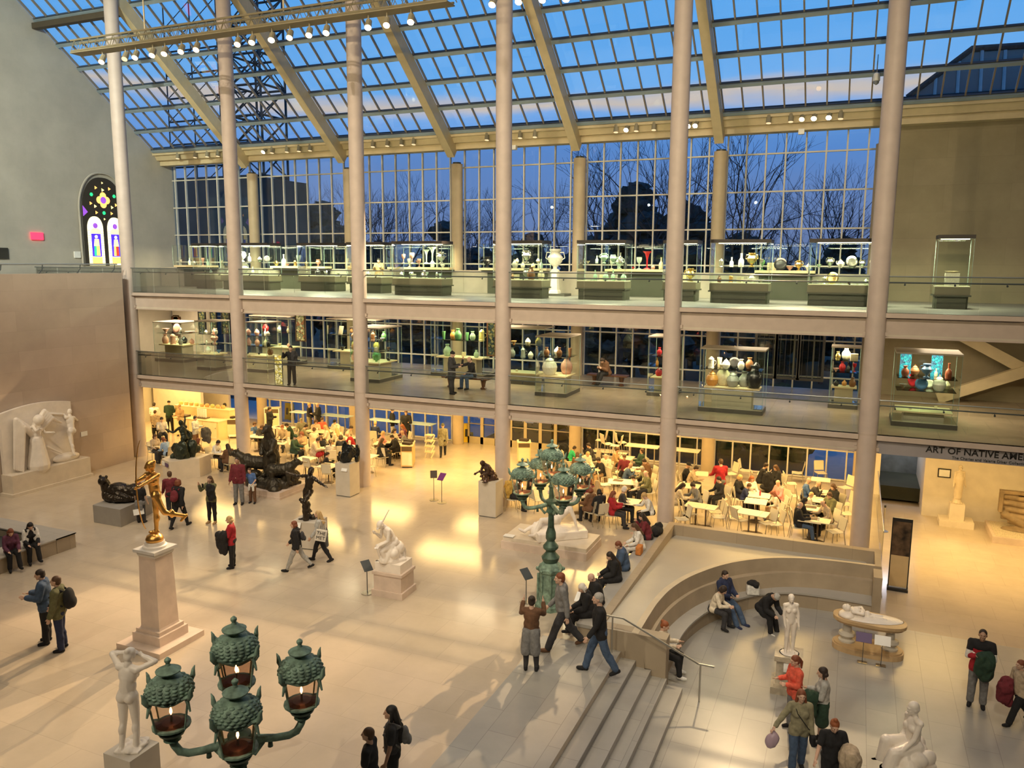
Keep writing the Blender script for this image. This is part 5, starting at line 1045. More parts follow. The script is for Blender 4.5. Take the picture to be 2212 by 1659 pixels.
SG_dark = sgm('dark_leaded_glass', [(.08, .09, .04), (.03, .05, .04), (.14, .14, .06), (.02, .03, .03)], 9, .25); SG_gold = sgm('gold_leaded_glass', [(.35, .30, .10), (.20, .18, .08), (.5, .42, .18), (.3, .12, .04)], 8, .7)
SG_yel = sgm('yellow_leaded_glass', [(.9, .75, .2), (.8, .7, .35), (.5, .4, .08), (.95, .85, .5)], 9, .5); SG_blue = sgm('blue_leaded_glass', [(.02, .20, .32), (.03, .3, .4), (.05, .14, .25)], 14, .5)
SG_clear = glassmat('leaded_clear_glass', (.62, .64, .60), 1.5, .05, 1.2)
def panel(u0, u1, y, vt, vb, label, gm, fm, fw=.06, lines=0, group=None, z0=None):
    a = ony(u0, vt, y); b = ony(u1, vb, y); x0, x1, zt, zb = a.x, b.x, min(a.z, 6.85), b.z
    if z0 is not None: zb = z0
    o = thing('leaded_panel', label, 'stained glass panel', ((x0+x1)/2, y, zb), 0, group); w = x1-x0; h = zt-zb
    MB().box((0, 0, h/2), (w-fw, .02, h-fw)).build('glass', gm, o); m = MB(); m.box((-w/2+fw/2, 0, h/2), (fw, .08, h)); m.box((w/2-fw/2, 0, h/2), (fw, .08, h)); m.box((0, 0, fw/2), (w-2*fw, .08, fw)); m.box((0, 0, h-fw/2), (w-2*fw, .08, fw)); m.build('frame', fm, o)
    if lines:
        m = MB()
        for k in range(1, lines): m.box((-w/2+w*k/lines, -.015, h/2), (.012, .012, h-2*fw))
        m.build('leading', M_black, o)
    return o
M_gf = mat('walnut_frame', (.10, .05, .02), .4)
panel(637, 661, 4.2, 660, 738, 'tall gilded leaded glass panel hanging above the photographing visitor', SG_gold, M_gf, .05)
panel(1052, 1072, 5.6, 660, 770, 'dark framed glass panel beside the bald seated visitor', SG_dark, M_gf, .06)
for i, (u0, u1, vb, nm) in enumerate(((1635, 1677, 818, 'nearest the wide case of dark vases'), (1680, 1726, 821, 'in the middle of three'), (1728, 1778, 825, 'nearest the narrow case of red pots'))):
    panel(u0, u1, 5.4, 660, vb, 'tall black framed clear leaded panel, ' + nm, SG_clear, M_black, .09, 5, 'three black framed leaded panels')
for i, (u0, u1, nm) in enumerate(((426, 446, 'nearest the framed pictures'), (452, 470, 'in the middle'), (476, 498, 'nearest the tall column'))):
    panel(u0, u1, 7.4, 640, 722, 'dark green leaded glass panel of three, ' + nm, SG_dark, M_black, .06, 0, 'dark leaded panels')
a = onz(603, 830, Z1); o = thing('folding_screen_panel', 'yellow patterned glass panel standing on the gallery floor beside the visitor in black', 'stained glass panel', (a.x, a.y, Z1), math.radians(8)); MB().box((0, 0, .62), (.34, .02, 1.2)).build('glass', SG_yel, o); m = MB(); m.box((-.18, 0, .62), (.02, .03, 1.24)); m.box((.18, 0, .62), (.02, .03, 1.24)); m.build('frame', M_black, o)
for u, nm in ((1955, 'nearer the tall column'), (2023, 'farther from the tall column')):
    a = ony(u, 800, 3.25); o = tag(MB().bb(-.17, .17, -.02, .02, 0, .95).build('blue_glass_hanging', SG_blue, None, loc=(a.x, 3.28, Z1+1.45)), 'blue glass strip hanging in the large case, ' + nm, 'glass hanging', 'blue glass strips')
# pictures on the far wall of the lower gallery
for i, (u, v, w, h, c, nm) in enumerate(((330, 690, .7, .45, (.25, .10, .06), 'small dark picture in a black frame'), (350, 688, .45, .45, (.5, .42, .3), 'cream picture with a dark wooden frame'), (338, 712, .5, .8, (.25, .12, .08), 'brown portrait in a wooden frame'), (366, 706, .5, .5, (.45, .22, .05), 'orange brown picture in a gilt frame'), (374, 688, .4, .35, (.4, .3, .12), 'little golden picture, highest on the wall'))):
    a = ony(u, v, 8.05); o = thing('framed_picture', nm + ' on the pale wall behind the pink pottery', 'picture', (max(a.x, -5.7), 8.075, a.z), 0, 'pictures behind the pink pottery case'); MB().box((0, 0, 0), (w, .04, h)).build('frame', M_gf, o); MB().box((0, -.025, 0), (w-.12, .01, h-.12)).build('painting', mat('painting_%d' % i, c, .5, noise=.5, nscale=5), o)
struct(MB().bb(-6, -3.0, 8.1, 8.3, Z1, 6.86).build('wall_gallery_end', M_white)); area((-3.0, 6.2, 6.7), 1.8, 90, SOFT, name='picture_light')
# benches in the lower gallery
def wood_bench(u, v, w, label, rz=0):
    a = onz(u, v, Z1); o = thing('wooden_bench', label, 'bench', (a.x, a.y, Z1), math.radians(rz)); M_w = mat('dark_walnut', (.09, .04, .02), .35); MB().box((0, 0, .43), (w, .5, .06)).build('seat', M_w, o)
    for s in (-1, 1): MB().lathe([(.12, 0), (.14, .04), (.07, .1), (.10, .25), (.13, .40)], (s*(w/2-.28), 0, 0), 10).build('leg', M_w, o, smooth='auto')
    return a
BN1 = wood_bench(1008, 838, 2.1, 'dark wooden bench with the bald visitor seated, beside a tall column'); BN2 = wood_bench(1313, 832, 1.75, 'dark wooden bench with the visitor bent over a phone')
# camera dome, exit sign, stained glass window on the upper left wall
def onwall(u, v, dx=0): return onx(u, v, X0+dx)
a = onwall(80, 510, .06); o = tag(MB().box((0, 0, 0), (.06, .62, .34)).build('exit_sign', mat('exit_red', (.6, .02, .05), .4, emit=(1, .03, .08), es=2.2), None, loc=(a.x, a.y, a.z)), 'small glowing red exit sign on the pale upper wall', 'sign')
for u, v, w, h, cc, lb in ((6, 547, .5, .5, M_black, 'black box fitting at the left picture edge above the terrace rail'), (167, 550, .35, .32, M_card, 'small white label beside the stained glass window')):
    a = onwall(u, v, .04); tag(MB().box((0, 0, 0), (.06, w, h)).build('wall_fitting', cc, None, loc=tuple(a)), lb, 'wall fitting')
# stained glass gothic window
yc = (onwall(190, 570).y+onwall(266, 570).y)/2+.05; zb = onwall(228, 573).z; zt = onwall(219, 384).z; W = onwall(266, 570).y-onwall(187, 570).y+.3; H = zt-zb
M_lead = mat('window_tracery', (.035, .028, .02), .7); t = thing('stained_glass_window', 'tall pointed stained glass window with two lit figures in the upper left wall', 'stained glass window', (X0+.02, yc, zb))
MW = Matrix(((0, 0, 1, 0), (1, 0, 0, 0), (0, 1, 0, 0), (0, 0, 0, 1)))
def arch(hw, h, spring, n=14, c=1.0):
    """pointed arch outline in (y, z)"""
    P = [(-hw, 0), (hw, 0)]; hh = h-spring
    for k in range(n+1):
        a_ = (k/n); y = hw*math.cos(a_*PI/2)**.85; z = spring+hh*math.sin(a_*PI/2)**1.05; P.append((y, z))
    for k in range(n-1, -1, -1):
        a_ = (k/n); P.append((-hw*math.cos(a_*PI/2)**.85, spring+hh*math.sin(a_*PI/2)**1.05))
    return P
m = MB().prismM(arch(W/2, H, H*.62), 0, .04, MW); m.build('tracery', M_lead, t)
m = MB(); pts = [(0.05, y, z) for y, z in arch(W/2+.2, H+.22, H*.62)][1:]; m.tube(pts+[(0.05, -W/2-.2, 0)], .05, 6); m.build('arch_moulding', M_wallU, t)
def em(name, c, es=2.4): return mat('lit_'+name, c, .4, emit=c, es=es, noise=.35, nscale=9)
E_y, E_w, E_b, E_g, E_r, E_v, E_o = em('yellow', (.95, .75, .22)), em('white', (.95, .84, .45), 1.9), em('blue', (.05, .02, .5), 1.6), em('green', (.02, .75, .2), 1.6), em('red', (.5, .03, .02), 1.4), em('violet', (.22, .06, .45), 1.4), em('orange', (.95, .42, .10), 2.0)
def piece(poly, mt, nm='lit_pane', d=.05): return MB().prismM(poly, d-.01, d, MW).build(nm, mt, t)
def circ(cy_, cz_, r, n=12): return [(cy_+r*math.cos(2*PI*k/n), cz_+r*math.sin(2*PI*k/n)) for k in range(n)]
for s in (-1, 1):
    c0 = s*W*.235; hw = W*.185
    ar = [(y+c0, z) for y, z in arch(hw, H*.555, H*.42, 8)]; piece(ar, E_w, 'lancet_border', .05)
    ar = [(y+c0, z+.1) for y, z in arch(hw*.66, H*.40, H*.36, 6)]; piece(ar, E_y, 'lancet_ground', .058)
    piece([(c0-hw*.6, H*.10), (c0+hw*.6, H*.10), (c0+hw*.6, H*.36), (c0-hw*.6, H*.36)], E_b, 'lancet_field', .064)
    piece(circ(c0, H*.45, hw*.30), E_v, 'lit_pane', .064); piece([(c0-hw*.6, H*.02), (c0+hw*.6, H*.02), (c0+hw*.6, H*.09), (c0-hw*.6, H*.09)], E_o, 'inscription_pane', .064)
    piece([(c0-hw*.34, H*.11), (c0+hw*.34, H*.11), (c0+hw*.28, H*.24), (c0-hw*.28, H*.24)], E_g if s < 0 else E_r, 'robe', .07)
    piece([(c0-hw*.05, H*.11), (c0+hw*.4, H*.11), (c0+hw*.32, H*.30), (c0-hw*.02, H*.28)] if s < 0 else [(c0-hw*.36, H*.11), (c0-hw*.05, H*.11), (c0-hw*.05, H*.25), (c0-hw*.3, H*.22)], E_o, 'cloak', .072)
    piece([(c0-hw*.34, H*.22), (c0+hw*.34, H*.22), (c0+hw*.22, H*.30), (c0-hw*.22, H*.30)], E_y, 'shoulders', .076); piece(circ(c0, H*.325, hw*.18), E_w, 'face', .078)
    m = MB()
    for k in range(14): z = H*(.03+.028*k); m.box((.056, c0-hw*.82, z), (.01, hw*.30, .012)); m.box((.056, c0+hw*.82, z), (.01, hw*.30, .012))
    m.build('leading', M_lead, t); piece([(s*W*.49, H*.55), (s*W*.49, H*.67), (s*W*.38, H*.60)], E_v, 'side_pane', .05)
for k in range(4): a_ = k*PI/2; piece(circ(W*.085*math.cos(a_), H*.745+W*.085*math.sin(a_), W*.075), E_o, 'rose_petal', .05)
piece(circ(0, H*.745, W*.07), E_v, 'rose_eye', .056)
for (yy, zz, c_) in ((-.30, .70, E_o), (.30, .70, E_o), (-.27, .80, E_g), (.27, .80, E_g), (-.16, .88, E_o), (.16, .88, E_o), (0, .94, E_y), (-.18, .60, E_o), (.18, .60, E_o), (0, .60, E_g), (-.2, .67, E_y), (.2, .67, E_y), (0, .86, E_y), (0, .53, E_y)):
    piece(circ(yy*W, zz*H, W*(.038 if zz not in (.94, .53) else .025), 3 if c_ is not E_g else 6), c_, 'lit_pane', .05)
# terrace railing on the low wall
o = thing('terrace_railing', 'grey tubular railing along the top of the left stone wall', 'railing'); MB().tube([(.25, -14, 8.82), (.25, -.8, 8.82)], .03, 8).build('rail', mat('rail_pale', (.35, .38, .38), .4, .5), o)
for k in range(8): y = -13+1.7*k; MB().tube([(.25, y, 8.45), (.25, y+.15, 8.62), (.25, y+.18, 8.82)], .02, 6).build('bracket', M_dark, o)
lettering('ART OF NATIVE AMERICA', .262, (ony(1999, 985, -.03).x, -.03, 3.438), M_black, 'bold black capital lettering on the gallery beam over the entrance', bold=.004, sp=1.02)
lettering('The Charles and Valerie Diker Collection', .115, (ony(2055, 1001, -.03).x, -.03, 3.29), M_dark, 'small grey second line of lettering below the big capitals')
struct(MB().bb(5*SP+.32, X1, -.022, .0, 3.25, Z1-.17).build('trim_sign_band', mat('sign_band', (.33, .31, .33), .6)))
# ================================================================ outside: park ground, trees, neighbouring glass wing, tower crane
struct(MB().bb(-120, 160, DB+.7, 220, -.6, -.05).build('ground_park', mat('park_ground', (.05, .055, .035), .95, noise=.4, nscale=.3)))
M_bark = mat('bark', (.05, .048, .055), .95, noise=.3, nscale=5); M_ever = mat('evergreen', (.045, .06, .06), .95, noise=.5, nscale=3)
def bare_tree(seed, h=14, spread=1.0, thick=.32):
    rn = random.Random(seed); m = MB()
    def br(p, d, l, r, k):
        q = p + d*l; mid_ = p + d*l*.5 + Vector((rn.uniform(-1, 1), rn.uniform(-1, 1), 0))*l*.06
        m.tube([p, mid_, q], [r, r*.85, r*.66], 5 if k < 3 else 3, caps=False)
        if k >= 7 or r < .010: return
        n = 2 if rn.random() < .45 else 3
        for i in range(n):
            ax = Vector((rn.uniform(-1, 1), rn.uniform(-1, 1), rn.uniform(-.3, .5))).normalized(); a = rn.uniform(.28, .75)*spread
            nd = (Matrix.Rotation(a, 3, d.cross(ax).normalized() if d.cross(ax).length > .01 else Vector((1, 0, 0))) @ d); nd.z += .06; nd.normalize()
            br(q, nd, l*rn.uniform(.68, .86), r*.66*rn.uniform(.75, 1.0), k+1)
    br(Vector((0, 0, 0)), Vector((rn.uniform(-.05, .05), rn.uniform(-.05, .05), 1)).normalized(), h*.24, thick, 0); return m.mesh('bare_tree')
def evergreen(seed, h=11, r=3.4):
    rn = random.Random(seed); m = MB(); m.tube([(0, 0, 0), (0, 0, h*.9)], [.25, .04], 6); me0 = m; 
    for i in range(190):
        t = rn.random()**.8; z = h*(.08+.9*t); rr = r*(1-t)**.7*rn.uniform(.35, 1.0); a = rn.uniform(0, 2*PI); s = rn.uniform(.35, .95)
        k = len(m.v); m.sph((rr*math.cos(a), rr*math.sin(a), z), (s, s, s*.55), 5, 4)
        for j in range(k, len(m.v)): v = m.v[j]; m.v[j] = (v[0]+rn.uniform(-.16, .16), v[1]+rn.uniform(-.16, .16), v[2]+rn.uniform(-.12, .12))
    return m.mesh('evergreen')
BT = [bare_tree(s, h, sp, th) for s, h, sp, th in ((3, 14, 1.0, .2), (11, 16, .85, .24), (23, 12, 1.1, .18), (31, 15, .95, .2))]
ET = [evergreen(5, 11, 4.2), evergreen(9, 9, 4.6)]
for me in BT: me.materials.append(M_bark)
for me in ET: me.materials.append(M_ever)
def tree(me, u, dist, s, label, rz=0):
    d = ray(u, 560); d = Vector((d.x, d.y, 0)).normalized(); y = dist; t = (y-CPOS.y)/d.y; o = link(me.name.split('.')[0], me, None, (CPOS.x+d.x*t, y, -.05), rz); o.scale = (s, s, s); return tag(o, label, 'tree', 'trees in the park outside')
TL = [(0, 640, 24, .95, 'bare tree beyond the glass, first to the left behind the window wall'), (1, 860, 22, 1.0, 'bare tree beyond the glass between the third and fourth rear columns'), (2, 925, 30, 1.1, 'small bare tree beyond the glass beside the fourth rear column'), (3, 1075, 24, .95, 'bare tree beyond the glass, half behind the fourth tall column'),
      (0, 1190, 28, 1.05, 'bare tree beyond the glass left of the fifth rear column'), (1, 1345, 20, 1.15, 'large bare tree reaching the eave beyond the glass, middle of the window wall'), (3, 1440, 26, 1.1, 'bare tree beyond the glass behind the fifth tall column'), (1, 1560, 18, 1.18, 'biggest leafy-tipped bare tree outside by the last rear column'),
      (2, 1705, 34, .98, 'small rounded bare tree alone against the open sky'), (0, 1790, 38, .95, 'bare tree outside, second from the tan stone wall'), (2, 1860, 30, .8, 'low bare tree outside nearest the tan stone wall'), (3, 760, 30, 1.1, 'bare tree outside behind the third tall column'), (2, 560, 30, 1.1, 'bare tree outside beside the second rear column')]
for i, u, y, s, lb in TL: tree(BT[i], u, y, s, lb, i*1.3+u*.01)
for k, u in enumerate((600, 690, 800, 900, 1010, 1110, 1230, 1300, 1400, 1500, 1620, 1660, 1750, 1830)): tree(BT[k % 4], u, 42+7*(k % 3), 1.25, 'thin bare tree in the hazy far row of the park', k*1.7)
for k, (u, y, s, nm) in enumerate(((430, 26, 1.1, 'next to the pale stone wall'), (520, 22, .9, 'behind the first rear column'), (700, 34, 1.0, 'behind the second bay'), (820, 36, .9, 'in the third bay'), (960, 30, .85, 'by the third rear column'), (1040, 34, .85, 'at the middle tall column'), (1150, 36, .8, 'behind the white urn'), (1270, 28, .9, 'behind the cluster of jade glass'), (1370, 34, 1.05, 'under the large bare tree'), (1480, 30, 1.1, 'behind the narrow display case'), (1600, 40, .8, 'behind the gold cup case'), (1700, 44, .75, 'beneath the small rounded tree'), (1820, 42, .78, 'nearest the tan stone wall'))):
    tree(ET[k % 2], u, y, s*1.3, 'dark evergreen mass outside the window wall, ' + nm, k)
M_bounce = mat('sky_bounce_pale', (.72, .76, .80), .5, noise=.05); struct(MB().bb(-14, 12.9, DB+.72, 24, -.1, -.02).build('sky_bounce_ground', M_bounce)); struct(MB().bb(28.6, 31.0, DB+.72, 24, -.1, -.02).build('sky_bounce_ground', M_bounce))  # pale ground added outside so sky light shows blue through the low windows
hd = MB(); rn = random.Random(4)
for i in range(260): hd.sph((rn.uniform(13.6, 28.4), rn.uniform(11.5, 13.2), rn.uniform(.2, 3.0)), (rn.uniform(.4, .8), .5, rn.uniform(.3, .6)), 6, 4)
tag(hd.build('hedge', mat('hedge_green', (.035, .06, .02), .95, noise=.5, nscale=3)), 'dark green hedge just outside the ground floor glass by the busiest tables', 'hedge')
# second glazed pavilion beyond the roof edge, upper right
o = thing('glass_pavilion', 'sloping dark teal glass roof of a neighbouring wing beyond the skylight', 'building', (0, 0, 0)); M_teal = mat('teal_glass', (.012, .10, .14), .15, spec=.8); yy = 30
pts = [onx(0, 0, 0)] ; A_ = [ony(u, v, yy) for u, v in ((1960, 210), (2100, 105), (2330, 90), (2330, 330), (1900, 330))]
m = MB(); n = len(A_); m.add([tuple(p) for p in A_]+[(p.x, p.y+14, p.z) for p in A_], [tuple(range(n))]+[(i, (i+1) % n, (i+1) % n+n, i+n) for i in range(n)]); m.build('glass_body', M_teal, o)
m = MB()
for u in (2010, 2060, 2110, 2160, 2210, 2260):
    p = ony(u, 330, yy-.1); q = ony(u+12, 108 if u > 2080 else 108+(2100-u)*.62, yy-.1); m.tube([p, q], .1, 6)
m.build('glazing_bars', mat('white_bars', (.4, .5, .55), .5), o); m = MB(); m.tube([ony(u, v, yy-.1) for u, v in ((1960, 210), (2100, 105), (2330, 90))], .18, 6); m.build('ridge', M_bark, o)
# scaffold tower crane outside at the left
o = thing('scaffold_tower', 'steel lattice tower outside seen through the roof glass at the upper left', 'crane', (0, 0, 0)); m = MB(); c = ony(560, 250, 24)
for zz in range(0, 14):
    z0 = c.z-9+zz*2.2; z1 = z0+2.2
    for (a, b) in (((-1, -1), (1, -1)), ((1, -1), (1, 1)), ((1, 1), (-1, 1)), ((-1, 1), (-1, -1))):
        A = Vector((c.x+a[0]*1.4, c.y+a[1]*1.4, z0)); B_ = Vector((c.x+b[0]*1.4, c.y+b[1]*1.4, z0)); m.tube([A, A+Vector((0, 0, 2.2))], .12, 4); m.tube([A, B_], .09, 4); m.tube([A, B_+Vector((0, 0, 2.2))], .07, 4); m.tube([B_, A+Vector((0, 0, 2.2))], .06, 4)
m.build('lattice', mat('crane_steel', (.02, .04, .05), .6), o)
m = MB(); c = ony(420, 260, 30)
for zz in range(0, 9):
    for k in range(3): A = Vector((c.x-3+k*3, c.y, c.z-8+zz*2.0)); m.tube([A, A+Vector((0, 0, 2.0))], .08, 4); m.tube([A, A+Vector((3, 0, 0))], .08, 4); m.tube([A, A+Vector((3, 0, 2.0))], .05, 4)
m.build('scaffold', mat('crane_steel', (.02, .04, .05), .6), o)
# masonry block outside at the far left
tag(MB().bb(-30, -5.2, 14, 20, -.1, 14.3).build('stone_building', mat('blue_masonry', (.07, .08, .085), .9, noise=.3, nscale=.6)), 'dim grey masonry building close outside the first window bay', 'building')
# ================================================================ lighting rails
M_fix = mat('fixture_cream', (.30, .27, .19), .5); M_trs = mat('truss_paint', (.22, .19, .12), .6); M_lens = mat('lens_lit', (1, .8, .5), .4, emit=(1, .62, .26), es=14); M_lenshot = mat('lens_hot', (1, .9, .7), .4, emit=(1, .80, .52), es=60); M_lensoff = mat('lens_dim', (.5, .45, .35), .3, emit=(1, .7, .4), es=1.0)
t = thing('lighting_truss', 'cream lattice truss hung under the sloping roof, carrying a row of spotlights', 'truss', (0, 0, 0)); m = MB(); y = -4; za, zb = 16.72, 17.1
for yy, zz in ((y-.2, za), (y+.2, za), (y-.2, zb), (y+.2, zb)): m.tube([(2.6, yy, zz), (18.5, yy, zz)], .035, 6)
m.build('chord', M_trs, t); m = MB()
for k in range(40): x = 2.6+k*.4; m.tube([(x, y-.2, za), (x+.2, y-.2, zb), (x+.4, y-.2, za)], .016, 4); m.tube([(x, y+.2, za), (x+.2, y+.2, zb), (x+.4, y+.2, za)], .016, 4); m.tube([(x, y-.2, za), (x, y+.2, za)], .014, 4)
m.build('bracing', M_trs, t); MB().bb(2.6, 18.5, y-.26, y+.26, za-.09, za-.05).build('catwalk', M_trs, t)
for x in (6.16, 12.32, 18.3): MB().tube([(x, y, zb), (x, y, zb+7)], .03, 6).build('hanger', M_ybeam, t)
def fixture(loc, tgt, label, lens, s=1.0, group='spotlights along the roof edge'):
    o = thing('spotlight', label, 'spotlight', loc, 0, group); d = (Vector(tgt)-Vector(loc)).normalized(); z = Vector((0, 0, 1)); a = Vector((0, 0, -.22*s))
    MB().tube([(0, 0, 0), (0, 0, -.2*s)], .02*s, 6).build('stem', M_fix, o); MB().tube([a-d*.14*s, a-d*.10*s, a+d*.14*s], [.04*s, .075*s, .085*s], 10).build('can', M_fix, o); MB().tube([a+d*.141*s, a+d*.15*s], .078*s, 12).build('lens', lens, o)
WD = ['outermost by the stone wall', 'second from the stone wall', 'third from the stone wall', 'fourth from the stone wall', 'just before the second tall column', 'just past the second tall column', 'halfway between two tall columns', 'brightest of all, glaring', 'just past the glaring one', 'two past the glaring one', 'hanging before the third tall column', 'hot white, just past the third tall column', 'one past the hot white one', 'two past the hot white one', 'three past the hot white one']
for k, (u, v, hot) in enumerate(((222, 128, 1), (272, 125, 0), (294, 118, 2), (331, 115, 1), (357, 111, 2), (393, 109, 1), (426, 105, 1), (515, 94, 1), (546, 90, 1), (588, 78, 3), (627, 76, 1), (669, 76, 1), (706, 66, 1), (796, 50, 3), (836, 50, 2), (888, 45, 1))):
    p = ony(u, v, -4); l = {0: M_lensoff, 1: M_lens, 2: M_lens, 3: M_lenshot}[hot]
    fixture((p.x, -4, za-.06), (p.x+4, -14, 3), 'cream spotlight on the lattice truss, ' + (WD+['last at its far end'])[k], l, 1.3, 'spotlights on the lattice truss')
for k, (u, v) in enumerate(((1066, 14), (1123, 8), (1174, 4), (1225, 2))):
    p = ony(u, v, -4); fixture((p.x, -4, p.z+.45), (p.x, -14, 3), 'spotlight at the very top of the picture, ' + ['beside the fourth tall column', 'just past the fourth tall column', 'by the roof rafter', 'farthest along'][k], M_lens, 1.3, 'spotlights on the lattice truss')
EV = [(384, 333, 0), (422, 335, 0), (448, 332, 0), (471, 330, 0), (572, 320, 2), (588, 322, 0), (620, 320, 0), (646, 318, 0), (670, 315, 0), (806, 310, 0), (837, 308, 0), (868, 306, 0), (894, 304, 0), (1052, 293, 0), (1124, 288, 0), (1156, 285, 0), (1331, 274, 0), (1355, 272, 2), (1375, 272, 0), (1413, 268, 0), (1489, 262, 3), (1504, 262, 3), (1661, 252, 0), (1709, 248, 0), (1734, 247, 1), (1760, 246, 2), (1792, 243, 2), (1817, 240, 0)]
BAYN = ['first', 'second', 'third', 'fourth', 'fifth', 'sixth', 'seventh']
cnt = {}
for (u, v, hot) in EV:
    p = ony(u, v, 7.5); b = int((p.x-X0)//SP); cnt[b] = cnt.get(b, 0)+1; l = {0: M_lensoff, 1: M_lens, 2: M_lenshot, 3: M_lenshot}[hot]
    fixture((p.x, 7.5, 14.93), (p.x-2, -8, 0) if hot else (p.x, 5, 0), '%s spotlight under the eave, %s in the %s bay from the stained glass wall' % ('glaring' if hot == 3 else ('lit' if hot else 'small dim'), BAYN[cnt[b]-1], BAYN[b]), l, 1.25)
p = ony(1893, 175, 6.0); o = thing('security_camera', 'white domed security camera hanging below the roof glass by the last tall column', 'camera', (p.x, 6.0, p.z)); MB().tube([(0, 0, .28), (0, 0, .9)], .02, 6).build('stem', M_steel, o); MB().lathe([(.02, .3), (.1, .25), (.12, .1), (.12, 0)], n=12).build('housing', M_card, o); MB().lathe([(.10, 0), (.09, -.08), (.03, -.13)], n=12).build('dome', mat('smoke_dome', (.2, .22, .25), .1), o)
for k, (u, v) in enumerate(((1112, 313), (1732, 276), (1640, 224))):
    if k < 2: p = ony(u, v, 7.9); tag(MB().box((0, 0, 0), (.22, .2, .2)).build('sensor_box', M_card, None, loc=(p.x, 7.84, 14.14)), 'small white sensor box under the eave, ' + ['past the fourth tall column', 'between the last two columns'][k], 'sensor')
# long dark duct under the roof, upper left
o = tag(MB().beam((X0+.1, .9, 19.8), (0, .9, 19.8), .3, .25).build('roof_duct', mat('bronze_duct', (.07, .055, .035), .6)), 'dark bronze duct crossing under the roof glass at the upper left', 'duct')
# ================================================================ cafe furniture
M_ch = mat('chair_white', (.70, .64, .48), .45); M_chm = mat('chair_metal', (.50, .47, .40), .3, .8); M_tt = mat('table_top', (.80, .72, .52), .35); M_tl = mat('table_steel', (.16, .12, .08), .35, .6)
def mk_chair():
    t = thing('cafe_chair', 'tmp', 'chair', (0, 0, 0), 0, 'white cafe chairs')
    m = MB(); 
    P = [(-.02+.0, .21, .44), (0, .12, .445), (0, -.05, .43), (0, -.19, .45)]
    m.add([(s*.20, y, z) for _, y, z in P for s in (-1, 1)]+[(s*.20, y, z-.018) for _, y, z in P for s in (-1, 1)], [(2*i, 2*i+1, 2*i+3, 2*i+2) for i in range(3)]+[(8+2*i+2, 8+2*i+3, 8+2*i+1, 8+2*i) for i in range(3)]+[(2*i, 2*i+2, 8+2*i+2, 8+2*i) for i in range(3)]+[(2*i+3, 2*i+1, 8+2*i+1, 8+2*i+3) for i in range(3)]+[(0, 8, 9, 1), (6, 7, 15, 14)])
    m.build('seat', M_ch, t)
    m = MB(); m.box((0, -.25, .69), (.39, .016, .40), M=rot('X', 10)); m.build('backrest', M_ch, t)
    for s in (-1, 1):
        MB().tube([(s*.19, .17, .43), (s*.23, .22, 0)], .011, 6).build('leg', M_chm, t); MB().tube([(s*.20, -.29, .86), (s*.20, -.20, .46), (s*.23, -.26, 0)], .011, 6).build('leg', M_chm, t)
    return t
CH0 = mk_chair(); CHN = [0]
CHK = list(CH0.children)
def chair(x, y, face, label, z=0.0, tilt=0):
    if CHN[0] == 0: o = CH0; CHN[0] = 1
    else:
        o = CH0.copy(); COL.objects.link(o)
        for k in CHK: c = k.copy(); COL.objects.link(c); c.parent = o
    if x > 24.8 and z < .1: y = max(y, .5)
    if 24 < x < 25.25 and y < .9: x = 25.25
    o.location = (x, y, z); o.rotation_euler = (math.radians(tilt), 0, math.radians(face+23.3-90)); o['label'] = label; return o
TN = [0]
def table(u, v, w, d, label, rz=0, z=0.0, base='round'):
    p = onz(u, v, z+.74)
    if p.x > 24.8 and z == 0: p.y = max(p.y, .5)
    t = thing('cafe_table', label, 'table', (p.x, p.y, z), math.radians(rz), 'pale cafe tables'); TN[0] += 1; MB().box((0, 0, .735-.013*(TN[0] % 3)), (w, d, .025)).build('tabletop', M_tt, t)
    xs = (0,) if w < 1.0 else (-w*.3, w*.3)
    for x in xs: MB().tube([(x, 0, .02), (x, 0, .72)], .028, 8).build('pedestal', M_tl, t); MB().lathe([(.23, 0), (.22, .018), (.04, .03)], (x, 0, 0), 16).build('foot', M_tl, t)
    return p
def cup(p, dx, dy, label, k='cup', z=None, c=None):
    z = .748-.013*(TN[0] % 3)
    if k == 'cup': o = MB().lathe([(.028, 0), (.04, .11), (.042, .115), (.036, .112)], n=10).build('paper_cup', mat('cup_'+(c or 'white'), CLR[c or 'white'], .6))
    elif k == 'tray': o = MB().box((0, 0, .008), (.36, .26, .016)).build('serving_tray', mat('tray_brown', (.08, .05, .03), .5))
    elif k == 'plate': o = MB().lathe([(.05, 0), (.11, .014), (.112, .018), (.05, .006)], n=14).build('plate', mat('plate_white', (.75, .72, .65), .4))
    elif k == 'bottle': o = MB().lathe([(.03, 0), (.032, .13), (.012, .18), (.013, .21)], n=10).build('bottle', mat('bottle_'+(c or 'green'), CLR[c or 'green'], .2))
    elif k == 'bag': o = MB().lathe([(.08, 0), (.09, .1), (.06, .2), (.075, .24)], n=6).build('paper_bag', mat('bag_white', (.7, .62, .5), .8))
    o.location = (p.x+dx, p.y+dy, (p.z-.74 if p.z > .74 else 0)+z); return tag(o, label, {'cup': 'cup', 'tray': 'tray', 'plate': 'plate', 'bottle': 'bottle', 'bag': 'bag'}[k], 'things on the cafe tables')
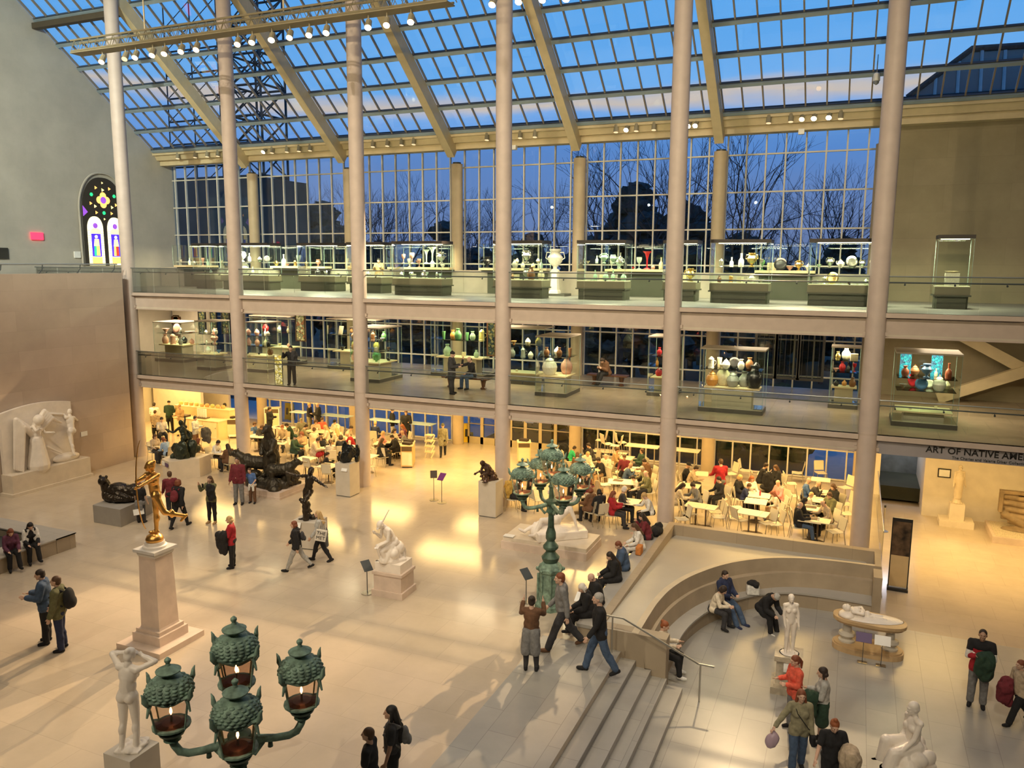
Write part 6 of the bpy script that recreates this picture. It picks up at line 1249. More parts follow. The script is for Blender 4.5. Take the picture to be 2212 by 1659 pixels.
TB = [ # u, v, w, d, rot, description, items
 (341, 960, .75, .7, 0, 'behind the gilded archer, nearest the first tall column', 'cup'), (478, 976, .8, .7, 0, 'shared by the man in white near the second column', 'tray cup'), (557, 942, .9, .7, 10, 'behind the head of the tallest bronze bear', 'plate'),
 (609, 923, 1.3, .7, 5, 'at the rear beside the yellow floor signs', 'tray cup'), (612, 955, 1.3, .7, 10, 'in front of the fur hooded visitor', 'tray cup bag'), (659, 991, .75, .75, 0, 'empty, right behind the smaller bronze bear', ''), (709, 1005, .75, .75, 5, 'with a black tray beside the tall grey plinth', 'tray'),
 (692, 965, .75, .7, 0, 'of the beige jacket and the striped sweater', 'cup plate'), (690, 931, 1.3, .7, 0, 'of the long party under the window counter', 'cup plate'), (745, 945, .9, .7, 0, 'of the man in beige and the red sweater', 'cup'), (839, 956, 1.3, .7, 20, 'beside the wooden service station', 'plate cup'),
 (795, 985, .7, .7, 0, 'half hidden by the third tall column', 'plate'), (1272, 1010, 1.0, .7, 10, 'behind the lamp post lanterns, boy in green at its end', 'bottle plate'), (1348, 987, .8, .7, 0, 'at the rear with a yellow cup', 'cup'), (1378, 1014, 1.0, .7, 0, 'crowded by grey-haired visitors near the fifth column', 'plate cup'),
 (1345, 1040, 1.1, .75, 15, 'large and nearly empty with one dark tray, middle of the room', 'tray'), (1252, 1066, .9, .7, 10, 'close behind the reclining marble figure', 'plate bag'), (1357, 1083, .8, .75, 0, 'of the woman in red leaning over a phone', 'plate cup'), (1505, 1022, .9, .7, 10, 'next to the standing man in red, papers on it', 'plate'),
 (1488, 1048, .8, .7, 0, 'right behind the fifth tall column', 'cup'), (1502, 1094, .72, .6, -5, 'empty, nearest the stone ledge past the fifth column', ''), (1517, 1107, .72, .6, -5, 'empty and joined to another by the stone ledge', ''), (1641, 1068, .75, .7, 0, 'of the two women with a small child', 'cup bottle'), (1633, 1083, .75, .7, 0, 'empty end of the family party', ''),
 (1614, 1116, .75, .65, -8, 'empty, tilted slightly, middle of the ledge', ''), (1634, 1110, .75, .65, -8, 'empty twin, middle of the ledge', ''), (1660, 1024, .8, .6, 0, 'of the couple in black by the window', 'plate cup'), (1773, 1035, .7, .6, 0, 'empty small one by the last window', ''), (1776, 1062, .75, .7, 0, 'of the bald men in blue and grey', 'cup plate'),
 (1772, 1080, .75, .7, 0, 'in the middle of the last long party', 'cup plate'), (1765, 1098, .8, .65, 0, 'of the balding man in beige eating alone', 'tray'), (1750, 1124, .72, .55, -5, 'behind the white-haired man in black', ''), (1765, 1136, .75, .55, -5, 'right before the white-haired man in black', 'tray cup'), (1130, 1055, .8, .7, 0, 'behind the whole lamp post with paper bags on it', 'bag'),
]
for u, v, w, d, rz, ds, it in TB:
    p = table(u, v, w, d, 'pale square cafe table ' + ds if w < 1 else 'long pale cafe table ' + ds, rz+0)
    for k, x in enumerate(it.split()): cup(p, -.2+.22*k, .08*(-1)**k, {'cup': 'white paper cup', 'tray': 'brown serving tray', 'plate': 'white plate', 'bottle': 'small red bottle', 'bag': 'crumpled paper bag'}[x]+' on the cafe table '+' '.join(ds.split()[:9]), x, c='red' if x == 'bottle' else None)
# seated visitors: u, v of head, facing, top, hair, legs, pose, female, label tail
S_ = [
 (332, 941, 320, 'sweater beige', 'bob brown', 'charcoal', 'sitA', 1, 'person with a beige scarf facing the first tall column table'), (361, 948, 150, 'sweater lightblue', 'bob auburn', 'black', 'sitB', 1, 'person in pale blue with dark red hair behind the gilded archer'),
 (423, 952, 60, 'sweater tan', 'long auburn', 'brown', 'sitA', 1, 'person with auburn hair just behind the green bronze hunter'), (460, 952, 345, 'sweater white', 'short dark', 'charcoal', 'sitB', 0, 'person in a white sweater with black trousers bent over the table by the second column'),
 (495, 964, 140, 'coat brown', 'verylong dark', 'black', 'sitA', 1, 'person with long dark hair, back to us, left of the second tall column'), (349, 905, 300, 'sweater cream', 'short dark', 'black', 'sitD', 0, 'person in cream perched on a high stool beside the counter'),
 (545, 915, 350, 'sweater blue', 'short brown', 'charcoal', 'sitA', 0, 'person with a blue collar right of the second tall column'), (555, 919, 345, 'jacket charcoal', 'short brown', 'black', 'sitB', 0, 'person in a dark jacket leaning over a phone above the bears'), (612, 921, 260, 'sweater beige', 'short red', 'charcoal', 'sitA', 0, 'person, small ginger head at the rear long table'),
 (631, 915, 200, 'jacket darkgreen', 'short dark', 'black', 'sitB', 0, 'person in dark green hunched left of the khaki jacket'), (649, 919, 20, 'sweater khaki', 'short dark', 'black', 'sitB', 0, 'person in a khaki pullover with dark hair at the rear'), (652, 906, 270, 'jacket khaki', 'cap khaki', 'khaki', 'sitA', 0, 'person in camouflage cap and jacket by the window counter'),
 (681, 908, 290, 'sweater beige', 'curly brown', 'black', 'sitC', 1, 'person with glasses resting chin on hand by the window'), (694, 905, 300, 'sweater coral', 'short brown', 'beige', 'sitA', 0, 'person in a peach orange top by the window'), (708, 922, 200, 'sweater cream', 'long blond', 'black', 'sitA', 1, 'person with long blond hair and cream top, back half turned'),
 (727, 910, 240, 'puffer cream', 'beanie black', 'black', 'sitA', 1, 'person in cream coat and round black hat'), (730, 929, 130, 'sweater cream', 'long blond', 'tan', 'sitA', 1, 'person with pale blond hair behind a grey chair, back turned'), (747, 921, 350, 'sweater beige', 'short dark', 'charcoal', 'sitB', 0, 'person, man in beige sweater leaning on the table by the third column'),
 (763, 934, 200, 'sweater red', 'bald dark', 'black', 'sitB', 0, 'person in a bright red sweater beside the third tall column'), (678, 929, 100, 'sweater cream', 'bun brown', 'black', 'sitA', 1, 'person in white with a small brown bun, back turned'), (632, 943, 350, 'coat darkgreen', 'beanie darkgreen', 'black', 'sitA', 0, 'person in a dark coat with green hat, fur collar, back half turned'),
 (652, 937, 265, 'coat tan', 'curly auburn', 'black', 'sitD', 1, 'person wrapped in a big fur hood facing the viewer'), (675, 947, 350, 'puffer beige', 'topbun dark', 'red', 'sitB', 1, 'person in a beige jacket with hair bun above a red skirt'), (693, 941, 280, 'sweater black', 'long brown', 'black', 'sitC', 1, 'person in black drinking, long brown hair'),
 (714, 955, 110, 'sweater stripe', 'pony brown', 'black', 'sitA', 1, 'person in a broad striped sweater, back turned'), (736, 946, 100, 'sweater black', 'curly dark', 'black', 'sitA', 1, 'person in black with dark curls, back turned, beside the dark bronze carving'), (757, 955, 110, 'sweater white', 'bald dark', 'black', 'sitB', 0, 'bald person in white directly behind the dark bronze carving'),
 (702, 978, 20, 'sweater black', 'short dark', 'black', 'sitA', 0, 'small person in black, a child at the table near the grey plinth'), (809, 915, 80, 'sweater navy', 'short blond', 'black', 'sitA', 1, 'blond person in navy, back turned, past the third column'), (822, 935, 350, 'sweater pink', 'bob blond', 'black', 'sitA', 1, 'person in pink with fair hair past the third column'),
 (820, 951, 30, 'coat black', 'long brown', 'black', 'sitA', 1, 'person in a black coat with long brown hair on the grey chair'), (848, 929, 330, 'sweater cream', 'long dark', 'black', 'sitA', 1, 'person in cream with straight dark hair at the table by the service station'), (859, 940, 200, 'coat black', 'short dark', 'olive', 'sitB', 0, 'person in a black coat and olive trousers against the service station'),
 (874, 920, 210, 'sweater plum', 'long red', 'black', 'sitA', 1, 'red-haired person in purple behind the bald one'), (875, 933, 190, 'sweater grey', 'bald dark', 'black', 'sitA', 0, 'bald person in grey behind the service station'),
 (1109, 1034, 350, 'sweater black', 'bob black', 'black', 'sitB', 1, 'person in black glimpsed behind the outermost lantern'), (1230, 963, 10, 'sweater green', 'short dark', 'black', 'sitB', 0, 'boy-sized person in a bright green top'), (1248, 983, 90, 'sweater brown', 'bob brown', 'black', 'sitA', 1, 'person with brown hair, back turned, just right of the lanterns'),
 (1262, 975, 300, 'puffer cream', 'short blond', 'cream', 'sitB', 1, 'person in cream with a pale hat, head bowed'), (1281, 959, 200, 'sweater charcoal', 'short dark', 'black', 'sitC', 0, 'person in a black and white checked shirt'), (1327, 970, 340, 'sweater tan', 'bun brown', 'black', 'sitA', 1, 'person in tan with hair tied back at the rear'),
 (1384, 974, 190, 'jacket darkgreen', 'short brown', 'black', 'sitF', 0, 'person in a dark green suit leaning back at the rear'), (1311, 983, 240, 'sweater cream', 'ring grey', 'tan', 'sitA', 0, 'balding person in cream with a yellow-lit back'), (1305, 989, 200, 'sweater black', 'short dark', 'tan', 'sitB', 0, 'person in black beside the balding one in cream'),
 (1350, 985, 250, 'sweater maroon', 'short brown', 'black', 'sitA', 0, 'person in dark red behind the bald one in blue'), (1350, 1002, 350, 'sweater denim', 'bald dark', 'black', 'sitC', 0, 'bald person in a slate blue sweater, hands at mouth'), (1404, 992, 200, 'coat brown', 'short dark', 'black', 'sitB', 0, 'person in brown against the fifth tall column'),
 (1400, 1008, 200, 'sweater khaki', 'short grey', 'black', 'sitB', 0, 'grey-haired person in khaki by the fifth tall column'), (1402, 1021, 190, 'sweater olive', 'bald dark', 'black', 'sitA', 0, 'bald person in an olive sweater by the fifth tall column'), (1379, 1025, 200, 'sweater cream', 'short dark', 'black', 'sitB', 0, 'person, child in a cream sweater at the long bright table'),
 (1342, 1056, 350, 'sweater charcoal', 'curly white', 'black', 'sitA', 1, 'white-haired person behind the red jacket'), (1323, 1066, 345, 'jacket red', 'long auburn', 'charcoal', 'sitD', 1, 'person in a red jacket with long hair looking down at a phone'), (1408, 1066, 190, 'sweater white', 'short blond', 'black', 'sitB', 0, 'person in white with a pale scarf reaching over the table by the fifth column'),
 (1280, 1060, 130, 'coat brown', 'curly auburn', 'black', 'sitA', 1, 'auburn-haired person, back turned, behind the reclining figure'), (1298, 1064, 110, 'coat black', 'bob black', 'black', 'sitA', 1, 'black-haired person, back turned, next to the auburn head'), (1292, 1045, 100, 'sweater tan', 'long blond', 'black', 'sitA', 1, 'fair long-haired person beyond the auburn head'),
 (1275, 1042, 90, 'sweater maroon', 'bob auburn', 'black', 'sitA', 1, 'person in dark red beyond the auburn head'), (1257, 1030, 60, 'coat darkgreen', 'beanie darkgreen', 'black', 'sitA', 0, 'person in a bulky dark green coat, back turned, right of the lanterns'),
 (1480, 1003, 340, 'sweater black', 'cap black', 'black', 'sitA', 0, 'person in black with a black cap past the fifth column'), (1489, 1007, 340, 'sweater beige', 'short dark', 'charcoal', 'sitB', 0, 'person with glasses and beige sweater working on papers'), (1459, 1045, 350, 'sweater cream', 'long dark', 'black', 'sitB', 1, 'person in cream with black trousers half behind the fifth column'),
 (1511, 1044, 195, 'sweater grey', 'short dark', 'charcoal', 'sitB', 0, 'person in a grey sweater bent over the papers'), (1559, 1034, 200, 'sweater black', 'short dark', 'black', 'sitA', 0, 'person in black half hidden behind the standing man in red'), (1592, 1030, 320, 'coat black', 'curly blond', 'black', 'sitA', 1, 'curly blond person in a long black coat'),
 (1605, 1041, 330, 'sweater navy', 'short brown', 'black', 'sitB', 0, 'small person, a child beside the curly blond one'), (1621, 1031, 280, 'sweater white', 'long red', 'black', 'sitA', 1, 'ginger-haired person in white smiling this way'), (1642, 1003, 350, 'sweater black', 'short dark', 'black', 'sitC', 0, 'person in black, cheek on hand, at the window table'),
 (1682, 1009, 190, 'coat black', 'long brown', 'black', 'sitA', 1, 'person in black with long brown hair at the window table'), (1687, 1041, 200, 'sweater pink', 'bald dark', 'black', 'sitA', 0, 'person in pale pink in front of the brown-haired one'), (1683, 1060, 180, 'sweater cream', 'long auburn', 'tan', 'sitB', 1, 'child-like person in cream with long hair seen from behind, family table'),
 (1739, 1036, 340, 'sweater blue', 'bald dark', 'black', 'sitA', 0, 'bald person in blue at the last long party'), (1754, 1040, 330, 'sweater charcoal', 'bald dark', 'black', 'sitC', 0, 'bald person in dark grey, hand to face'), (1746, 1064, 340, 'sweater stripe', 'short blond', 'black', 'sitA', 0, 'fair-haired child-sized person in a patterned top'),
 (1730, 1080, 350, 'coat black', 'verylong black', 'black', 'sitA', 1, 'person in black with long black hair, near the white-haired man'), (1806, 1050, 200, 'coat black', 'bob brown', 'black', 'sitA', 1, 'brown-haired person in black nearest the last tall column'), (1798, 1068, 200, 'puffer olive', 'short brown', 'black', 'sitA', 0, 'person in an olive puffer jacket'),
 (1794, 1082, 190, 'sweater beige', 'ring dark', 'black', 'sitB', 0, 'balding person in a beige sweater eating'), (1719, 1120, 345, 'jacket black', 'ring white', 'denim', 'sitD', 0, 'white-haired person in a black jacket sitting alone by the ledge'),
]
for u, v, f, top, hr, lg, pose, fem, lb in S_:
    tk, tcol = top.split(); hk, hc = hr.split(); zz = .55 if 'high stool' in lb else 0
    low = .1 if ('child' in lb or 'boy' in lb or 'small person' in lb) else 0
    kk = 'skirt' if lg == 'red' else 'trousers'
    pd = pose
    t = psit(u, v, f, lb+', seated', z=zz, seath=1.19-low, top=(tk, tcol), hair=(hk, hc), legs=(kk, lg), pose=pd, fem=fem, h=1.68-low*2.2, skin='m' if (u*7) % 5 == 0 else 'l', group='visitors seated in the cafe')
    if t.location.x > 24.8: t.location.y = max(t.location.y, .5)
    x, y = t.location.x, t.location.y; a = math.radians(f+23.3); 
    short = lb.replace('person ', 'visitor ').replace('person, ', 'visitor, ')
    if zz: o = thing('bar_stool', 'tall pale stool under the visitor in cream at the counter', 'stool', (x, y, 0)); MB().lathe([(.18, .96), (.18, 1.0)], n=16).build('seat', M_ch, o); MB().tube([(0, 0, .02), (0, 0, .96)], .025, 8).build('post', M_chm, o); MB().lathe([(.2, 0), (.2, .02)], n=16).build('foot', M_chm, o)
    else: chair(x-math.cos(a)*.02, y-math.sin(a)*.02, f, ('white cafe chair occupied by the ' + ' '.join(short.split()[:10])).strip(' ,'))
# empty chairs
E_ = [(1477, 1128, 0, 'on the ledge side of the empty joined tables'), (1463, 1105, 0, 'half behind the fifth tall column, facing the empty tables'), (1545, 1126, 180, 'right of the empty joined tables, nearest the ledge'), (1545, 1104, 180, 'right of the empty joined tables, second from the ledge'), (1590, 1139, 20, 'on the ledge side of the tilted empty table'), (1590, 1095, 0, 'left of the tilted empty table, farther back'),
 (1588, 1117, 350, 'left of the tilted empty table'), (1650, 1148, 200, 'lowest of all, between two empty tables'), (1672, 1136, 185, 'right of the tilted empty table, nearest the ledge'), (1673, 1112, 180, 'right of the tilted empty table, farther back'), (1690, 1090, 170, 'behind the child in cream'), (1802, 1168, 190, 'nearest the last tall column and the ledge'), (1803, 1146, 190, 'second from the ledge by the last tall column'), (1828, 1088, 190, 'beside the last tall column, right of the olive jacket'),
 (1828, 1108, 190, 'beside the last tall column behind the beige sweater'), (1708, 1043, 350, 'left of the bald visitors'), (1712, 1070, 350, 'left of the fair-haired child'), (1578, 1022, 200, 'behind the standing man in red'), (1610, 1015, 330, 'left of the window couple'), (1722, 1020, 160, 'right of the window couple'), (1826, 1052, 200, 'far right by the blue window'), (1773, 1020, 270, 'behind the small empty window table'),
 (1307, 1045, 0, 'facing the large empty table'), (1325, 1030, 30, 'turned away behind the large empty table'), (1331, 1020, 30, 'second turned away behind the large table'), (1276, 1018, 20, 'below the table of the boy in green'), (1213, 985, 0, 'with a black coat on it beside the boy in green'), (1215, 1072, 60, 'left of the table behind the reclining figure'), (1160, 1078, 30, 'behind the lamp post shaft'), (1098, 1072, 20, 'draped with a tan coat by the fourth tall column'),
 (504, 940, 200, 'tipped against the second tall column'), (536, 1000, 40, 'half hidden left of the bronze bears'), (672, 1008, 60, 'behind the empty table near the dancer'), (790, 970, 30, 'just past the third tall column, rear'), (797, 1006, 30, 'just past the third tall column, front'), (620, 938, 30, 'at the rear long table, right side'), (612, 941, 30, 'at the rear long table, left side'), (444, 948, 30, 'piled with a dark coat by the white counter'), (832, 985, 60, 'grey-backed, left of the wooden service station'), (710, 1022, 80, 'before the table with the black tray')]
for u, v, f, lb in E_: p = onz(u, v, .45); chair(p.x, p.y, f, 'empty white cafe chair ' + lb)
# chairs stacked up on the window counter tables
for k, (u, v, f) in enumerate(((1298, 950, 160), (1312, 958, 20), (1342, 955, 10), (1330, 962, 160))): p = onz(u, v, 1.2); chair(p.x, p.y, f, 'white cafe chair stacked up on a table by the window, ' + ['first', 'second', 'third', 'fourth'][k] + ' of the row', z=.76, tilt=0)
p = onz(1305, 958, .74); 
for k, (u, v) in enumerate(((1300, 972), (1338, 976))): table(u, v, .8, .7, 'pale table carrying stacked chairs by the window, ' + ['farther', 'nearer'][k] + ' from the fifth column')
# draped coats
def cloth(name, label, B, colr, loc, rz=0, s=1.0, cat='coat', vox=.02): me = fuse(B, vox, 2, name, fold=.022 if cat in ('coat', 'scarf') else 0); me.materials.append(cm(colr)); o = link(name, me, None, loc, rz); o.scale = (s,)*3; return tag(o, label, cat)
for (u, v, cc, lb) in ((1098, 1058, 'mustard', 'tan brown coat hung over the chair by the fourth tall column'), (1213, 975, 'black', 'black coat over a chair beside the boy in green'), (446, 940, 'charcoal', 'dark bundled coat on a chair by the white counter'), (1650, 1040, 'black', 'dark bags and coats piled beside the window couple table')):
    p = onz(u, v, .7); cloth('draped_coat', lb, [('e', (0, -.26, .15), (.24, .09, .3), None), ('e', (0, -.12, -.18), (.2, .2, .1), None), ('e', (.1, -.3, -.1), (.12, .08, .25), None), ('e', (-.1, -.26, .34), (.1, .1, .1), None)], cc, (p.x, p.y, .7), math.radians(40))
# service counter (left), stations, signs
M_lam = mat('cafe_laminate', (.74, .58, .30), .5); M_lamw = mat('cafe_laminate_pale', (.80, .68, .44), .5)
a = onz(396, 985, 0); o = thing('cafe_counter', 'stepped cream cafe counter with cupboards, baskets of food on its upper shelf', 'counter', (0, 0, 0)); 
A = onz(362, 948, 0); Bq = onz(470, 952, 0)
cx0, cx1, cy0 = Bq.x-2.9, Bq.x+.1, Bq.y
MB().bb(cx0, cx1, cy0, cy0+.75, 0, .95).build('cupboard_body', M_lam, o); MB().bb(cx0-.02, cx1+.02, cy0-.03, cy0+.78, .95, .99).build('worktop', M_lamw, o); MB().bb(cx0-.7, cx1, cy0+.8, cy0+1.3, 0, 1.4).build('upper_body', M_lam, o); MB().bb(cx0-.72, cx1+.02, cy0+.78, cy0+1.35, 1.4, 1.44).build('upper_top', M_lamw, o)
for k in range(3): d_ = MB().bb(cx0+.1+k*.95, cx0+.98+k*.95, cy0-.02, cy0-.003, .1, .9).build('cupboard_door', M_lamw, o); MB().bb(cx0+.9+k*.95, cx0+.93+k*.95, cy0-.04, cy0-.02, .6, .66).build('handle', M_steel, d_)
for k in range(9): tag(MB().lathe([(.1, 0), (.12, .08), (.10, .14), (.04, .17)], n=10).build('salad_bowl', mat('food_'+'gor'[k % 3], [(.55, .55, .2), (.75, .45, .2), (.8, .4, .15)][k % 3], .6), None, loc=(cx0-.5+.36*k, cy0+1.05, 1.445)), ['yellow green', 'orange', 'deep orange'][k % 3]+' covered bowl, %s along the upper counter shelf' % ['first', 'second', 'third', 'fourth', 'fifth', 'sixth', 'seventh', 'eighth', 'ninth'][k], 'bowl', 'covered bowls on the upper counter')
for k in range(5): tag(MB().lathe([(.04, 0), (.045, .42), (.05, .45)], n=10).build('cup_stack', M_card, None, loc=(cx0+1.3+.13*k, cy0+.4, 1.03)), 'tall stack of white cups in the counter tray, %s of five' % ['first', 'second', 'third', 'fourth', 'fifth'][k], 'cups', 'stacks of paper cups')
tag(MB().bb(cx0+1.2, cx0+1.95, cy0+.2, cy0+.55, .99, 1.03).build('serving_tray', mat('tray_brown', (.08, .05, .03), .5)), 'dark tray holding the cup stacks on the lower counter', 'tray'); tag(MB().bb(cx0+.1, cx0+.7, cy0+.15, cy0+.5, .99, 1.08).build('serving_tray', mat('tray_brown', (.08, .05, .03), .5)), 'dark tray of napkins at the near end of the lower counter', 'tray')
struct(MB().bb(-5.9, -2.4, 6.3, 6.5, 0, 3.25).build('wall_kitchen', M_white))
p = ony(402, 853, 6.25); o = thing('fire_extinguisher', 'red fire extinguisher on the cream kitchen wall', 'fire extinguisher', (-2.7, 6.2, 2.1)); MB().lathe([(.07, 0), (.075, .35), (.03, .42), (.02, .46)], n=12).build('cylinder', mat('extinguisher_red', (.6, .03, .02), .35), o, smooth='auto'); MB().box((0, 0, .48), (.1, .04, .04)).build('valve', M_black, o)
def tray(o, w, d, h, lb): tag(MB().box((0, 0, .05), (.4, .26, .1)).build('condiment_tray', mat('tray_black', (.03, .02, .015), .5), None, loc=tuple(o.location + Matrix.Rotation(o.rotation_euler.z, 3, 'Z') @ Vector((w, d, h)))), lb, 'tray')
def station(u0, u1, v, h, d, label, m_=None, z=0):
    a = onz(u0, v, z); b = onz(u1, v, z); w = (b-a).length; rz = math.atan2(b.y-a.y, b.x-a.x); o = thing('service_station', label, 'cabinet', (a.x, a.y, z), rz); m_ = m_ or M_lam
    MB().bb(0, w, 0, d, .06, h-.03).build('cabinet_body', m_, o); MB().bb(-.02, w+.02, -.02, d+.02, h-.03, h).build('worktop', M_lamw, o); MB().bb(.05, w-.05, .05, d-.05, 0, .06).build('toe_kick', M_black, o)
    MB().bb(.04, w-.04, -.014, -.002, .12, h*.72).build('cupboard_door', M_lamw, o); MB().bb(.04, w-.04, -.012, -.002, h*.76, h-.05).build('open_slot', mat('slot_dark', (.12, .08, .04), .6), o)
    return o, a, rz, w
A_ = station(866, 892, 1011, 1.0, 1.05, 'wooden cafe service station on castors in the open floor', mat('station_wood', (.66, .43, .18), .5)); B_ = station(484, 512, 947, 1.0, .6, 'cream till station with trays beside the second tall column', mat('station_olive', (.30, .26, .14), .5)); C_ = station(1118, 1146, 1000, .95, .6, 'small cream service station behind the lanterns, brown box on top'); station(572, 604, 925, 1.1, .5, 'white till stand with taped notices behind the bears', M_card)
tray(A_[0], A_[3]/2, .3, 1.0, 'dark cutlery tray at the front of the wooden service station'); tray(A_[0], A_[3]/2, .8, 1.0, 'black napkin box at the back of the wooden service station'); tray(C_[0], C_[3]/2, .3, .95, 'brown box on the small service station behind the lanterns'); tray(B_[0], B_[3]/2, .3, 1.0, 'black tray of pastries on the till station')
o = thing('high_chair_stack', 'stack of pale booster seats beside the wooden service station', 'high chairs', tuple(onz(928, 988, 0))); 
for k in range(4): MB().box((0, 0, .28+.26*k), (.34, .34, .05)).build('seat', M_lamw, o); m = MB(); m.beam((-.15, -.15, .25*k), (-.2, .15, .3+.25*k), .03, .05); m.build('side_frame', M_lamw, o); MB().beam((.15, -.15, .25*k), (.2, .15, .3+.25*k), .03, .05).build('side_frame', M_lamw, o)
# wet floor signs
M_wy = mat('caution_yellow', (.85, .58, .02), .5)
for u, v, lb in ((622, 905, 'tall yellow caution sign behind the rear long table'), (631, 907, 'second yellow caution sign leaning behind the rear long table'), (1008, 954, 'yellow caution sign beside the column at the glass doors'), (1016, 948, 'short yellow caution box near the glass doors'), (1253, 975, 'yellow caution sign beside the pale column by the plaid shirt')):
    p = onz(u, v, 0); o = thing('wet_floor_sign', lb, 'caution sign', (p.x, p.y, 0), .3, 'yellow caution signs'); h = .95 if 'short' not in lb else .35
    MB().beam((0, -.14, 0), (0, 0, h), .28, .02, up=(0, 1, 0)).build('front_board', M_wy, o); MB().beam((0, .14, 0), (0, 0, h), .28, .02, up=(0, 1, 0)).build('rear_board', M_wy, o); MB().beam((0, -.125, h*.3), (0, -.06, h*.7), .12, .012, up=(0, 1, 0)).build('marking', M_black, o)
# bar-height counters along the window
M_blue = mat('pale_glass_top', (.50, .66, .64), .2)
for (u0, u1, v, lb) in ((632, 664, 882, 'left of the two visitors in black'), (696, 757, 890, 'between the two visitors in black and the third column'), (800, 880, 897, 'past the third column behind the diners'), (882, 936, 902, 'ending near the walking woman')):
    a = onz(u0, v, 1.1); b = onz(u1, v, 1.1); y = 7.3; o = thing('window_counter', 'pale blue high counter along the window, ' + lb, 'counter', (0, y, 0), 0, 'pale blue counters by the windows'); x0, x1 = ony(u0, v, y).x, ony(u1, v, y).x
    MB().bb(x0, x1, -.3, .3, 1.07, 1.1).build('countertop', M_blue, o)
    for x in (x0+.2, x1-.2): MB().tube([(x, -.2, 0), (x, -.2, 1.07)], .03, 6).build('leg', M_chm, o); MB().tube([(x, .2, 0), (x, .2, 1.07)], .03, 6).build('leg', M_chm, o)
    MB().bb(x0+.2, x1-.2, -.22, -.18, .3, .34).build('foot_rail', M_chm, o)
for (u0, u1, v, lb) in ((1353, 1424, 966, 'behind the dark green suit'), (1457, 1511, 978, 'between the fifth column and the pale rear column')):
    y = 7.1; x0, x1 = ony(u0, v, y).x, ony(u1, v, y).x; o = thing('window_counter', 'cream high counter along the dark hedge window, ' + lb, 'counter', (0, y, 0), 0, 'cream counters by the windows'); MB().bb(x0, x1, -.3, .3, 1.07, 1.11).build('countertop', M_tt, o)
    for x in (x0+.2, x1-.2): MB().tube([(x, 0, 0), (x, 0, 1.07)], .03, 6).build('leg', M_chm, o)
p = ony(1143, 940, CWY-.13); tag(MB().box((0, 0, 0), (.42, .01, .5)).build('door_notice', mat('notice_blue', (.12, .16, .35), .5), None, loc=(p.x, CWY-.1, 1.55)), 'blue notice stuck on the glass entrance doors', 'notice')
# queue barrier and glass screen right of the last column
p = onz(1908, 1148, ZL+.0); o = thing('queue_post', 'slim steel barrier post with round foot right of the last tall column', 'barrier post', (p.x, p.y, ZL)); MB().tube([(0, 0, 0), (0, 0, .95)], .025, 8).build('post', M_steel, o); MB().lathe([(.17, 0), (.17, .02)], n=18).build('foot', M_steel, o); MB().lathe([(.035, .92), (.035, 1.0)], n=10).build('head', M_black, o)
o = thing('glass_screen', 'clear glass screen at the ledge end beside the last tall column', 'glass screen', (31.42, 0, 0)); MB().bb(-.01, .01, -.9, 6.8, -.02, 1.05).build('glass_panel', G_rail, o); MB().tube([(0, -.9, 1.06), (0, 6.8, 1.06)], .018, 6).build('top_rail', M_steel, o)
# ================================================================ standing and walking visitors
def wld(t, p): return Matrix.Translation(t.location) @ Matrix.Rotation(t.rotation_euler.z, 4, 'Z') @ (Vector(p)*t.scale.x)
def attach(pt, name, label, cat, B, colr, vox=.016, m=None):
    """a carried thing: built in the carrier's pose, standing on its own in the scene"""
    t, P, J = pt; me = fuse(B(P, J), vox, 2, name, fold=.024 if cat == 'coat' else (.008 if cat not in ('strap', 'backpack') else 0)); me.materials.append(m or cm(colr)); o = link(name, me, None, t.location, t.rotation_euler.z); o.scale = t.scale; return tag(o, label, cat)
def backpack(pt, label, colr, s=1.0): 
    return attach(pt, 'backpack', label, 'backpack', lambda P, J: [('e', J['T'](0, -.17-.05*s, .28), (.16*s, .10*s, .22*s), J['Rt']), ('e', J['T'](0, -.22-.07*s, .20), (.12*s, .07*s, .12*s), J['Rt'])]+[('c', J['T'](q*.10, -.14, .48), J['T'](q*.11, .135, .36), .022, .022) for q in (-1, 1)]+[('c', J['T'](q*.11, .135, .36), J['T'](q*.13, -.12, .14), .02, .02) for q in (-1, 1)]+[('c', J['T'](q*.10, -.14, .48), J['T'](q*.10, .02, .56), .022, .022) for q in (-1, 1)], colr)
def bundle(pt, k, label, colr, s=1.0, name='folded_coat', cat='coat', drop=.35):
    return attach(pt, name, label, cat, lambda P, J: [('c', J['ha'+k]*.8+J['el'+k]*.2+Vector((-.02, -.04, 0)), J['ha'+k]*.8+J['el'+k]*.2+Vector((-.05, -.07, -drop*1.15)), .05*s, .06*s), ('e', J['ha'+k]*.7+J['el'+k]*.3+Vector((0, .02, -.08)), (.13*s, .14*s, .13*s), None), ('c', J['ha'+k]*.6+J['el'+k]*.4, J['ha'+k]*.6+J['el'+k]*.4+Vector((0, .02, -drop)), .12*s, .10*s), ('c', J['ha'+k]+Vector((0, .04, 0)), J['ha'+k]+Vector((.03, .04, -drop*.8)), .09*s, .07*s)], colr)
def handbag(pt, k, label, colr, s=1.0, dz=-.18, cat='bag'):
    return attach(pt, 'handbag', label, cat, lambda P, J: [('b', J['hd'+k]*0+J['ha'+k]+Vector((0, .02, dz-.12*s)), (.10*s, .28*s, .26*s), None), ('c', J['ha'+k]+Vector((0, .09, dz)), J['ha'+k]+Vector((0, .02, -.04)), .012, .012), ('c', J['ha'+k]+Vector((0, -.05, dz)), J['ha'+k]+Vector((0, .02, -.04)), .012, .012)], colr)
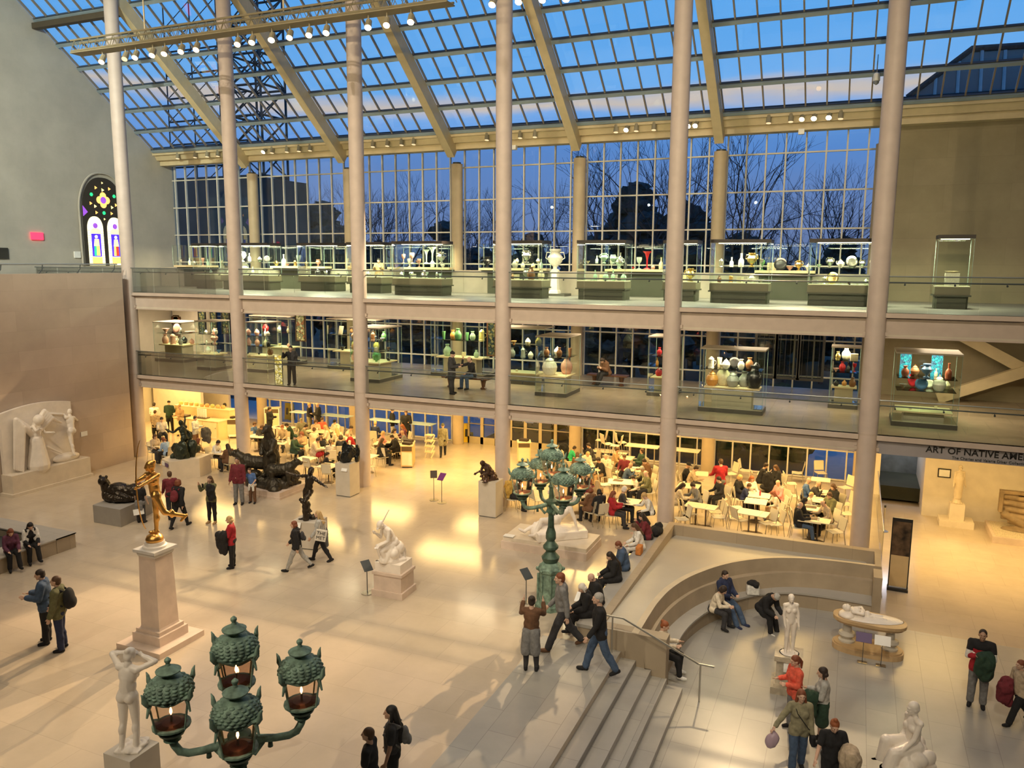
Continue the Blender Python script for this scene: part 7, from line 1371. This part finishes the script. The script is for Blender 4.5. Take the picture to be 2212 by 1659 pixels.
def phone(pt, label):
    t, P, J = pt; c = (J['haR']+J['haL'])/2 + Vector((0, .10, .02)); o = MB().box((0, 0, 0), (.075, .012, .15)).build('phone', M_black); w = wld(t, c); o.location = w; o.rotation_euler.z = t.rotation_euler.z; o.scale = t.scale; return tag(o, label, 'phone')
def last(): return PEOPLE[-1]
pstand(103, 1388, 1222, 200, 'visitor in a denim blue jacket beside the backpacker at the left, looking down', top=('jacket', 'denim'), legs=('jeans', 'black'), hair=('short', 'dark'), pose='hold', det=2)
pstand(134, 1404, 1238, 190, 'young man in an olive jacket with a black backpack at the far left', top=('jacket', 'olive'), legs=('jeans', 'navy'), hair=('short', 'brown'), pose='contra', det=2); backpack(last(), 'large black backpack worn by the man in olive', 'black', 1.12)
pstand(306, 1129, 1038, 85, 'child in a black t-shirt and wide grey trousers facing the lying bronze', top=('tee', 'black'), legs=('jeans', 'charcoal'), hair=('short', 'auburn'), pose='stand', det=1)
attach(last(), 'tied_jacket', 'grey jacket tied round the hips of the child in black', 'jacket', lambda P, J: [('e', J['pel']+Vector((0, 0, -.06)), (.21, .17, .16), None), ('c', J['pel']+Vector((-.08, -.12, 0)), J['pel']+Vector((-.09, -.14, -.28)), .08, .07), ('c', J['pel']+Vector((.08, -.12, 0)), J['pel']+Vector((.09, -.14, -.28)), .08, .07)], 'grey')
pstand(372, 1117, 1012, 120, 'man in a dark red patterned shirt beside the wide curved plinth', top=('sweater', 'maroon'), hair=('short', 'brown'), pose='walk', det=1)
pstand(389, 1139, 1030, 75, 'woman in black with a red and white backpack, back turned', top=('jacket', 'black'), legs=('leggings', 'black'), hair=('curly', 'auburn'), pose='walk', fem=1, det=1); backpack(last(), 'red and white backpack on the woman in black', 'maroon', .95)
pstand(459, 1130, 1024, 255, 'woman in an olive top photographing, dark coat over her arm', top=('sweater', 'olive'), legs=('leggings', 'black'), shoes='tan', hair=('long', 'brown'), pose='photo', fem=1, det=1); bundle(last(), 'L', 'black coat hanging from the arm of the photographing woman', 'black', 1.0); phone(last(), 'phone held up by the woman in olive')
pstand(517, 1089, 984, 268, 'man in a dark red sweater and grey trousers posing by the bears', top=('sweater', 'maroon'), legs=('trousers', 'grey'), hair=('crop', 'dark'), pose='stand', w=1.18, skin='m', det=1)
pstand(547, 1086, 1008, 262, 'child in a blue t-shirt leaning against the man in dark red', top=('tee', 'blue'), legs=('jeans', 'brown'), hair=('short', 'brown'), pose=dict(R=(60, 40, 60, 20), L=(10, 10, 60, 20), side=8, lean=4, LL=(10, 4, 10)), det=1)
attach(last(), 'tied_jacket', 'white jacket tied round the waist of the child in blue', 'jacket', lambda P, J: [('e', J['pel']+Vector((0, 0, -.02)), (.2, .16, .12), None), ('c', J['pel']+Vector((-.08, .12, 0)), J['pel']+Vector((-.1, .15, -.26)), .07, .05), ('c', J['pel']+Vector((.1, .1, 0)), J['pel']+Vector((.13, .1, -.26)), .06, .05)], 'white')
pstand(503, 1226, 1110, 188, 'woman with short blond hair in a red top, standing alone with a black coat', top=('sweater', 'red'), legs=('trousers', 'black'), hair=('bob', 'blond'), pose='hold', fem=1, w=1.05, det=2); bundle(last(), 'L', 'long black coat carried by the blond woman in red', 'black', 1.25, drop=.5)
pstand(643, 1232, 1117, 186, 'young woman in a black jacket and pale grey leggings walking with papers', top=('jacket', 'black'), legs=('leggings', 'lightgrey'), hair=('bob', 'auburn'), pose='walk2', fem=1, det=2); backpack(last(), 'small dark backpack on the walking young woman', 'charcoal', .7)
pstand(694, 1212, 1096, 186, 'tall woman in grey striding past the dancer with a white tote bag', top=('sweater', 'lightgrey'), legs=('leggings', 'black'), hair=('long', 'blond'), pose='walk', fem=1, det=2)
t, P, J = last(); o = MB().box((0, 0, 0), (.34, .07, .36)).build('tote_bag', mat('tote_canvas', (.72, .68, .6), .8)); w = wld(t, J['T'](-.30, -.06, .08)); o.location = w; o.rotation_euler = (0, math.radians(12), t.rotation_euler.z-PI/2); o.scale = t.scale; tag(o, 'white canvas tote bag with black lettering on the tall woman', 'bag')
for k, (s_, dx) in enumerate((('THE', 0), ('MET', 0))):
    cu = bpy.data.curves.new('l', 'FONT'); cu.body = s_; cu.size = .15; cu.extrude = .004; q = bpy.data.objects.new('l', cu); TMP.collection.objects.link(q); TMP.view_layers[0].update(); me = bpy.data.meshes.new_from_object(q.evaluated_get(TMP.view_layers[0].depsgraph)); bpy.data.objects.remove(q); me.materials.append(M_black)
    l_ = link('lettering', me, o); l_.rotation_euler = (PI/2, 0, 0); l_.location = (-.14, -.04, .03-.15*k)
MB().tube([(-.1, 0, .17), (-.08, 0, .48), (.08, 0, .48), (.1, 0, .17)], .012, 6).build('strap', mat('tote_canvas', (.72, .68, .6), .8), o)
bundle(last(), 'R', 'grey coat and red cap over the arm of the tall woman', 'grey', .9)
# two visitors cut by the lower edge
def phead(u, vt, hgt_, face, label, z=0.0, **k): p = onz(u, vt, z+hgt_); return person((p.x, p.y, z), face, label, h=hgt_, **k)
phead(797, 1568, 1.70, 172, 'man in a black t-shirt cut off by the lower edge, short brown hair', top=('tee', 'black'), legs=('jeans', 'charcoal'), hair=('short', 'brown'), pose='stand', det=2)
phead(846, 1520, 1.78, 185, 'tall person with very long black hair and a grey backpack at the lower edge', top=('tee', 'charcoal'), legs=('jeans', 'black'), hair=('verylong', 'black'), pose='stand', skin='m', det=2); backpack(last(), 'small grey backpack on the long-haired person at the lower edge', 'grey', .72)
pstand(1147, 1448, 1283, 82, 'woman in brown with a grey jacket round her waist photographing, back turned', top=('sweater', 'brown'), legs=('leggings', 'charcoal'), hair=('bun', 'dark'), pose='photo', fem=1, w=1.05, det=2)
attach(last(), 'tied_jacket', 'grey jacket tied round the waist of the photographing woman in brown', 'jacket', lambda P, J: [('e', J['pel']+Vector((0, -.02, .02)), (.2, .16, .12), None), ('e', J['pel']+Vector((0, -.08, -.22)), (.19, .10, .30), None), ('c', J['pel']+Vector((-.07, -.1, 0)), J['pel']+Vector((-.11, -.13, -.40)), .12, .11), ('c', J['pel']+Vector((.07, -.1, 0)), J['pel']+Vector((.11, -.13, -.40)), .12, .11)], 'grey')
pstand(1214, 1402, 1225, 186, 'man in a light grey hoodie and grey jeans walking beside the green lamp post', top=('hoodie', 'grey'), legs=('jeans', 'charcoal'), shoes='brown', hair=('short', 'auburn'), pose='walk2', det=2)
pstand(1294, 1453, 1270, 182, 'man in a black shirt and blue jeans stepping away from the stairs', top=('sweater', 'black'), legs=('jeans', 'denim'), hair=('short', 'grey'), pose='walk', det=2)
# seated row on the straight bench
for u, v, f, top, hr, lg, pose, fem, lb in ((1276, 1268, 186, 'coat black', 'bob white', 'black', 'bench', 1, 'white-haired visitor in a black coat, nearest end of the straight bench'), (1321, 1249, 188, 'jacket black', 'bald white', 'black', 'bench', 0, 'bald visitor in black holding a map on the straight bench'), (1344, 1200, 190, 'coat black', 'verylong dark', 'black', 'bench', 1, 'visitor in black with very long dark hair on the straight bench'),
    (1362, 1178, 180, 'jacket denim', 'short auburn', 'black', 'bench', 0, 'man in a slate blue jacket hunched on the straight bench'), (1398, 1138, 185, 'sweater white', 'long brown', 'white', 'bench', 1, 'woman in a white sweater with an orange bag on the straight bench'), (1424, 1118, 175, 'sweater maroon', 'long dark', 'black', 'sitC', 1, 'woman in dark purple drinking, far end of the straight bench')):
    p = onz(u, v, 1.19); tk, tcc = top.split(); hk, hc = hr.split(); pp = dict(POSES[pose])
    person((24.72, p.y, 0), f, lb, top=(tk, tcc), legs=('trousers', lg), hair=(hk, hc), pose=pp, fem=fem, h=1.72, det=1)
tt = [x for x in PEOPLE if 'bald visitor in black holding' in x[0]['label']][0]; w = wld(tt[0], (tt[2]['haR']+tt[2]['haL'])/2+Vector((0, .1, .03))); o = MB().box((0, 0, 0), (.22, .30, .004), M=rot('X', 30)).build('map', M_card); o.location = w; tag(o, 'pale folded map in the hands of the bald bench visitor', 'map')
tt = [x for x in PEOPLE if 'orange bag' in x[0]['label']][0]; o = cloth('handbag', 'orange leather bag beside the woman in white on the straight bench', [('b', Vector((0, 0, .14)), (.16, .30, .26), None), ('e', Vector((0, 0, .27)), (.06, .12, .03), None)], 'orange', (24.78, tt[0].location.y-.42, .462), 0, 1.0, 'bag')
cloth('folded_coat', 'dark coat lying on the bench behind the woman in purple', [('e', Vector((0, 0, .12)), (.2, .3, .15), None), ('e', Vector((.05, .1, .25)), (.12, .12, .12), None)], 'black', (24.86, onz(1437, 1150, .6).y, .50), 0, 1, 'coat')
# curved bench
def cseat(u, v, f, label, off=.0, **k): p = onz(u, v, ZL+1.19); return person((p.x, p.y, ZL), f, label, **k)
cseat(1433, 1352, 335, 'ginger-haired visitor in white with black trousers at the near end of the curved bench', top=('sweater', 'cream'), legs=('trousers', 'black'), shoes='white', hair=('bun', 'red'), pose='sitD', fem=1, det=2)
cseat(1543, 1262, 325, 'woman in a cream sweater with dark curly hair on the curved bench', top=('sweater', 'cream'), legs=('trousers', 'charcoal'), hair=('curly', 'dark'), pose='sitB', fem=1, det=2, h=1.62)
cseat(1569, 1246, 300, 'bearded man in a blue shirt and jeans slouching on the curved bench', top=('jacket', 'navy'), legs=('jeans', 'denim'), shoes='navy', hair=('short', 'dark'), pose=dict(seat=.46, RL=(62, 4, 28), LL=(66, 3, 34), R=(15, 8, 60, 30), L=(15, 8, 60, 30), lean=-8, nod=18), det=2, h=1.76)
cseat(1648, 1262, 300, 'person bent forward under a black coat with a pale hood on the curved bench', top=('coat', 'black'), legs=('trousers', 'black'), shoes='white', hair=('beanie', 'lightgrey'), pose=dict(seat=.46, RL=(70, 4, 60), LL=(60, 4, 45), R=(50, 8, 60, 20), L=(50, 8, 50, 20), lean=38, nod=35), det=1)
p = onz(1626, 1283, -.3); cloth('handbag', 'white canvas bag with a black scarf on the curved bench', [('b', Vector((0, 0, .14)), (.34, .2, .26), rot('Z', 20)), ('e', Vector((0, 0, .28)), (.16, .08, .04), rot('Z', 20))], 'white', (p.x, p.y-.05, -.295), 0, 1, 'bag')
p = onz(1628, 1258, 0.0); cloth('scarf', 'black scarf heaped on the white canvas bag', [('e', Vector((0, 0, .05)), (.18, .12, .06), None), ('e', Vector((.08, -.04, .02)), (.1, .1, .09), None)], 'black', (onz(1626, 1283, -.3).x, onz(1626, 1283, -.3).y-.05, .0), .3, 1, 'scarf')
# sunken floor group
phead(1722, 1412, 1.72, 190, 'woman in a coral red top with a ponytail beside the marble nude pedestal', ZL, top=('sweater', 'coral'), legs=('jeans', 'grey'), hair=('pony', 'auburn'), pose='hold', fem=1, w=1.12, det=2)
phead(1782, 1438, 1.70, 165, 'woman in a pale grey top and black skirt looking up behind the grey sweater', ZL, top=('sweater', 'lightgrey'), legs=('skirt', 'darkgreen'), hair=('bob', 'dark'), pose='hold', fem=1, det=2); bundle(last(), 'L', 'dark green coat held by the woman in pale grey', 'darkgreen', .9)
phead(1732, 1485, 1.74, 262, 'woman in a grey-brown sweater with long auburn hair carrying a plastic bag', ZL, top=('sweater', 'khaki'), legs=('jeans', 'denim'), hair=('long', 'auburn'), pose=dict(R=(20, 38, 20, 0), L=(6, 8, 18, 4), RL=(10, 2, 8), LL=(-8, 2, 6)), fem=1, w=1.08, det=2)
attach(last(), 'plastic_bag', 'clear plastic bag with purple things swinging from the hand of the woman in grey-brown', 'bag', lambda P, J: [('e', J['haR']+Vector((.05, .05, -.26)), (.12, .09, .17), rot('Y', -25)), ('c', J['haR']+Vector((.03, .03, -.12)), J['haR']+J['hdR']*.06, .05, .02)], 'pink', m=mat('bag_lilac', (.45, .34, .42), .3))
handbag(last(), 'L', 'small black shoulder bag of the woman in grey-brown', 'black', .75, -.0)
attach(last(), 'bag_strap', 'thin black strap crossing the grey-brown sweater', 'strap', lambda P, J: [('c', J['T'](.12, -.02, .53), J['T'](.08, .16, .38), .010, .010), ('c', J['T'](.08, .16, .38), J['T'](-.14, .16, .08), .010, .010), ('c', J['T'](-.14, .16, .08), J['T'](-.22, .04, -.02), .010, .010)], 'black', .008)
phead(1803, 1545, 1.70, 262, 'woman in a black t-shirt with glasses and red hair in a bun, lower edge', ZL, top=('tee', 'black'), legs=('jeans', 'black'), hair=('topbun', 'red'), pose=dict(R=(30, 22, 30, 0), L=(14, 14, 85, 10), nod=22, RL=(12, 2, 8), LL=(-8, 2, 8)), fem=1, w=1.15, det=2)
bundle(last(), 'L', 'pale beige coat bundled on the arm of the woman in the black t-shirt', 'beige', 1.45, drop=.42)
pstand(2108, 1524, 1350, 238, 'man in a black, white and red sweater and grey jeans, alone on the sunken floor', ZL, top=('sweater', 'red'), legs=('jeans', 'grey'), hair=('crop', 'dark'), pose='crossed', w=1.1, skin='m', det=2)
attach(last(), 'jumper_yoke', 'black yoke and sleeves of the striped jumper', 'clothing', lambda P, J: [('e', J['T'](0, 0, .42), (.205, .148, .125), J['Rt']), ('c', J['T'](-.09, -.005, .465), J['T'](.09, -.005, .465), .088, .088)]+[('c', J['T'](s*.06, 0, .475), J['sh'+k], .085, .082) for s, k in ((1, 'R'), (-1, 'L'))]+[('c', J['sh'+k], J['sh'+k]*.4+J['el'+k]*.6, .080, .072) for k in 'RL'], 'black')
y_ = bpy.data.objects['jumper_yoke']; tt = last()[0]; y_.parent = tt; y_.location = (0, 0, 0); y_.rotation_euler = (0, 0, 0); y_.scale = (1, 1, 1); del y_['category']; del y_['label']; y_['label'] = 'black upper part of the jumper'
attach(last(), 'jumper_band', 'white band', 'clothing', lambda P, J: [('e', J['T'](0, .0, .27), (.20, .155, .06), J['Rt'])]+[('c', J['sh'+k]*.4+J['el'+k]*.6, J['el'+k], .073, .066) for k in 'RL'], 'white')
y_ = bpy.data.objects['jumper_band']; y_.parent = tt; y_.location = (0, 0, 0); y_.rotation_euler = (0, 0, 0); y_.scale = (1, 1, 1); del y_['category']; y_['label'] = 'white band round the jumper'
bundle(last(), 'L', 'dark green coat held by the man in the striped jumper', 'darkgreen', 1.35, drop=.35)
pstand(2196, 1562, 1412, 188, 'person in beige at the right picture edge with a dark red coat over the arm', ZL, top=('sweater', 'beige'), legs=('jeans', 'black'), hair=('short', 'auburn'), pose='walk2', det=2); bundle(last(), 'R', 'dark red and black coat carried at the right picture edge', 'maroon', 1.4, drop=.4)
# left bench women
for u, v, top, hr, lb in ((30, 1148, 'sweater plum', 'bob auburn', 'woman in a plum top seated on the square stone bench, outer one'), (70, 1134, 'sweater black', 'long black', 'woman with long black hair and white shawl seated on the square stone bench')):
    p = onz(u, v, 1.19); a, b = top.split(); c_, d_ = hr.split(); person((7.78, p.y+.1, .0), -45, lb, top=(a, b), legs=('trousers', 'black'), hair=(c_, d_), pose=dict(POSES['bench'], nod=22), fem=1, det=1, h=1.66)
attach(last(), 'shawl', 'white shawl over the shoulders of the long-haired woman', 'shawl', lambda P, J: [('c', J['T'](s*.06, .02, .52), J['T'](s*.12, .13, .2), .05, .05) for s in (-1, 1)]+[('c', J['sh'+k], J['el'+k], .075, .065) for k in 'RL'], 'white')
# galleries
pstand(631, 831, 744, 268, 'visitor in black taking a photo at the lower gallery rail', Z1, top=('sweater', 'black'), legs=('jeans', 'black'), hair=('short', 'black'), pose='photo', det=1); bundle(last(), 'L', 'black coat on the arm of the photographing gallery visitor', 'charcoal', 1.0)
pstand(976, 851, 756, 350, 'visitor in a dark grey hooded coat standing at the lower gallery rail', Z1, top=('coat', 'charcoal'), legs=('jeans', 'charcoal'), hair=('beanie', 'black'), pose='hold', fem=1, det=1)
def gsit(bn, f, label, **k): return person((bn.x, bn.y-.12, Z1), f, label, **k)
q = BN1; person((q.x+.33, q.y-.10, Z1), 215, 'bald visitor in black seated on the gallery bench scratching his head', top=('sweater', 'black'), legs=('jeans', 'denim'), hair=('ring', 'dark'), pose=dict(seat=.46, RL=(80, 12, 82), LL=(84, 14, 86), R=(75, 40, 130, 30), L=(40, 10, 40, 10), lean=10, nod=10), det=1, h=1.78)
q = BN2; person((q.x+.02, q.y-.10, Z1), 215, 'visitor in brown bent over on the far gallery bench', top=('jacket', 'brown'), legs=('trousers', 'black'), hair=('bob', 'dark'), pose=dict(seat=.46, RL=(84, 4, 80), LL=(88, 4, 60), R=(30, 6, 110, 25), L=(30, 6, 110, 25), lean=25, nod=35), fem=1, det=1)
p = ony(818, 545, 6.2); person((p.x, 6.2, Z2), 265, 'visitor in a tan coat looking down behind the upper gallery case', top=('coat', 'tan'), legs=('trousers', 'black'), hair=('short', 'black'), pose=dict(R=(30, 8, 90, 25), L=(30, 8, 90, 25), nod=20), det=1, h=1.62)
# cafe standing people
pstand(957, 986, 911, 95, 'woman in a grey winter coat walking away towards the glass doors', top=('coat', 'khaki'), legs=('leggings', 'black'), hair=('beanie', 'olive'), pose='walk', fem=1, det=1)
pstand(1553, 1092, 987, 92, 'man in a dark red sweater standing at the cafe tables, back turned', top=('sweater', 'red'), legs=('jeans', 'grey'), hair=('crop', 'brown'), pose=dict(R=(25, 10, 40, 0), L=(25, 10, 40, 0)), w=1.1, det=1)
for u, v, hh, f, top, hr, lg, lb in ((847, 880, 1.72, 10, 'jacket black', 'beanie black', 'white', 'person in black top and pale patterned trousers at the window counter'), (877, 884, 1.8, 270, 'coat black', 'short brown', 'black', 'person in a long black coat facing the one in patterned trousers'), (668, 868, 1.72, 350, 'hoodie black', 'short blond', 'khaki', 'person in a black hoodie and khaki trousers under the gallery edge'), (687, 868, 1.78, 200, 'coat black', 'bald dark', 'black', 'broad person in black leaning over beside the black hoodie'),
    (581, 877, 1.72, 350, 'jacket black', 'short dark', 'black', 'staff member in a dark suit at the white till stand'), (486, 869, 1.68, 210, 'sweater white', 'short black', 'black', 'staff member in a white shirt at the till station'), (420, 896, 1.72, 350, 'sweater lightgrey', 'crop black', 'brown', 'server in a grey shirt and brown apron before the cupboards'), (364, 864, 1.74, 100, 'jacket darkgreen', 'cap black', 'black', 'staff member in dark green with a black hat behind the counter'),
    (332, 868, 1.74, 95, 'sweater white', 'short dark', 'black', 'staff member in a white shirt, back turned, beside the first column'), (334, 884, 1.66, 92, 'jacket beige', 'crop brown', 'black', 'visitor in a beige jacket queueing at the counter, back turned'), (388, 872, 1.7, 250, 'sweater tan', 'cap tan', 'tan', 'staff member in tan behind the food bowls')):
    a, b = top.split(); c_, d_ = hr.split(); phead(u, v, hh, f, lb, top=(a, b), legs=('trousers', lg), hair=(c_, d_), pose='hold' if u not in (668, 847) else 'contra', det=0, skin='m' if u == 420 else 'l')
bpy.data.scenes.remove(TMP)
